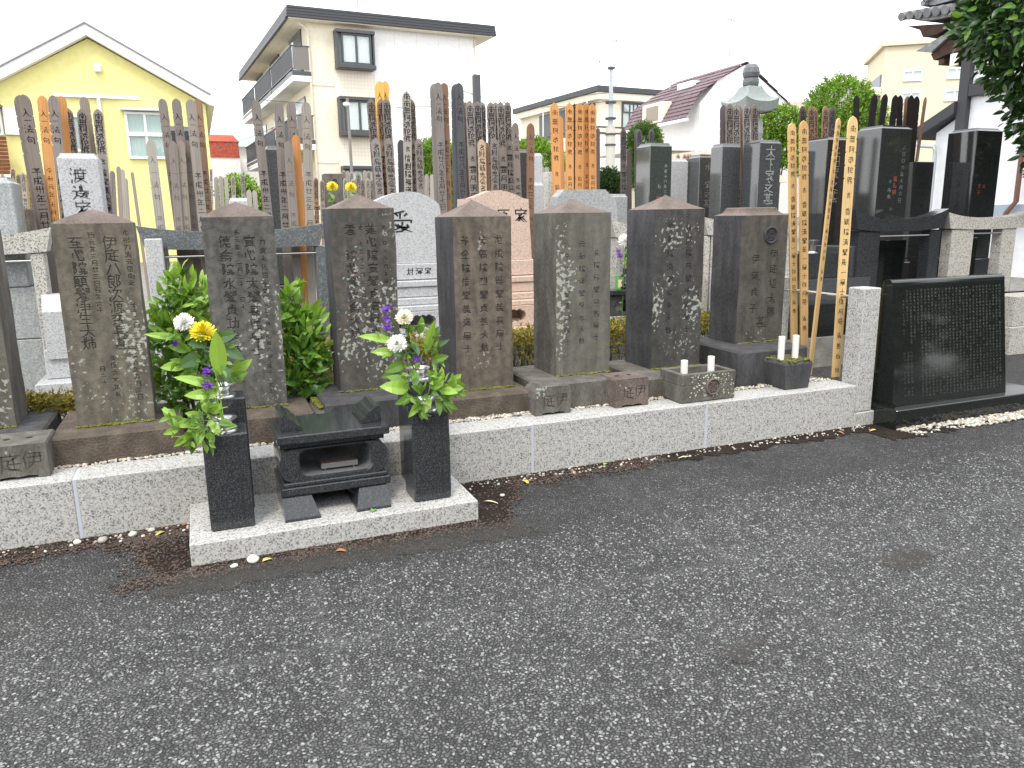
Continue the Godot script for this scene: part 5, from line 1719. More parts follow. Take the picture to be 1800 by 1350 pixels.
func temple() -> void:
	var t := thing("temple_hall", "white plastered temple hall with black timbers and grey tiled roof at right", "temple", Vector3(13.754, 0.3, -7.06))
	# wall faces -x; lengthwise +z towards the lane
	bx("wall", Vector3(0.06, 0, 0), Vector3(5.0, 4.6, 6.5), M.plaster, t, 0.0)
	bx("post", Vector3(-0.06, 0, -0.1), Vector3(0.1, 4.5, 0.1), M.beam, t, 0.006)
	bx("post", Vector3(-0.06, 0, 2.1), Vector3(0.1, 4.5, 2.3), M.beam, t, 0.006)
	bx("beam", Vector3(-0.05, 3.3, 0.102), Vector3(0.08, 3.52, 2.098), M.beam, t, 0.006)
	bx("beam", Vector3(-0.05, 3.3, 2.302), Vector3(0.08, 3.52, 6.4), M.beam, t, 0.006)
	bx("beam", Vector3(-0.06, 4.25, -0.3), Vector3(0.09, 4.5, 6.4), M.beam, t, 0.006)
	bx("base_band", Vector3(-0.04, 1.0, 0.102), Vector3(0.058, 1.3, 2.098), mat(lin(.3, .36, .42), .6), t, 0.0)
	# lower lean-to behind the post
	var g := Geo.new()
	g.T = Transform3D(Basis(Vector3(0, 0, -1), Vector3.UP, Vector3(1, 0, 0)), Vector3.ZERO)
	g.prism(PackedVector2Array([Vector2(0.105, 0), Vector2(0.62, 0), Vector2(0.62, 2.72), Vector2(0.105, 3.0)]), 0.1, 3.0)
	part("annex_wall", g, M.plaster, t)
	g = Geo.new()
	g.T = Transform3D(Basis(Vector3(0, 0, -1), Vector3.UP, Vector3(1, 0, 0)), Vector3.ZERO)
	g.prism(PackedVector2Array([Vector2(0.102, 3.02), Vector2(0.98, 2.62), Vector2(0.98, 2.82), Vector2(0.102, 3.24)]), -0.12, 3.2)
	part("annex_roof", g, M.beam, t)
	pipe(t, [Vector3(-0.05, 2.6, -0.95), Vector3(-0.05, 2.5, -0.9), Vector3(-0.05, 2.45, -0.52), Vector3(-0.05, 2.3, -0.48), Vector3(-0.05, 0.2, -0.48)], 0.04, mat(lin(.42, .46, .48), .4))
	pipe(t, [Vector3(-0.12, 4.2, 1.35), Vector3(-0.12, 1.35, 1.35), Vector3(-0.2, 1.15, 1.25), Vector3(-0.2, 0.3, 1.22)], 0.045, mat(lin(.13, .06, .045), .5))
	# main roof corner: tile edge, boards and barge boards seen end on
	var zy := Basis(Vector3(0, 0, -1), Vector3.UP, Vector3(1, 0, 0))
	for q in [["tile_edge", M.tile_grey, -0.15, 4.6, [-1.46, 5.1, -1.37, 4.99, -1.02, 4.86, -0.63, 4.81, 2.6, 4.66, 2.6, 5.6, -0.09, 5.0, -0.65, 4.97, -0.97, 5.0, -1.24, 5.08]], ["eave_board", M.wood_dark2, -0.1, 4.6, [-1.39, 4.85, -1.07, 4.71, -0.98, 4.56, -0.66, 4.55, -0.48, 4.6, 2.6, 4.5, 2.6, 4.62, -0.06, 4.63, -0.81, 4.76]], ["barge_board", M.tile_grey, -0.12, 4.2, [-1.1, 4.32, -0.75, 4.23, -0.46, 4.41, -0.05, 4.47, 2.4, 4.46, 2.4, 4.58, -0.18, 4.56, -0.51, 4.5, -0.77, 4.42]], ["barge_soffit", M.wood_dark2, -0.05, 4.2, [-0.8, 4.215, -0.72, 4.09, -0.43, 4.15, -0.01, 4.17, 2.4, 4.2, 2.4, 4.45, -0.04, 4.45, -0.46, 4.395]], ["ridge", M.tile_grey, 0.0, 3.5, [-1.1, 5.25, -1.07, 5.17, -0.86, 5.13, 1.6, 5.1, 1.6, 6.4, -0.15, 5.6, -0.89, 5.42, -1.0, 5.28]]]:
		var pl := PackedVector2Array()
		for k in range(0, q[4].size(), 2):
			pl.append(Vector2(-q[4][k], q[4][k + 1]))
		g = Geo.new()
		g.T = Transform3D(zy, Vector3.ZERO)
		g.prism(pl, q[2], q[3])
		part(q[0], g, q[1], t)
	for k in 7:
		g = Geo.new()
		var z := -1.42 + 0.2 * k
		g.tube([Vector3(-0.24, 5.02 - .02 * k, z), Vector3(-0.1, 5.06 - .02 * k, z), Vector3(4.0, 5.5 - .02 * k, z)], 0.085, 0.085, 10)
		part("roll_tile", g, M.tile_grey, t)
	for k in 4:
		g = Geo.new()
		g.tube([Vector3(-0.1, 5.2 + .07 * k, -1.06 + .06 * k), Vector3(3.0, 5.2 + .07 * k, -1.06 + .06 * k)], 0.06, 0.06, 8)
		part("ridge_tile", g, M.tile_grey, t)
	for k in 5:
		bx("rafter", Vector3(-0.04, 3.98, -0.62 + .36 * k), Vector3(0.6, 4.08, -0.5 + .36 * k), M.wood_dark2, t, 0.006)
	bx("white_bracket", Vector3(-0.12, 3.9, -0.3), Vector3(-0.05, 4.12, -0.16), M.white, t, 0.004)


func pole_and_wires() -> void:
	var t := thing("utility_pole", "pale concrete utility pole in front of the deck house", "utility pole", Vector3(15.53, 0.3, -24))
	var g := Geo.new()
	g.tube([Vector3.ZERO, Vector3(0, 4.6, 0)], 0.2, 0.18, 14)
	part("pole", g, mat(lin(.52, .5, .44), .8), t)
	g = Geo.new()
	g.tube([Vector3(0, 4.6, 0), Vector3(0, 6.75, 0)], 0.1, 0.07, 10)
	part("steel_top", g, mat(lin(.4, .45, .47), .4), t)
	for y in [3.9, 4.3, 4.9, 5.5]:
		g = Geo.new()
		g.lathe([Vector2(.2, y), Vector2(.22, y + .01), Vector2(.22, y + .07), Vector2(.12, y + .08)], Vector3.ZERO, 14)
		part("band", g, M.dark_metal, t)
	bx("cap", Vector3(-.11, 6.75, -.11), Vector3(.11, 6.85, .11), M.dark_metal, t, .01)
	for q in [[Vector3(1.0, 6.35, -30), Vector3(15.5, 6.2, -24), "upper power cable running from the yellow house to the pole"], [Vector3(9.5, 6.6, -26.5), Vector3(15.5, 5.9, -24.0), "short cable from apartments to the pole"], [Vector3(-1.0, 4.95, -38), Vector3(4.2, 5.5, -27.5), "thin cable between red house and balconies"]]:
		g = Geo.new()
		var pts := []
		for k in 13:
			var s := k / 12.0
			pts.append(q[0].lerp(q[1], s) - Vector3(0, 0.5 * sin(s * PI), 0))
		g.tube(pts, 0.012, 0.012, 5)
		single("power_cable", g, M.dark_metal, q[2], "cable")
	# lamp post of the mansard house yard
	t = thing("yard_pole", "slim dark pole with bracket before the lean-to wall", "pole", Vector3(15.2, 0.3, -20.0))
	g = Geo.new()
	g.tube([Vector3.ZERO, Vector3(0, 4.0, 0)], 0.04, 0.035, 8)
	part("pole", g, M.dark_metal, t)
	# rod leaning before the apartment window
	t = thing("street_lamp", "slender grey lamp pole before the apartment bay windows", "lamp post", Vector3(3.95, 0.3, -17))
	g = Geo.new()
	g.tube([Vector3(0, 0, 0), Vector3(-0.02, 4.25, 0)], 0.05, 0.035, 8)
	part("pole", g, mat(lin(.2, .18, .17), .5), t)
	g = Geo.new()
	g.blob(Vector3(-.06, 4.1, .02), Vector3(.09, .06, .06), 8, 5)
	part("lamp", g, M.white, t)


# ---------------------------------------------------------------- plants
func leaf(length: float, width: float, bend: float, fold: float, tipw := 0.0) -> ArrayMesh:
	var key := "%.4f %.4f %.3f %.3f" % [length, width, bend, fold]
	if leaf_meshes.has(key): return leaf_meshes[key]
	var g := Geo.new()
	var rows := 5
	var ctr := []
	var lft := []
	var rgt := []
	for i in rows + 1:
		var s := float(i) / rows
		var a := bend * s
		var y := length * (sin(a) / bend if absf(bend) > .01 else s)
		var z := -length * ((1.0 - cos(a)) / bend if absf(bend) > .01 else 0.0)
		var w := width * .5 * pow(sin(PI * clampf(pow(s, 0.8) * .97 + .03, 0, 1)), 0.8)
		ctr.append(Vector3(0, y, z))
		lft.append(Vector3(-w, y, z + w * fold))
		rgt.append(Vector3(w, y, z + w * fold))
	for i in rows:
		for sd in [[lft, ctr], [ctr, rgt]]:
			var d: Vector3 = ctr[i + 1] - ctr[i]
			var ac: Vector3 = sd[1][mini(i + 1, rows - 1)] - sd[0][mini(i + 1, rows - 1)]
			var nn := ac.cross(d).normalized()
			if nn.z < -0.99: nn = -nn
			g.smooth_quad([sd[0][i], sd[1][i], sd[1][i + 1], sd[0][i + 1]], [nn, nn, nn, nn])
	leaf_meshes[key] = g.mesh()
	return leaf_meshes[key]


func leaf_mat(r: float, g: float, b: float, rough := 0.45) -> StandardMaterial3D:
	var m := mat(lin(r, g, b), rough, 0.45)
	m.backlight_enabled = true
	m.backlight = Color(.42, .5, .12)
	m.vertex_color_use_as_albedo = true
	return m


func scatter(called: String, mesh: Mesh, m: Material, xf: Array, cols: Array, parent: Node3D) -> MultiMeshInstance3D:
	var mm := MultiMesh.new()
	mm.transform_format = MultiMesh.TRANSFORM_3D
	mm.use_colors = cols.size() > 0
	mm.mesh = mesh
	mm.instance_count = xf.size()
	for i in xf.size():
		mm.set_instance_transform(i, xf[i])
		if cols.size(): mm.set_instance_color(i, cols[i])
	var o := MultiMeshInstance3D.new()
	o.name = called
	o.multimesh = mm
	o.material_override = m
	parent.add_child(o, true)
	o.set_meta("kind", "stuff")
	return o


func aim(at: Vector3, dir: Vector3, roll: float, s := 1.0) -> Transform3D:
	# y along dir
	var y := dir.normalized()
	var x := y.cross(Vector3(sin(roll), 0.3, cos(roll))).normalized()
	return Transform3D(Basis(x * s, y * s, x.cross(y) * s), at)


func rnd_dir(r: RandomNumberGenerator) -> Vector3:
	var z := r.randf_range(-1, 1)
	var a := r.randf_range(0, TAU)
	return Vector3(sqrt(1 - z * z) * cos(a), z, sqrt(1 - z * z) * sin(a))


func crown(t: Node3D, called: String, lumps: Array, count: int, mesh: Mesh, m: Material, sd: int, shell := 0.55, size := [0.8, 1.25], droop := 0.0) -> void:
	var r := RandomNumberGenerator.new()
	r.seed = sd
	var xf := []
	var cols := []
	var vol := 0.0
	for l in lumps: vol += l[1].x * l[1].y
	for l in lumps:
		var n := int(count * l[1].x * l[1].y / vol)
		for i in n:
			var d := rnd_dir(r)
			var k := pow(r.randf_range(shell, 1.0), 0.6)
			var p: Vector3 = l[0] + d * l[1] * k
			var out := (d + Vector3(0, 0.25 - droop, 0) + rnd_dir(r) * 0.75).normalized()
			xf.append(aim(p, out, r.randf() * TAU, r.randf_range(size[0], size[1])))
			var v := r.randf_range(0.55, 1.35)
			cols.append(Color(v * r.randf_range(.8, 1.25), v, v * r.randf_range(.6, 1.0)))
	scatter(called, mesh, m, xf, cols, t)


func sprig(leaves: int, length: float, lw: float, ll: float, sd: int) -> ArrayMesh:
	var r := RandomNumberGenerator.new()
	r.seed = sd
	var g := Geo.new()
	for i in leaves:
		var s := float(i + 1) / leaves
		g.T = aim(Vector3(0, length * s, 0), Vector3(r.randf_range(-1, 1), 0.5 + s * .4, r.randf_range(-1, 1)), r.randf() * TAU)
		var a := Vector3(0, 0, 0)
		var w := lw * .5
		for sgn in [-1.0, 1.0]:
			g.face([a, Vector3(sgn * w, ll * .45, w * .4), Vector3(0, ll, 0)], Vector3(0, 0, 1))
	g.T = Transform3D.IDENTITY
	return g.mesh()


func far_trees() -> void:
	var sp := sprig(9, 0.2, 0.055, 0.11, 5)
	var sp2 := sprig(9, 0.16, 0.03, 0.06, 6)
	var bright := leaf_mat(.17, .3, .04)
	var mid := leaf_mat(.075, .15, .03)
	var deep := leaf_mat(.03, .065, .018)
	var pale := leaf_mat(.24, .38, .1)
	for q in [["round clipped bright green tree between tall tablets", Vector3(6.03, .3, -16.2), [[Vector3(0, 2.62, 0), Vector3(.55, .5, .5)], [Vector3(0, 2.0, 0), Vector3(.6, .4, .5)], [Vector3(.05, 1.5, 0), Vector3(.6, .4, .5)]], 4200, bright, sp2],
		["broad bright green clipped tree beside the orange tablets", Vector3(8.85, .3, -16.2), [[Vector3(0, 2.5, 0), Vector3(.85, .72, .7)], [Vector3(.2, 1.6, 0), Vector3(.85, .6, .7)]], 5200, bright, sp2],
		["clipped egg shaped shrub before the mansard house", Vector3(14.77, .3, -20.2), [[Vector3(0, 3.65, 0), Vector3(.52, .62, .5)], [Vector3(0, 2.7, 0), Vector3(.5, .6, .5)]], 3600, mid, sp2],
		["low dark clipped bush left of the slender far tablets", Vector3(9.4, .3, -13.0), [[Vector3(0, 1.75, 0), Vector3(.32, .45, .35)]], 1600, deep, sp2],
		["leafy green tree before the far cream apartments", Vector3(25.4, .3, -22.2), [[Vector3(0, 5.3, 0), Vector3(1.45, 1.35, 1.3)], [Vector3(-1.1, 4.5, .2), Vector3(1.1, 1.1, 1)], [Vector3(1.2, 4.6, .1), Vector3(1.1, 1.2, 1)], [Vector3(.1, 3.3, 0), Vector3(1.9, 1.2, 1.2)]], 5200, bright, sp],
		["small yellow green tree right of the stupa", Vector3(20.5, .3, -20.0), [[Vector3(0, 4.35, 0), Vector3(.8, .6, .6)], [Vector3(.3, 3.6, 0), Vector3(.8, .6, .6)]], 1500, bright, sp],
		["light green bushy tree left of the apartment balconies", Vector3(1.35, .3, -20.5), [[Vector3(-.1, 1.95, 0), Vector3(.45, .4, .45)], [Vector3(.15, 1.5, .1), Vector3(.6, .5, .5)]], 1100, pale, sp],
		["narrow shrub with yellow leaves by the temple downpipe", Vector3(13.6, .3, -9.6), [[Vector3(0, 2.2, 0), Vector3(.3, .45, .3)], [Vector3(0, 1.4, 0), Vector3(.3, .5, .3)]], 500, bright, sp]]:
		var t := thing("tree", q[0], "tree", q[1], 0.0, "trees beyond the graves")
		var g := Geo.new()
		g.tube([Vector3(0, 0, 0), Vector3(.03, q[2][0][0].y * .5, 0), Vector3(0, q[2][0][0].y, 0)], .09, .04, 7)
		for l in q[2]:
			g.tube([Vector3(.02, q[2][0][0].y * .45, 0), l[0]], .04, .015, 5)
		part("trunk", g, M.stone_brown, t)
		crown(t, "crown", q[2], q[3], q[5], q[4], 300 + q[3], 0.5)


# dark trees across the lane, behind the viewer: the polished stones mirror them
func lane_trees() -> void:
	var sp := sprig(10, 0.5, 0.16, 0.3, 7)
	var m := leaf_mat(.03, .06, .018)
	for i in 9:
		var x := -7.0 + 5.2 * i
		var h := 5.0 + 1.3 * ((i * 7) % 3)
		var t := thing("lane_tree", ["wide dark tree", "tall dark tree", "rounded dark tree", "bushy dark tree", "slender dark tree", "spreading dark tree", "wide low dark tree", "tall leaning dark tree", "last dark tree"][i] + " across the lane, mirrored in polished stone", "tree", Vector3(x, 0, 13.0 + (i % 2) * 1.5), 0.0, "trees across the lane")
		var g := Geo.new()
		g.tube([Vector3.ZERO, Vector3(.1, h * .5, 0), Vector3(0, h * .9, 0)], .2, .06, 8)
		part("trunk", g, M.stone_brown, t)
		crown(t, "crown", [[Vector3(0, h * .62, 0), Vector3(2.3, h * .36, 1.6)], [Vector3(.4, h * .3, .2), Vector3(2.4, h * .3, 1.5)]], 1500, sp, m, 900 + i, .3)


func leafy_shrub(label: String, at: Vector3, lumps: Array, big: int, fill: int, sd: int) -> void:
	var r := RandomNumberGenerator.new()
	r.seed = sd
	var t := thing("leafy_shrub", label, "shrub", at, 0.0, "broad leaved shrubs between the steles")
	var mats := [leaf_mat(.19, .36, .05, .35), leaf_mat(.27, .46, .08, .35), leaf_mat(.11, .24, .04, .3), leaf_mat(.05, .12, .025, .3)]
	var shapes := [leaf(.11, .034, .7, .25), leaf(.09, .032, .5, .3), leaf(.125, .04, .9, .2)]
	for k in 5:
		var g := Geo.new()
		var l: Array = lumps[k % lumps.size()]
		g.tube([Vector3(r.randf_range(-.04, .04), 0, r.randf_range(-.04, .04)), l[0] * .5, l[0] + rnd_dir(r) * l[1] * .5], .009, .004, 6)
		part("stem", g, M.stone_brown, t)
	for i in big:
		var l: Array = lumps[r.randi() % lumps.size()]
		var d := rnd_dir(r)
		if d.z < -0.3: d.z = -d.z
		var p: Vector3 = l[0] + d * l[1] * r.randf_range(.8, 1.0)
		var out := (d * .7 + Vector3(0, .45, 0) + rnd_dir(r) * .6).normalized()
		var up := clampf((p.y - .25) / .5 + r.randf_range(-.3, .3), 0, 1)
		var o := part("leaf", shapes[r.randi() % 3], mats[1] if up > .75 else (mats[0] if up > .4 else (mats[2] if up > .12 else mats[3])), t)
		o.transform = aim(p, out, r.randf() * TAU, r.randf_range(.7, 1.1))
	var xf := []
	var cols := []
	for i in fill:
		var l: Array = lumps[r.randi() % lumps.size()]
		var p: Vector3 = l[0] + rnd_dir(r) * l[1] * pow(r.randf(), .5) * .93
		xf.append(aim(p, rnd_dir(r) + Vector3(0, .4, .3), r.randf() * TAU, r.randf_range(.6, 1.0)))
		var v := r.randf_range(.5, 1.2)
		cols.append(Color(v, v, v))
	scatter("foliage", shapes[1], mats[0], xf, cols, t)


func hedge(label: String, x0: float, x1: float, z: float, h: float, sd: int, d := .17) -> void:
	var r := RandomNumberGenerator.new()
	r.seed = sd
	var t := thing("azalea_hedge", label, "hedge", Vector3((x0 + x1) * .5, .297, z))
	var hw := (x1 - x0) * .5
	var g := Geo.new()
	for i in int(hw * 90):
		var x := r.randf_range(-hw, hw)
		g.tube([Vector3(x, 0, r.randf_range(-d, d) * .6), Vector3(x + r.randf_range(-.06, .06), h * r.randf_range(.5, .95), r.randf_range(-d, d))], .004, .0015, 4)
	part("twigs", g, M.stone_brown, t).set_meta("kind", "stuff")
	var m := sprig(7, .035, .012, .022, 9)
	var xf := []
	var cols := []
	for i in int(hw * 2600):
		var p := Vector3(r.randf_range(-hw, hw), 0, r.randf_range(-d, d))
		var top := h * (.9 + .1 * sin(p.x * 9.0 + sd) * cos(p.z * 12.0))
		p.y = top * pow(r.randf(), .35)
		xf.append(aim(p, rnd_dir(r) + Vector3(0, .8, .2), r.randf() * TAU, r.randf_range(.7, 1.3)))
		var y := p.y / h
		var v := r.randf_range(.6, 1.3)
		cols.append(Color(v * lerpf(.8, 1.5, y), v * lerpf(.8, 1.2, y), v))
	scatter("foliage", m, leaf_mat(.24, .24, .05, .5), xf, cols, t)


func mum(g: Geo, g2: Geo, c: Vector3, r: float, up: Vector3, sd: int, flat := 0.8) -> void:
	# chrysanthemum head: rings of narrow incurved petals
	var q := RandomNumberGenerator.new()
	q.seed = sd
	var b := Basis(Quaternion(Vector3.UP, up.normalized()))
	for ring in 7:
		var el := lerpf(-0.35, 1.45, ring / 6.0)
		var n := int(26 * cos(clampf(el, 0, 1.3)) + 5)
		for i in n:
			var a := TAU * (i + .5 * (ring % 2)) / n + q.randf_range(-.1, .1)
			var e := el + q.randf_range(-.12, .12)
			var d := Vector3(cos(a) * cos(e), sin(e) * flat, sin(a) * cos(e))
			var L := r * q.randf_range(.85, 1.08)
			var sd2 := Vector3(-sin(a), 0, cos(a)) * r * .085
			var up2 := Vector3(0, r * .1, 0)
			var p0 := d * L * .3
			var p1 := d * L * .75 + up2 * .3
			var p2 := d * L + up2
			var nn := (Vector3(0, 1, 0) + d * .4).normalized()
			g.T = Transform3D(b, c)
			g.smooth_quad([p0 - sd2 * .6, p0 + sd2 * .6, p1 + sd2, p1 - sd2], [nn, nn, nn, nn])
			g.smooth_quad([p1 - sd2, p1 + sd2, p2 + sd2 * .5, p2 - sd2 * .5], [nn, nn, nn, nn])
	g.T = Transform3D.IDENTITY


func bouquet(label: String, at: Vector3, blooms: Array, purple: Array, leaves: Array, stems: Array) -> void:
	var t := thing("flower_bouquet", label, "flowers", at, 0.0, "flower offerings")
	var green := leaf_mat(.1, .2, .03, .35)
	var lime := leaf_mat(.24, .4, .06, .35)
	var blue := leaf_mat(.05, .11, .045, .4)
	for s in stems:
		var g := Geo.new()
		g.tube([Vector3(s[0].x * .1, 0.0, s[0].z * .1), s[0] * .55 + Vector3(0, .02, 0), s[0]], .004, .003, 6)
		part("stem", g, lime if s[1] else green, t)
	for b in blooms:
		var g := Geo.new()
		mum(g, null, b[0], b[1], b[2], int(b[0].x * 999) + 3)
		part("blossom", g, {"w": mat(lin(.86, .86, .8), .8), "y": mat(lin(.78, .64, .02), .8), "c": mat(lin(.86, .8, .6), .8)}[b[3]], t)
	var r := RandomNumberGenerator.new()
	r.seed = int(at.x * 1000) + 77
	for p in purple:
		var g := Geo.new()
		for i in 46:
			var c: Vector3 = p[0] + Vector3(r.randfn(0, p[1] * .45), r.randfn(0, p[1] * .4), r.randfn(0, p[1] * .4))
			g.T = aim(c, rnd_dir(r) + Vector3(0, .3, .3), r.randf() * TAU)
			for k in 5:
				var a := TAU * k / 5
				var d := Vector3(cos(a), .5, sin(a)) * .0065
				g.face([Vector3.ZERO, d + Vector3(-sin(a), 0, cos(a)) * .003, d - Vector3(-sin(a), 0, cos(a)) * .003], Vector3.UP)
		g.T = Transform3D.IDENTITY
		part("statice_spray", g, mat(lin(.22, .07, .5), .8), t)
	for l in leaves:
		# base, direction, length, width, bend, tone
		var o := part("leaf", leaf(l[2], l[3], l[4], .22), {"g": green, "l": lime, "b": blue}[l[5]], t)
		o.transform = aim(l[0], l[1], l[6] if l.size() > 6 else 0.4)
	# smaller leaves between the large ones
	var small := [leaf(.055, .024, .6, .3), leaf(.07, .026, .9, .25), leaf(.045, .022, .4, .3)]
	var tones := [green, leaf_mat(.16, .3, .045, .45), leaf_mat(.07, .16, .03, .4), leaf_mat(.2, .3, .07, .5)]
	for l in leaves:
		for k in 4:
			var c: Vector3 = l[0] + l[1].normalized() * l[2] * r.randf_range(.0, .35) + rnd_dir(r) * .025
			var o := part("leaf", small[r.randi() % 3], tones[r.randi() % 4], t)
			o.transform = aim(c, l[1] + rnd_dir(r) * .9 + Vector3(0, .15, .2), r.randf() * TAU, r.randf_range(.75, 1.15))
	# fine chrysanthemum foliage
	var xf := []
	var cols := []
	for b in blooms:
		for i in 14:
			var s := r.randf_range(.25, .9)
			xf.append(aim(b[0] * s + Vector3(0, .01, 0), rnd_dir(r) + Vector3(0, .2, .2), r.randf() * TAU, r.randf_range(.7, 1.1)))
			var v := r.randf_range(.6, 1.2)
			cols.append(Color(v, v, v))
	if xf.size(): scatter("small_foliage", leaf(.05, .03, .6, .3), blue, xf, cols, t)


func plants() -> void:
	leafy_shrub("lush broad leaved shrub between the first and second steles", Vector3(-.13, .297, -.82), [[Vector3(.02, .72, 0), Vector3(.15, .2, .16)], [Vector3(-.04, .5, .02), Vector3(.18, .22, .18)], [Vector3(.03, .28, .05), Vector3(.2, .22, .17)]], 290, 800, 11)
	leafy_shrub("broad leaved shrub to the right of the second stele", Vector3(.5, .297, -.82), [[Vector3(-.01, .62, -.02), Vector3(.1, .18, .14)], [Vector3(.06, .46, .02), Vector3(.16, .18, .16)], [Vector3(.0, .22, .05), Vector3(.14, .2, .14)]], 260, 620, 12)
	hedge("low azalea hedge behind the second and third steles", .35, 1.35, -1.62, .34, 21)
	hedge("low azalea hedge running behind the middle and right steles", 1.4, 4.2, -1.55, .36, 22)
	hedge("small sparse azalea left of the first stele", -1.18, -.62, -1.05, .24, 23, .12)
	# tree hanging in from the right
	var t := thing("camellia_tree", "dark glossy tree hanging into the view at the top right", "tree", Vector3(9.2, 0, -1.0))
	var g := Geo.new()
	g.tube([Vector3(0.6, 0, 0), Vector3(.55, 1.5, -.1), Vector3(.3, 2.6, -.3), Vector3(-.1, 3.6, -.5), Vector3(-.5, 4.6, -.6)], .14, .05, 10)
	part("trunk", g, M.stone_brown, t)
	for q in [Vector3(-1.7, 3.3, -.6), Vector3(-1.3, 2.6, -.7), Vector3(-.9, 4.2, -1.3), Vector3(-1.9, 4.3, -.9), Vector3(-.6, 2.2, -.6)]:
		g = Geo.new()
		g.tube([Vector3(.2, 2.7, -.3), q * .6 + Vector3(0, 1.25, -.15), q], .05, .012, 7)
		part("branch", g, M.stone_brown, t)
	var dark := leaf_mat(.032, .08, .022, .35)
	var mids := leaf_mat(.08, .18, .04, .35)
	var light := leaf_mat(.13, .24, .04, .32)
	var lumps := [[Vector3(-.75, 4.0, -.8), Vector3(1.2, .95, .8)], [Vector3(-1.3, 3.35, -.8), Vector3(.68, .42, .6)], [Vector3(-.85, 3.1, -.8), Vector3(.72, .55, .6)], [Vector3(-.55, 2.55, -.8), Vector3(.5, .5, .5)], [Vector3(-.45, 2.1, -.8), Vector3(.3, .35, .4)]]
	var shapes := [leaf(.125, .046, .5, .25), leaf(.105, .04, .8, .3)]
	crown(t, "crown", lumps, 7500, shapes[0], dark, 61, .3, [.7, 1.15], .3)
	var r := RandomNumberGenerator.new()
	r.seed = 62
	for i in 290:
		var l: Array = lumps[[0, 1, 1, 1, 2, 2, 3, 3, 4][r.randi() % 9]]
		var d := rnd_dir(r)
		if d.x > .3: d.x = -d.x
		if d.z < -.2: d.z = -d.z
		var p: Vector3 = l[0] + d * l[1] * r.randf_range(.9, 1.06)
		var o := part("leaf", shapes[r.randi() % 2], light if r.randf() < .18 else mids, t)
		o.transform = aim(p, (d + Vector3(-.3, -.35, .1) + rnd_dir(r) * .6), r.randf() * TAU, r.randf_range(.85, 1.25))
	# bouquets in the altar cups
	bouquet("cut leaves and purple statice drooping from the front left cup", Vector3(.04, .6, .34), [],
		[[Vector3(-.055, .24, .02), .022], [Vector3(-.06, .175, .03), .02]],
		[[Vector3(.0, .22, .02), Vector3(.0, 1, .1), .21, .075, .12, "l", 3.1], [Vector3(-.02, .16, 0), Vector3(-.8, .42, .1), .2, .045, .9, "l"], [Vector3(-.02, .13, .02), Vector3(-.8, .15, .2), .15, .05, 1.0, "l"], [Vector3(-.03, .14, -.02), Vector3(-.6, .5, .2), .15, .05, .8, "g"],
		[Vector3(-.1, .04, .05), Vector3(-.3, .35, .6), .085, .04, .9, "l"], [Vector3(-.13, .02, .06), Vector3(-.8, .1, .4), .085, .04, .8, "l"], [Vector3(-.1, .0, .08), Vector3(-.1, -.5, .6), .09, .042, .6, "l"], [Vector3(-.06, .02, .08), Vector3(.3, -.3, .6), .085, .04, .6, "l"], [Vector3(-.14, -.01, .06), Vector3(-.5, -.6, .4), .085, .036, .6, "g"], [Vector3(-.09, -.03, .09), Vector3(.1, -.9, .3), .09, .034, .4, "l"], [Vector3(-.13, -.04, .08), Vector3(-.2, -.9, .2), .085, .033, .4, "g"], [Vector3(-.05, .05, .05), Vector3(.5, .5, .5), .07, .036, .9, "l"], [Vector3(-.17, .03, .04), Vector3(-.9, .3, .1), .08, .034, .8, "g"], [Vector3(-.07, .055, .04), Vector3(-.1, .8, .3), .075, .036, .7, "l"], [Vector3(-.19, .0, .05), Vector3(-.8, -.2, .3), .075, .032, .7, "l"], [Vector3(-.02, .02, .07), Vector3(.6, -.1, .5), .07, .034, .6, "g"],
		[Vector3(-.16, -.03, .07), Vector3(-.6, -.4, .6), .08, .034, .6, "l"], [Vector3(-.11, .03, .07), Vector3(-.2, .1, .9), .08, .038, .5, "g"], [Vector3(-.07, -.01, .1), Vector3(.2, -.7, .6), .08, .036, .5, "g"], [Vector3(-.2, .05, .02), Vector3(-.7, .6, .1), .07, .03, .7, "l"]],
		[[Vector3(-.02, .24, .01), true], [Vector3(-.05, .2, .02), true], [Vector3(-.06, .17, .02), true], [Vector3(-.13, .05, .06), false], [Vector3(-.17, .0, .06), false]])
	bouquet("white and yellow chrysanthemums with dark foliage in the rear left cup", Vector3(.06, .71, .11), [[Vector3(-.15, .33, .06), .048, Vector3(-.2, .8, .5), "w"], [Vector3(-.075, .285, .1), .06, Vector3(.05, .9, .4), "y"]],
		[[Vector3(-.2, .24, .05), .012]],
		[[Vector3(-.17, .26, .06), Vector3(-1, .25, .1), .16, .035, .3, "l"], [Vector3(-.03, .25, .08), Vector3(.7, .2, .3), .11, .06, .9, "b"], [Vector3(-.06, .24, .09), Vector3(-.5, .1, .6), .1, .06, .8, "b"], [Vector3(.0, .2, .06), Vector3(.6, -.2, .4), .12, .06, .8, "b"], [Vector3(-.1, .18, .08), Vector3(-.5, -.2, .6), .12, .065, .7, "b"], [Vector3(-.02, .14, .08), Vector3(.3, -.4, .6), .12, .065, .7, "b"], [Vector3(-.14, .2, .05), Vector3(-.8, .4, .3), .1, .05, .9, "g"], [Vector3(.02, .06, .04), Vector3(.75, .5, .2), .14, .055, .5, "l"], [Vector3(.02, .05, .06), Vector3(.7, .3, .4), .1, .05, .7, "g"], [Vector3(-.16, .13, .05), Vector3(-.9, .1, .3), .12, .05, .9, "l"], [Vector3(-.12, .1, .08), Vector3(-.6, -.1, .5), .1, .05, .8, "g"]],
		[[Vector3(-.15, .33, .06), false], [Vector3(-.075, .285, .1), false], [Vector3(-.02, .2, .05), false]])
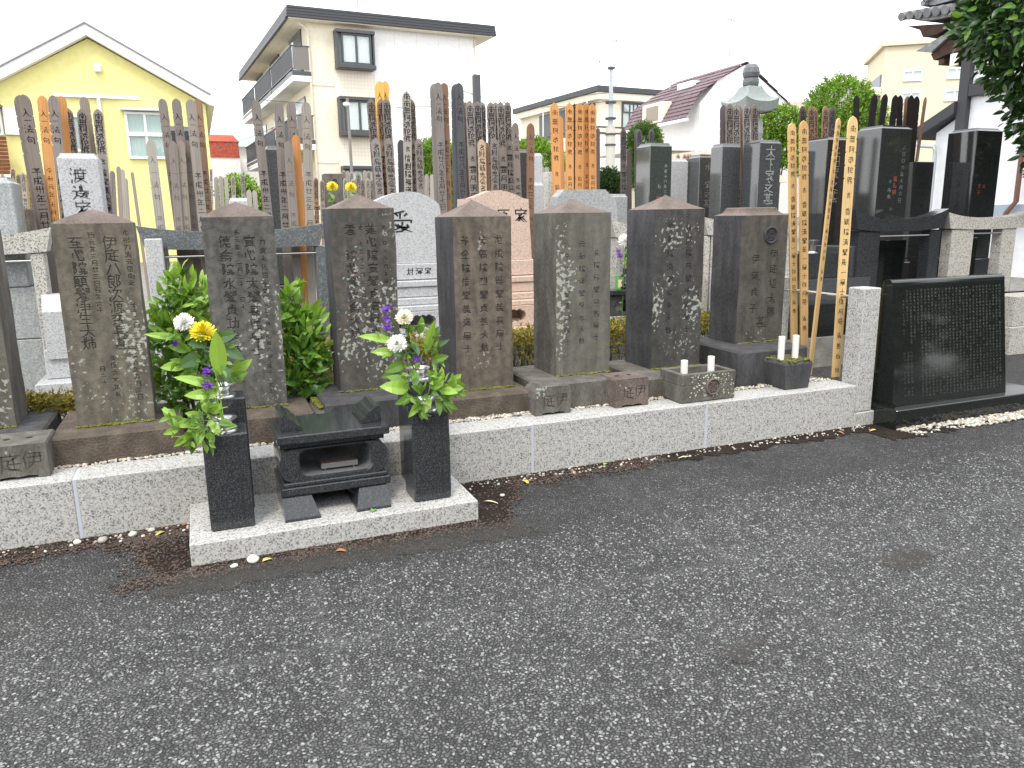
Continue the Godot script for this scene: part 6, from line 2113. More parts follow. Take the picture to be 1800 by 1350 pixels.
	bouquet("white chrysanthemums and purple statice fanning from the rear right cup", Vector3(1.02, .71, .11), [[Vector3(-.07, .29, .05), .046, Vector3(-.1, .7, .6), "c"], [Vector3(-.13, .17, .12), .05, Vector3(-.2, .6, .8), "w"]],
		[[Vector3(-.155, .34, .03), .022], [Vector3(-.16, .29, .04), .014], [Vector3(-.16, .25, .06), .022], [Vector3(-.03, .08, .14), .026]],
		[[Vector3(-.13, .17, .08), Vector3(-.85, .4, .2), .2, .045, 1.1, "l"], [Vector3(-.12, .12, .09), Vector3(-.9, .2, .2), .14, .05, .9, "l"], [Vector3(.03, .1, .08), Vector3(.2, .95, .2), .2, .05, .25, "l", 3.0], [Vector3(.0, .2, .05), Vector3(.3, .8, .2), .1, .05, .6, "g"], [Vector3(.05, .15, .04), Vector3(.6, .6, .1), .12, .055, .6, "b"], [Vector3(.07, .12, .04), Vector3(.9, .35, .1), .12, .03, .5, "b"], [Vector3(.06, .06, .07), Vector3(.7, .2, .3), .1, .045, .6, "g"], [Vector3(-.07, .22, .06), Vector3(.2, .3, .8), .09, .05, .7, "b"], [Vector3(-.05, .16, .1), Vector3(.2, -.2, .8), .1, .05, .6, "b"], [Vector3(-.1, .07, .12), Vector3(-.6, -.1, .6), .13, .06, .8, "g"], [Vector3(-.06, .04, .14), Vector3(.0, -.4, .7), .13, .06, .6, "g"], [Vector3(-.08, .12, .1), Vector3(-.4, .1, .7), .11, .05, .8, "b"], [Vector3(-.11, .03, .12), Vector3(-.8, -.1, .4), .12, .045, 1.2, "g"]],
		[[Vector3(-.07, .29, .05), false], [Vector3(-.13, .17, .12), false], [Vector3(-.155, .34, .03), false], [Vector3(.05, .15, .06), true], [Vector3(-.03, .09, .14), false]])
	bouquet("glossy cut evergreen leaves spreading from the front right cup", Vector3(.99, .6, .36), [], [],
		[[Vector3(-.1, .08, .06), Vector3(-.75, .35, .4), .15, .07, 1.2, "l"], [Vector3(-.08, .05, .07), Vector3(-.6, -.1, .5), .11, .045, .9, "g"], [Vector3(-.06, .02, .09), Vector3(-.4, -.4, .6), .1, .04, .7, "l"], [Vector3(-.03, .06, .06), Vector3(-.3, .4, .6), .1, .045, .8, "g"], [Vector3(-.01, .05, .1), Vector3(-.2, -.5, .7), .1, .042, .6, "l"], [Vector3(.03, .04, .1), Vector3(.1, -.7, .6), .1, .042, .5, "g"], [Vector3(.06, .04, .1), Vector3(.4, -.6, .5), .1, .04, .6, "g"], [Vector3(.08, .05, .09), Vector3(.3, -.9, .3), .11, .04, .4, "l"], [Vector3(.09, .07, .08), Vector3(.8, .1, .4), .09, .045, .6, "l"], [Vector3(.1, .09, .07), Vector3(.8, .5, .2), .09, .045, .6, "l"], [Vector3(.05, .1, .07), Vector3(.3, .8, .3), .09, .045, .6, "l"], [Vector3(.02, .1, .07), Vector3(-.1, .7, .5), .1, .045, .7, "g"], [Vector3(.11, .06, .08), Vector3(.9, -.2, .4), .09, .042, .6, "g"], [Vector3(.0, .09, .09), Vector3(.4, .3, .8), .1, .05, .6, "l"], [Vector3(.05, .07, .1), Vector3(.6, .1, .8), .1, .048, .5, "l"], [Vector3(-.04, .0, .1), Vector3(-.1, -.8, .5), .07, .035, .5, "l"], [Vector3(-.09, .1, .04), Vector3(-.7, .5, .1), .12, .055, .9, "g"]],
		[[Vector3(.08, .07, .08), false], [Vector3(-.06, .05, .08), false], [Vector3(.03, .1, .07), true], [Vector3(.1, .09, .06), true]])
	bouquet("white chrysanthemum over purple blooms, far between the two grey steles", Vector3(3.42, .3, -1.92), [[Vector3(.02, .98, .03), .07, Vector3(0, .8, .6), "w"]], [[Vector3(-.06, .9, .04), .03], [Vector3(-.04, .86, .04), .025]],
		[[Vector3(.02, .9, .04), Vector3(.4, .1, .8), .1, .05, .7, "g"], [Vector3(.0, .85, .04), Vector3(-.2, -.3, .8), .11, .05, .6, "g"], [Vector3(.03, .82, .04), Vector3(.5, -.4, .6), .11, .045, .6, "b"], [Vector3(.02, .8, .04), Vector3(.1, -.7, .6), .1, .045, .5, "g"], [Vector3(.05, .9, .02), Vector3(.8, .4, .2), .09, .04, .6, "g"]], [[Vector3(.02, .98, .03), false]])
	bouquet("yellow chrysanthemum by the brown crested stone beyond the third stele", Vector3(1.53, .3, -5.6), [[Vector3(.03, 1.58, 0), .07, Vector3(0, .8, .6), "y"]], [], [[Vector3(.0, 1.5, .03), Vector3(.2, -.3, .8), .12, .06, .6, "g"], [Vector3(.03, 1.45, .03), Vector3(-.4, -.2, .6), .12, .06, .6, "g"]], [[Vector3(.03, 1.58, 0), false]])
	bouquet("second yellow chrysanthemum right of the brown crested stone, beyond the third stele", Vector3(1.78, .3, -5.6), [[Vector3(.0, 1.57, 0), .07, Vector3(0, .8, .6), "y"]], [], [[Vector3(.0, 1.5, .03), Vector3(.2, -.3, .8), .12, .06, .6, "g"], [Vector3(.0, 1.45, .03), Vector3(-.4, -.2, .6), .12, .06, .6, "g"]], [[Vector3(.0, 1.57, 0), false]])


func litter() -> void:
	# pebbles: along the plinths, at the curb foot, and the pale strip before the memorial slab
	var r := RandomNumberGenerator.new()
	r.seed = 8
	var shapes := []
	for k in 3:
		var g := Geo.new()
		g.blob(Vector3.ZERO, Vector3(1, .6, .8), 7, 5, .25, k)
		shapes.append(g.mesh())
	var pm := mat(lin(.5, .47, .41), .8)
	pm.vertex_color_use_as_albedo = true
	var sets := [["gravel_strip", "pebbles between the curb and the stele plinths", 2600, -1.3, 4.2, -.285, -.215, .303, .006, .013], ["gravel_strip", "scattered pebbles along the foot of the curb", 420, -1.6, 4.3, .01, .13, .006, .004, .011], ["gravel_strip", "pale gravel in front of the memorial slab", 2400, 4.42, 7.2, .2, .36, .006, .007, .016]]
	for s in sets:
		var t := thing(s[0], s[1], "gravel")
		for k in 3:
			var xf := []
			var cols := []
			for i in s[2] / 3:
				var p := Vector3(r.randf_range(s[3], s[4]), s[7] + r.randf_range(0, .008), r.randf_range(s[5], s[6]))
				if s[3] > 4 and r.randf() > .55 + .45 * sin(p.x * 5.0): p.z -= .1
				var q := r.randf_range(s[8], s[9])
				xf.append(Transform3D(Basis.from_euler(Vector3(r.randf() * .6, r.randf() * TAU, r.randf() * .6)).scaled(Vector3(q, q, q)), p))
				var v := r.randf_range(.35, 1.35)
				var w := r.randf_range(-.08, .12)
				cols.append(Color(v * (1 + w), v, v * (1 - w)))
			scatter("pebbles", shapes[k], pm, xf, cols, t)
		t.set_meta("kind", "stuff")
	# loose crumbs of aggregate and dirt over the soil strip and the lane near it
	var t2 := thing("grit_crumbs", "dark crumbs and needles on the soil by the altar slab", "grit")
	for k in 2:
		var xf := []
		var cols := []
		for i in 4200:
			var p := Vector3(r.randf_range(-1.8, 2.6), .006, 0)
			var near: float = soil_edge.call(p.x)
			p.z = r.randf() * near if r.randf() < .55 else near + r.randfn(0.0, .035)
			if r.randf() < .2: p.x = r.randf_range(-.45, -.16) + r.randfn(0, .03)
			if p.x > -.16 and p.x < 1.2 and p.z < .555: p.z = .555 + r.randf() * .12
			if p.z < .004: continue
			var q := r.randf_range(.002, .006)
			xf.append(Transform3D(Basis.from_euler(Vector3(r.randf() * 3, r.randf() * TAU, r.randf() * 3)).scaled(Vector3(q * (2.2 if k == 0 else 1.0), q, q)), p))
			var v := r.randf_range(.3, 1.0)
			cols.append(Color(v * .2, v * .13, v * .11) if k == 0 else Color(v * .3, v * .3, v * .3))
		scatter("crumbs", shapes[k], pm, xf, cols, t2)
	t2.set_meta("kind", "stuff")
	# the coarser stones of the worn surface stand out of the binder
	var rock := mat(Color.WHITE, .55, .5)
	rock.vertex_color_use_as_albedo = true
	var t3 := thing("surface_aggregate", "pale worn stones standing out of the asphalt surface", "aggregate")
	for k in 3:
		var xf := []
		var cols := []
		for i in 22000:
			var z := 3.35 - 2.6 * pow(r.randf(), .8)
			var p := Vector3(r.randf_range(-2.2, 5.5), 0.0, z)
			if p.x > 1.2 + (3.4 - z) * 2.2: continue
			if r.randf() > smoothstep(.25, 1.5, z): continue
			if p.x > -.3 and p.x < 1.5 and z < .85: continue
			var q := r.randf_range(.003, .007)
			xf.append(Transform3D(Basis.from_euler(Vector3(r.randf_range(-.5, .5), r.randf() * TAU, r.randf_range(-.5, .5))).scaled_local(Vector3(q * 1.2, q * .75, q)), p))
			var v := .04 + .24 * pow(r.randf(), 2.0)
			cols.append(Color(v, v * 1.01, v * 1.01))
		scatter("stones", shapes[k], rock, xf, cols, t3)
	t3.set_meta("kind", "stuff")
	# single larger stones and fallen leaves
	var big := [[-.66, .07, .022, "round white pebble under the curb joint at left", 1.5], [-.55, .10, .03, "flat grey pebble under the curb, left of the altar", .8], [-.42, .075, .024, "white pebble at the curb foot, left of the altar slab", 1.4], [-.34, .05, .02, "yellowish pebble at the curb foot near the slab", 1.1], [.10, .62, .034, "white pebble in front of the altar slab", 1.6], [.02, .64, .018, "smaller white pebble in front of the altar slab, at left", 1.5], [1.42, .3, .016, "pale pebble in the dark soil right of the altar slab", 1.2]]
	for q in big:
		var m := mat(lin(.45 * q[4], .43 * q[4], .39 * q[4]), .7)
		var o := single("pebble", shapes[int(q[2] * 1000) % 3], m, q[3], "pebble", "loose pebbles on the soil", Vector3(q[0], .006 + q[2] * .45, q[1]))
		o.scale = Vector3(q[2], q[2] * .9, q[2])
		o.rotation.y = q[0] * 20.0
	var lv := [[-.28, .09, "l", "yellow fallen leaf on the soil at the curb foot, left"], [-.2, .045, "b", "brown curled leaf by the slab's left end"], [.14, .64, "y", "yellow leaf before the altar slab"], [.46, .66, "b", "small orange leaf before the altar slab"], [1.3, .34, "w", "long pale blade lying in the soil right of the slab"], [1.62, .12, "y", "yellow leaf at the curb foot right of the altar"], [1.95, .09, "b", "orange leaf at the curb foot under the incense blocks"], [2.18, .06, "g", "bright green leaf at the curb foot under the stone blocks"], [2.75, .14, "w", "pale curled leaf on the lane under the trough"], [4.0, .08, "b", "orange leaf at the foot of the granite post"], [4.28, .16, "y", "pale yellow leaf beside the memorial slab"], [.99, .35, "g", "fallen green leaf on the altar slab"], [.67, .5, "g", "tiny green leaf on the altar slab front edge"]]
	var mats := {"l": mat(lin(.45, .42, .08), .7), "b": mat(lin(.34, .14, .06), .8), "y": mat(lin(.55, .42, .1), .7), "w": mat(lin(.62, .56, .4), .7), "g": mat(lin(.2, .42, .08), .6)}
	for q in lv:
		var o := single("fallen_leaf", leaf(.055 if q[2] != "w" else .09, .028 if q[2] != "w" else .016, .6, .4), mats[q[2]], q[3], "leaf", "fallen leaves", Vector3(q[0], .012 if absf(q[0] - .52) > .67 or q[1] > .54 else .112, q[1]))
		o.rotation = Vector3(-PI / 2 + .15, q[0] * 37.0, 0)


# ---------------------------------------------------------------- tables
# x, y and z of the foot, lean in degrees, length, wood, width, writing, turn, pointed top
func tablet_table() -> Array:
	return [
		["behind the first stele and the pale family pillar", [
			[-1.009, 0.300, -2.62, -1.84, 2.095, "g", 0.083, 0, 0, 0],
			[-0.978, 0.300, -2.58, -1.85, 2.095, "g", 0.083, 1, 0, 0],
			[-0.998, 0.300, -2.60, 1.76, 2.095, "o", 0.067, 2, 0, 0],
			[-0.916, 0.300, -2.56, 1.61, 2.092, "g", 0.071, 1, 0, 0],
			[-0.893, 0.300, -2.64, 2.05, 2.102, "o", 0.065, 0, 0, 0],
			[-0.805, 0.300, -2.75, 0.13, 2.033, "g", 0.065, 3, 0, 1],
			[-0.753, 0.300, -2.75, 1.29, 2.029, "g", 0.067, 3, 0, 1],
			[-0.656, 0.300, -2.85, -0.99, 2.127, "w", 0.068, 0, 0, 0],
			[-0.640, 0.300, -2.75, 1.07, 2.033, "g", 0.068, 4, 0, 1],
		]],
		["in the fan between the first two steles", [
			[-0.223, 0.300, -2.20, -0.64, 1.770, "w", 0.066, 6, 0, 0],
			[-0.089, 0.300, -2.30, -1.43, 2.064, "g", 0.063, 5, 0, 0],
			[-0.144, 0.300, -2.16, 1.50, 1.762, "g", 0.059, 6, 0, 0],
			[-0.024, 0.300, -2.28, -0.69, 2.063, "g", 0.064, 1, 0, 0],
			[-0.090, 0.300, -2.18, 1.44, 1.769, "w", 0.056, 6, 0, 0],
			[-0.031, 0.300, -2.24, 0.97, 1.775, "g", 0.053, 6, 0, 0],
			[0.057, 0.300, -2.20, -0.33, 2.052, "w", 0.068, 1, 0, 0],
			[0.097, 0.300, -2.33, -0.02, 2.076, "b", 0.062, 5, 0, 0],
		]],
		["in the fan between the second and third steles", [
			[0.560, 0.300, -2.30, -1.73, 2.077, "g", 0.069, 1, 0, 0],
			[0.624, 0.300, -2.28, 1.10, 2.069, "g", 0.068, 1, 0, 0],
			[0.702, 0.300, -2.20, -0.05, 1.783, "g", 0.066, 6, 0, 0],
			[0.766, 0.300, -2.32, -0.33, 2.081, "g", 0.071, 5, 0, 0],
			[0.761, 0.300, -2.26, 0.25, 1.836, "o", 0.063, 0, 0, 0],
			[0.776, 0.300, -2.20, 2.13, 2.067, "w", 0.071, 5, 0, 0],
		]],
		["behind the pale arched stone", [
			[1.626, 0.300, -3.20, -1.64, 2.257, "g", 0.077, 3, 0, 1],
			[1.613, 0.300, -3.10, -1.38, 1.910, "g", 0.082, 8, 0, 1],
			[1.598, 0.300, -3.40, 2.20, 2.443, "y", 0.085, 7, 0, 0],
			[1.689, 0.300, -3.24, -0.64, 2.265, "b", 0.078, 3, 0, 1],
			[1.679, 0.300, -3.43, 1.67, 2.450, "y", 0.075, 7, 0, 0],
			[1.725, 0.300, -3.20, -0.65, 2.261, "g", 0.078, 3, 0, 1],
			[1.722, 0.300, -3.10, -1.25, 1.912, "g", 0.083, 8, 0, 1],
			[1.784, 0.300, -3.20, 1.13, 1.910, "d", 0.064, 0, 0, 1],
			[1.813, 0.300, -3.10, 1.21, 2.314, "w", 0.078, 9, 0, 1],
			[1.973, 0.300, -3.20, -1.16, 2.266, "g", 0.075, 3, 0, 1],
			[1.952, 0.300, -3.05, -0.04, 1.909, "g", 0.074, 8, 0, 1],
			[2.136, 0.300, -3.10, -0.28, 2.396, "g", 0.080, 0, 0, 0],
			[2.170, 0.300, -3.06, -0.62, 2.398, "g", 0.085, 10, 0, 0],
			[2.229, 0.300, -3.10, -0.24, 2.406, "b", 0.076, 5, 0, 0],
			[2.294, 0.300, -3.10, 0.84, 2.401, "d", 0.082, 0, 0, 0],
			[2.372, 0.300, -3.06, -0.55, 2.406, "d", 0.085, 10, 0, 0],
		]],
		["behind the low pink stone", [
			[2.423, 0.300, -3.14, 0.39, 2.253, "b", 0.073, 0, 0, 1],
			[2.510, 0.300, -3.08, -1.53, 2.256, "g", 0.083, 11, 0, 1],
			[2.601, 0.300, -3.13, -1.38, 2.261, "g", 0.079, 3, 0, 1],
			[2.621, 0.300, -3.18, -0.28, 2.265, "g", 0.074, 3, 0, 1],
			[2.543, 0.300, -3.00, -0.16, 1.912, "l", 0.079, 8, 0, 1],
			[2.626, 0.300, -3.04, -1.08, 1.897, "b", 0.068, 0, 0, 1],
			[2.697, 0.300, -3.08, -0.83, 2.255, "g", 0.085, 3, 0, 1],
			[2.662, 0.300, -3.00, -0.18, 1.925, "g", 0.079, 8, 0, 1],
			[2.769, 0.300, -3.14, -0.91, 2.265, "g", 0.080, 3, 0, 1],
			[2.832, 0.300, -3.08, -1.80, 2.260, "g", 0.083, 11, 0, 1],
			[2.912, 0.300, -3.12, -1.52, 2.272, "g", 0.075, 3, 0, 1],
			[2.942, 0.300, -3.00, -1.83, 2.070, "g", 0.069, 1, 0, 0],
			[3.004, 0.300, -3.00, 0.98, 2.069, "b", 0.079, 5, 0, 0],
		]],
		["above the grey rounded stone", [
			[3.311, 0.300, -2.90, -1.95, 2.248, "o", 0.094, 12, 0, 1],
			[3.702, 0.300, -3.60, -1.89, 2.227, "o", 0.066, 0, 0, 0],
			[3.409, 0.300, -2.90, -0.63, 2.249, "o", 0.084, 12, 0, 1],
			[3.488, 0.300, -3.00, 0.00, 2.260, "k", 0.075, 3, 55, 1],
			[3.506, 0.300, -2.90, -0.33, 2.253, "o", 0.085, 12, 0, 1],
			[3.630, 0.300, -2.94, -0.95, 2.261, "o", 0.083, 12, 0, 1],
			[3.668, 0.300, -2.90, -0.59, 2.253, "o", 0.083, 12, 0, 1],
		]],
		["under the stone stupa roof", [
			[5.411, 0.300, -3.10, -2.68, 2.334, "p", 0.080, 0, 0, 1],
			[5.424, 0.300, -3.00, -2.63, 2.339, "g", 0.098, 13, 0, 1],
			[5.582, 0.300, -3.04, -3.95, 2.341, "g", 0.095, 13, 0, 1],
			[5.673, 0.300, -3.10, -3.90, 2.339, "b", 0.089, 0, 0, 1],
			[5.713, 0.300, -3.04, -4.04, 2.347, "g", 0.093, 3, 0, 1],
			[5.822, 0.300, -3.04, -3.79, 2.349, "g", 0.090, 3, 0, 1],
		]],
		["leaning on the steel bars by the granite post", [
			[4.367, 0.306, -0.78, -5.52, 1.860, "f", 0.075, 14, 0, 0],
			[4.322, 0.306, -0.62, -4.60, 1.859, "f", 0.081, 14, 0, 0],
			[4.192, 0.306, -0.42, 3.72, 1.854, "f", 0.060, 14, 20, 0],
			[4.310, 0.306, -0.28, -0.54, 1.845, "f", 0.087, 15, 0, 0],
		]],
		["behind the four fresh tablets", [
			[7.736, 0.300, -4.40, -4.84, 2.581, "p", 0.108, 3, 0, 1],
			[7.811, 0.300, -4.30, -5.59, 2.573, "b", 0.113, 3, 0, 1],
			[7.938, 0.300, -4.35, -5.70, 2.577, "b", 0.105, 3, 0, 1],
			[7.927, 0.300, -4.30, -2.49, 2.573, "b", 0.110, 3, 0, 1],
			[8.006, 0.300, -4.30, -1.09, 2.571, "p", 0.116, 3, 0, 1],
		]],
		["behind the tall black pillar", [
			[8.585, 0.300, -4.30, -5.23, 2.740, "k", 0.099, 3, 0, 1],
			[7.253, 0.300, -3.10, 3.38, 2.534, "k", 0.100, 3, 0, 1],
			[7.346, 0.300, -3.10, 5.18, 2.550, "k", 0.092, 3, 0, 1],
			[7.606, 0.300, -3.10, 2.55, 2.535, "k", 0.093, 3, 0, 1],
			[8.061, 0.300, -3.15, -4.46, 2.552, "k", 0.090, 0, 0, 1],
			[8.067, 0.300, -3.20, -0.88, 2.548, "b", 0.083, 0, 0, 1],
			[8.042, 0.300, -3.10, -1.65, 2.543, "k", 0.100, 0, 0, 1],
			[8.073, 0.300, -3.10, -0.01, 2.535, "k", 0.096, 0, 0, 1],
			[7.919, 0.300, -3.00, 3.58, 2.514, "b", 0.075, 0, 62, 1],
		]],
		["far behind the white-topped pillar at the yellow house", [
			[-2.027, 0.300, -6.00, 4.66, 1.731, "w", 0.042, 0, 0, 0],
			[-1.835, 0.300, -5.60, 4.07, 1.778, "l", 0.046, 3, 0, 1],
			[-1.783, 0.300, -5.60, 3.83, 1.709, "w", 0.038, 3, 0, 1],
			[-1.714, 0.300, -5.50, 3.59, 1.721, "w", 0.041, 3, 0, 1],
			[-1.667, 0.300, -5.60, 3.27, 1.697, "w", 0.036, 3, 0, 1],
			[-0.778, 0.300, -4.20, 3.69, 1.671, "g", 0.047, 0, 0, 0],
			[-0.774, 0.300, -5.00, 3.24, 1.761, "w", 0.042, 0, 0, 0],
			[-0.727, 0.300, -5.20, 2.37, 1.744, "w", 0.043, 0, 0, 0],
			[-0.725, 0.300, -5.40, 2.61, 1.663, "w", 0.041, 0, 0, 0],
			[-0.577, 0.300, -6.00, -1.28, 1.760, "w", 0.035, 0, 0, 0],
		]],
		["far behind the dark pillars and round clipped tree", [
			[4.895, 0.300, -7.00, -0.25, 1.936, "w", 0.066, 0, 0, 1],
			[4.958, 0.300, -7.00, -0.30, 1.945, "w", 0.066, 0, 0, 1],
			[5.032, 0.300, -7.00, -0.39, 1.938, "w", 0.066, 0, 0, 1],
			[4.845, 0.300, -5.00, -0.67, 2.284, "p", 0.057, 0, 0, 1],
			[4.945, 0.300, -4.50, -1.14, 2.226, "p", 0.079, 3, 0, 1],
			[5.095, 0.300, -4.60, -1.26, 1.999, "p", 0.064, 0, 0, 1],
			[5.204, 0.300, -4.60, -1.40, 2.240, "p", 0.065, 0, 0, 1],
			[5.186, 0.300, -4.50, -1.45, 2.232, "p", 0.068, 3, 0, 1],
			[5.364, 0.300, -4.50, -1.68, 2.237, "p", 0.069, 3, 0, 1],
			[6.776, 0.300, -6.00, -2.20, 2.089, "l", 0.069, 3, 0, 1],
			[6.882, 0.300, -6.00, -2.32, 2.079, "l", 0.070, 3, 0, 1],
			[6.944, 0.300, -6.00, -2.38, 2.084, "l", 0.070, 3, 0, 1],
			[6.996, 0.300, -6.00, -2.44, 2.085, "l", 0.070, 3, 0, 1],
		]],
		["far below the pale apartment block", [
			[1.363, 0.300, -6.00, 2.26, 1.710, "b", 0.055, 3, 0, 1],
			[1.446, 0.300, -6.00, 1.99, 1.683, "w", 0.056, 3, 0, 1],
			[2.139, 0.300, -8.50, 2.53, 1.952, "w", 0.062, 3, 0, 1],
			[2.067, 0.300, -7.80, 1.54, 1.795, "w", 0.063, 3, 0, 1],
			[2.217, 0.300, -8.60, 2.46, 1.950, "w", 0.063, 0, 0, 1],
			[2.264, 0.300, -8.50, 2.38, 1.935, "w", 0.062, 3, 0, 1],
			[2.204, 0.300, -7.90, 1.36, 1.792, "w", 0.064, 3, 0, 1],
			[2.241, 0.300, -7.80, 1.37, 1.796, "w", 0.063, 3, 0, 1],
			[2.197, 0.300, -7.50, 1.76, 1.857, "w", 0.074, 3, 0, 1],
			[2.350, 0.300, -7.90, 1.22, 1.793, "w", 0.064, 3, 0, 1],
			[2.495, 0.300, -8.60, 2.23, 1.960, "w", 0.064, 0, 0, 1],
			[2.412, 0.300, -7.80, 1.20, 1.797, "w", 0.064, 3, 0, 1],
			[2.541, 0.300, -8.50, 2.15, 1.946, "w", 0.063, 3, 0, 1],
			[2.496, 0.300, -7.90, 1.08, 1.794, "w", 0.065, 3, 0, 1],
			[2.618, 0.300, -8.60, 2.08, 1.944, "w", 0.064, 0, 0, 1],
			[3.372, 0.300, -8.00, 1.40, 1.872, "w", 0.073, 0, 0, 1],
			[3.466, 0.300, -8.00, 1.31, 1.873, "w", 0.074, 0, 0, 1],
		]],
		["far off between the yellow house and the balconies", [
			[0.149, 0.300, -8.00, 3.69, 1.930, "w", 0.038, 3, 0, 1],
			[0.249, 0.300, -8.20, 2.67, 1.825, "w", 0.061, 0, 0, 0],
			[0.332, 0.300, -8.00, 1.95, 1.827, "w", 0.061, 0, 0, 0],
			[0.415, 0.300, -8.20, 1.70, 1.822, "w", 0.054, 0, 0, 0],
			[0.542, 0.300, -9.00, 1.78, 1.880, "w", 0.062, 3, 0, 1],
			[0.682, 0.300, -9.00, 1.88, 1.907, "w", 0.063, 3, 0, 1],
			[0.626, 0.300, -6.00, 0.13, 1.565, "w", 0.059, 0, 0, 0],
			[0.710, 0.300, -6.20, -0.08, 1.566, "w", 0.053, 0, 0, 0],
		]],
	]


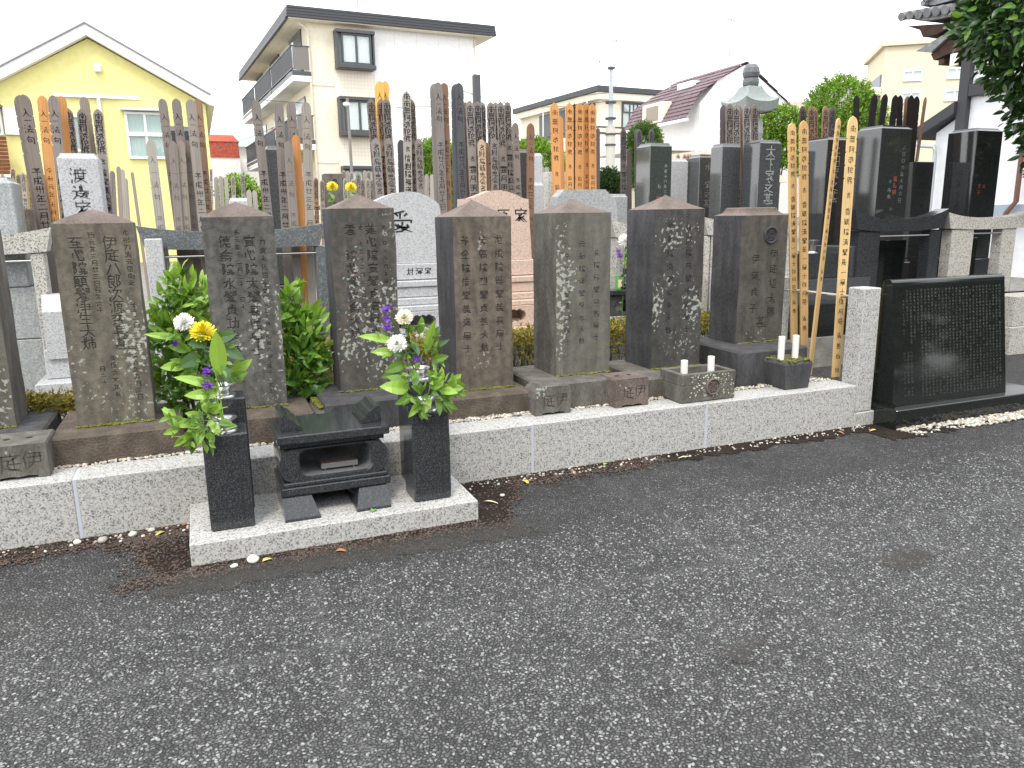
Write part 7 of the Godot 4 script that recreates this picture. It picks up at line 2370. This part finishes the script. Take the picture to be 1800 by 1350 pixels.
# strokes of each character on a 0-9 grid; a@x0y0x1y1 puts another character in a box
func build_kanji() -> void:
	var src := [
		"一 0595",
		"二 2272 0797",
		"三 1282 2575 0898",
		"十 0595 5059",
		"七 0684 404888",
		"八 322509 61738699",
		"人 504609 446799",
		"入 3041557899 433609",
		"木 0393 5059 534709 536799",
		"大 0494 50544709 546699",
		"太 大@0099 4758",
		"下 0191 5159 5476",
		"上 5058 5484 0898",
		"之 4051 1383 833708 155899",
		"土 2272 5058 0898",
		"士 0494 5058 2878",
		"日 1119 118189 1585 1989",
		"月 211609 21818979 2484 2686",
		"目 1119 118189 1383 1686 1989",
		"田 0109 019199 0999 5159 0595",
		"口 1118 118188 1888",
		"言 4051 0282 2474 2676 口@2779",
		"氵 2041 0324 1937",
		"亻 8004 4349",
		"艹 0696 3039 6069",
		"宀 5053 1419 149479",
		"阝 2029 2071447648",
		"弓 117183 1474 1417879958",
		"尔 4003 0292 5158 2408 6497",
		"它 宀@0094 8426 24289897",
		"可 0191 口@1366 818869",
		"寸 0393 606949 2537",
		"南 1282 5053 1419 14949989 4546 6556 3777 5659",
		"無 3002 1191 0494 0797 2227 4247 6267 8287 1809 3839 5859 7899",
		"阿 阝@0039 可@4099",
		"弥 弓@0049 尔@4099",
		"陀 阝@0039 它@4099",
		"弗 11818313168689 3019 6069",
		"佛 亻@0029 弗@2099",
		"為 4051 1282 823517 3464 2575 768979 2839 4849 5867",
		"平 1181 3243 7263 0595 5159",
		"成 1292 121609 1555 554838 50479998 8568 7081",
		"年 3003 2282 2575 2528 0898 5259",
		"廿 0393 2128 7178 2888",
		"卅 0494 2127 5159 8189",
		"五 1181 4138 2474 7478 0898",
		"六 5052 0393 3519 6588",
		"令 500415 5095 3464 2676 764759",
		"禾 7022 0494 5159 5408 5498",
		"和 禾@0059 口@5398",
		"元 2171 0494 343719 64689897",
		"去 2272 5055 0595 451888 6799",
		"法 氵@0029 去@2099",
		"句 3004 1282 828978 口@1467",
		"附 阝@0029 亻@2059 寸@5099",
		"方 5051 0292 423509 44747857",
		"也 0484 848777 5158 22289896",
		"施 方@0049 5042 5292 也@4499",
		"食 500415 5095 3464 2529 257577 2777 4789",
		"我 4012 0494 2829 3839 0746 50569997 7081 8568",
		"餓 食@0049 我@4099",
		"鬼 5041 田@1275 3709 57599997 7778",
		"会 500415 5095 3464 1686 4728 2888 6799",
		"雨 0191 0307 030393 9398 5059 2444 2646 6484 6686",
		"相 木@0049 目@5099",
		"霜 雨@0094 相@1499",
		"明 日@0049 月@4099",
		"召 0181 818464 4115 口@1588",
		"照 日@0046 召@4096 1809 3839 5859 7899",
		"信 亻@0029 言@2099",
		"女 403599 704709 0393",
		"完 宀@0093 2575 0797 364809 66699897",
		"院 阝@0039 完@4099",
		"樹 木@0039 2262 4042 口@2357 2969 寸@6099",
		"専 0191 田@1276 0696 寸@1699",
		"博 十@0039 専@3099",
		"辶 1122 04242709 263799",
		"首 2031 7061 0292 5254 目@1489",
		"道 辶@0099 首@3097",
		"度 5051 1191 111608 0393 3235 7275 3575 2676 764709 3699",
		"渡 氵@0029 度@2099",
		"自 5041 目@1289",
		"邊 辶@0099 自@4064 3494 3525 7595 方@4598",
		"豕 0292 523508 334638 3517 4528 4679 7455 5599",
		"家 宀@0093 豕@1299",
		"夂 4207 3373 734819 4499",
		"愛 6011 2132 4143 7162 1416 149495 2637 364777 5556 7687 夂@1699",
		"尹 1181 8186 0393 1686 513709",
		"伊 亻@0029 尹@2099",
		"庭 5051 1191 111609 2343 4336 3647 2799 7253 4595 6268 4888",
		"良 4041 1181 1119 8185 1383 1585 1949 4699 7567",
		"郎 良@0059 阝@5099",
		"欠 3013 1282 8274 523609 5699",
		"次 0214 0917 欠@2099",
		"小 5059 2407 7498",
		"白 5041 日@1289",
		"原 1191 111609 白@2286 小@2699",
		"源 氵@0029 原@2099",
		"乃 1171 715464746951 3109",
		"秀 禾@0095 1676 365509 666949",
		"長 2126 2181 2373 2575 0696 2639 3948 4699 7557",
		"至 0191 4114 1474 5475 2676 5458 0898",
		"心 1316 30588886 5153 7183",
		"頁 0191 4132 目@1277 3709 6799",
		"願 原@0049 頁@4099",
		"與 1117 1131 1343 1545 5152 5264 7191 9197 7393 7595 0797",
		"譽 與@0095 3709 6799 言@2489",
		"爭 7011 2132 4142 1383 8387 0595 1787 404939",
		"淨 氵@0029 爭@2099",
		"生 2014 1282 5059 2575 0898",
		"市 5052 0292 1418 14848878 5259",
		"姉 女@0049 市@4099",
		"貝 目@1087 3709 5798",
		"實 宀@0093 1282 2474 貝@1499",
		"本 木@0099 3666",
		"彳 7003 8305 5459",
		"直 0191 5053 目@1386",
		"德 彳@0029 直@2096 心@2699",
		"尸 1181 8184 1484 111609",
		"古 0494 5055 口@1589",
		"居 尸@0099 0595 古@2499",
		"壽 2272 5013 0393 1475 0595 口@0649 1777 寸@4699",
		"寿 2171 1383 0595 503709 寸@3699",
		"永 5152 3353 535949 0434 342708 8365 5699",
		"貞 5053 5181 目@1287 3709 6799",
		"工 1181 5158 0898",
		"力 0393 938878 504709",
		"功 工@0049 力@4099",
		"墓 艹@0092 日@2265 0696 4508 5598 土@2699",
		"想 相@0096 心@0699",
		"子 1171 71445939 0595",
		"香 禾@0095 日@1599",
		"頴 匕@0044 禾@0449 頁@4099",
		"匕 7115 10198986",
		"青 1181 2272 0494 5054 月@1499",
		"清 氵@0029 青@2099",
		"是 日@1074 0595 5558 5777 2609 2799",
		"礻 4051 1171 711405 4449 4566",
		"羊 2132 7162 1383 2575 0797 5359",
		"祥 礻@0039 羊@3099",
		"己 1171 7174 1474 14189896",
		"忌 己@0095 心@0599",
		"追 辶@0099 5041 日@4158 4888 口@4588",
		"善 羊@0096 口@1699",
		"少 5055 2105 7184 855709",
		"妙 女@0049 少@4099",
		"幸 2272 5054 0494 2435 7465 1686 5659",
		"刂 3137 818979",
		"利 禾@0059 刂@5099",
		"室 宀@0093 至@0399",
		"得 彳@0029 日@3084 2595 寸@2699",
		"義 羊@0095 我@0499",
		"慈 艹@0093 2344 4335 6384 8375 心@0599",
		"全 500415 5095 2474 2676 5459 0999",
		"孝 土@0055 0595 7126 子@1599",
		"烈 0141 2104 2242 4206 刂@5096 1809 3839 5859 7899",
		"虎 5053 5181 1292 121609 3484 4547 5777 4709 576998",
		"貫 1181 4245 0494 貝@1499",
		"福 礻@0039 3191 口@4284 田@3599",
		"松 木@0049 5144 7184 6548 4898 8499",
		"公 3114 6194 5517 1787 7598",
		"〇 316183866838161331",
		"安 宀@0094 女@0399",
		"尚 5053 2132 7162 1419 14949989 口@3577",
		"村 木@0049 寸@4099",
		"澤 氵@0029 2191 2124 9194 2494 幸@2499",
		"仁 亻@0029 二@2099",
		"筒 2012 2242 7061 7292 1319 13939989 3666 口@3678",
		"屋 尸@0099 至@2399",
		"酉 0191 3114 6164 1419 149499 1696 1999",
		"丸 0494 404709 818999",
		"春 1181 2272 0393 414708 5599 日@2589",
		"蓮 艹@0093 辶@0399 5259 田@3476 2797",
		"武 0171 2252 3138 3555 1415 1848 60689997 8192",
		"丑 1171 5148 7178 2474 0898",
		"行 彳@0039 3191 2595 658869",
		"甲 日@1075 5059",
		"吉 士@0054 口@0599",
		"刀 0181 818876 412509",
		"流 氵@0029 5051 2292 503484 353719 5559 757999",
		"形 0151 0555 1318 4349 9063 9365 9669",
		"代 亻@0029 2595 51547998 7182",
		"保 亻@0029 口@3084 木@2499",
		"文 5051 0292 723509 236899",
		"天 1282 0595 525609 566899",
		"祖 礻@0039 目@4088 3999",
	]
	for line in src:
		K[line[0]] = line.substr(2)
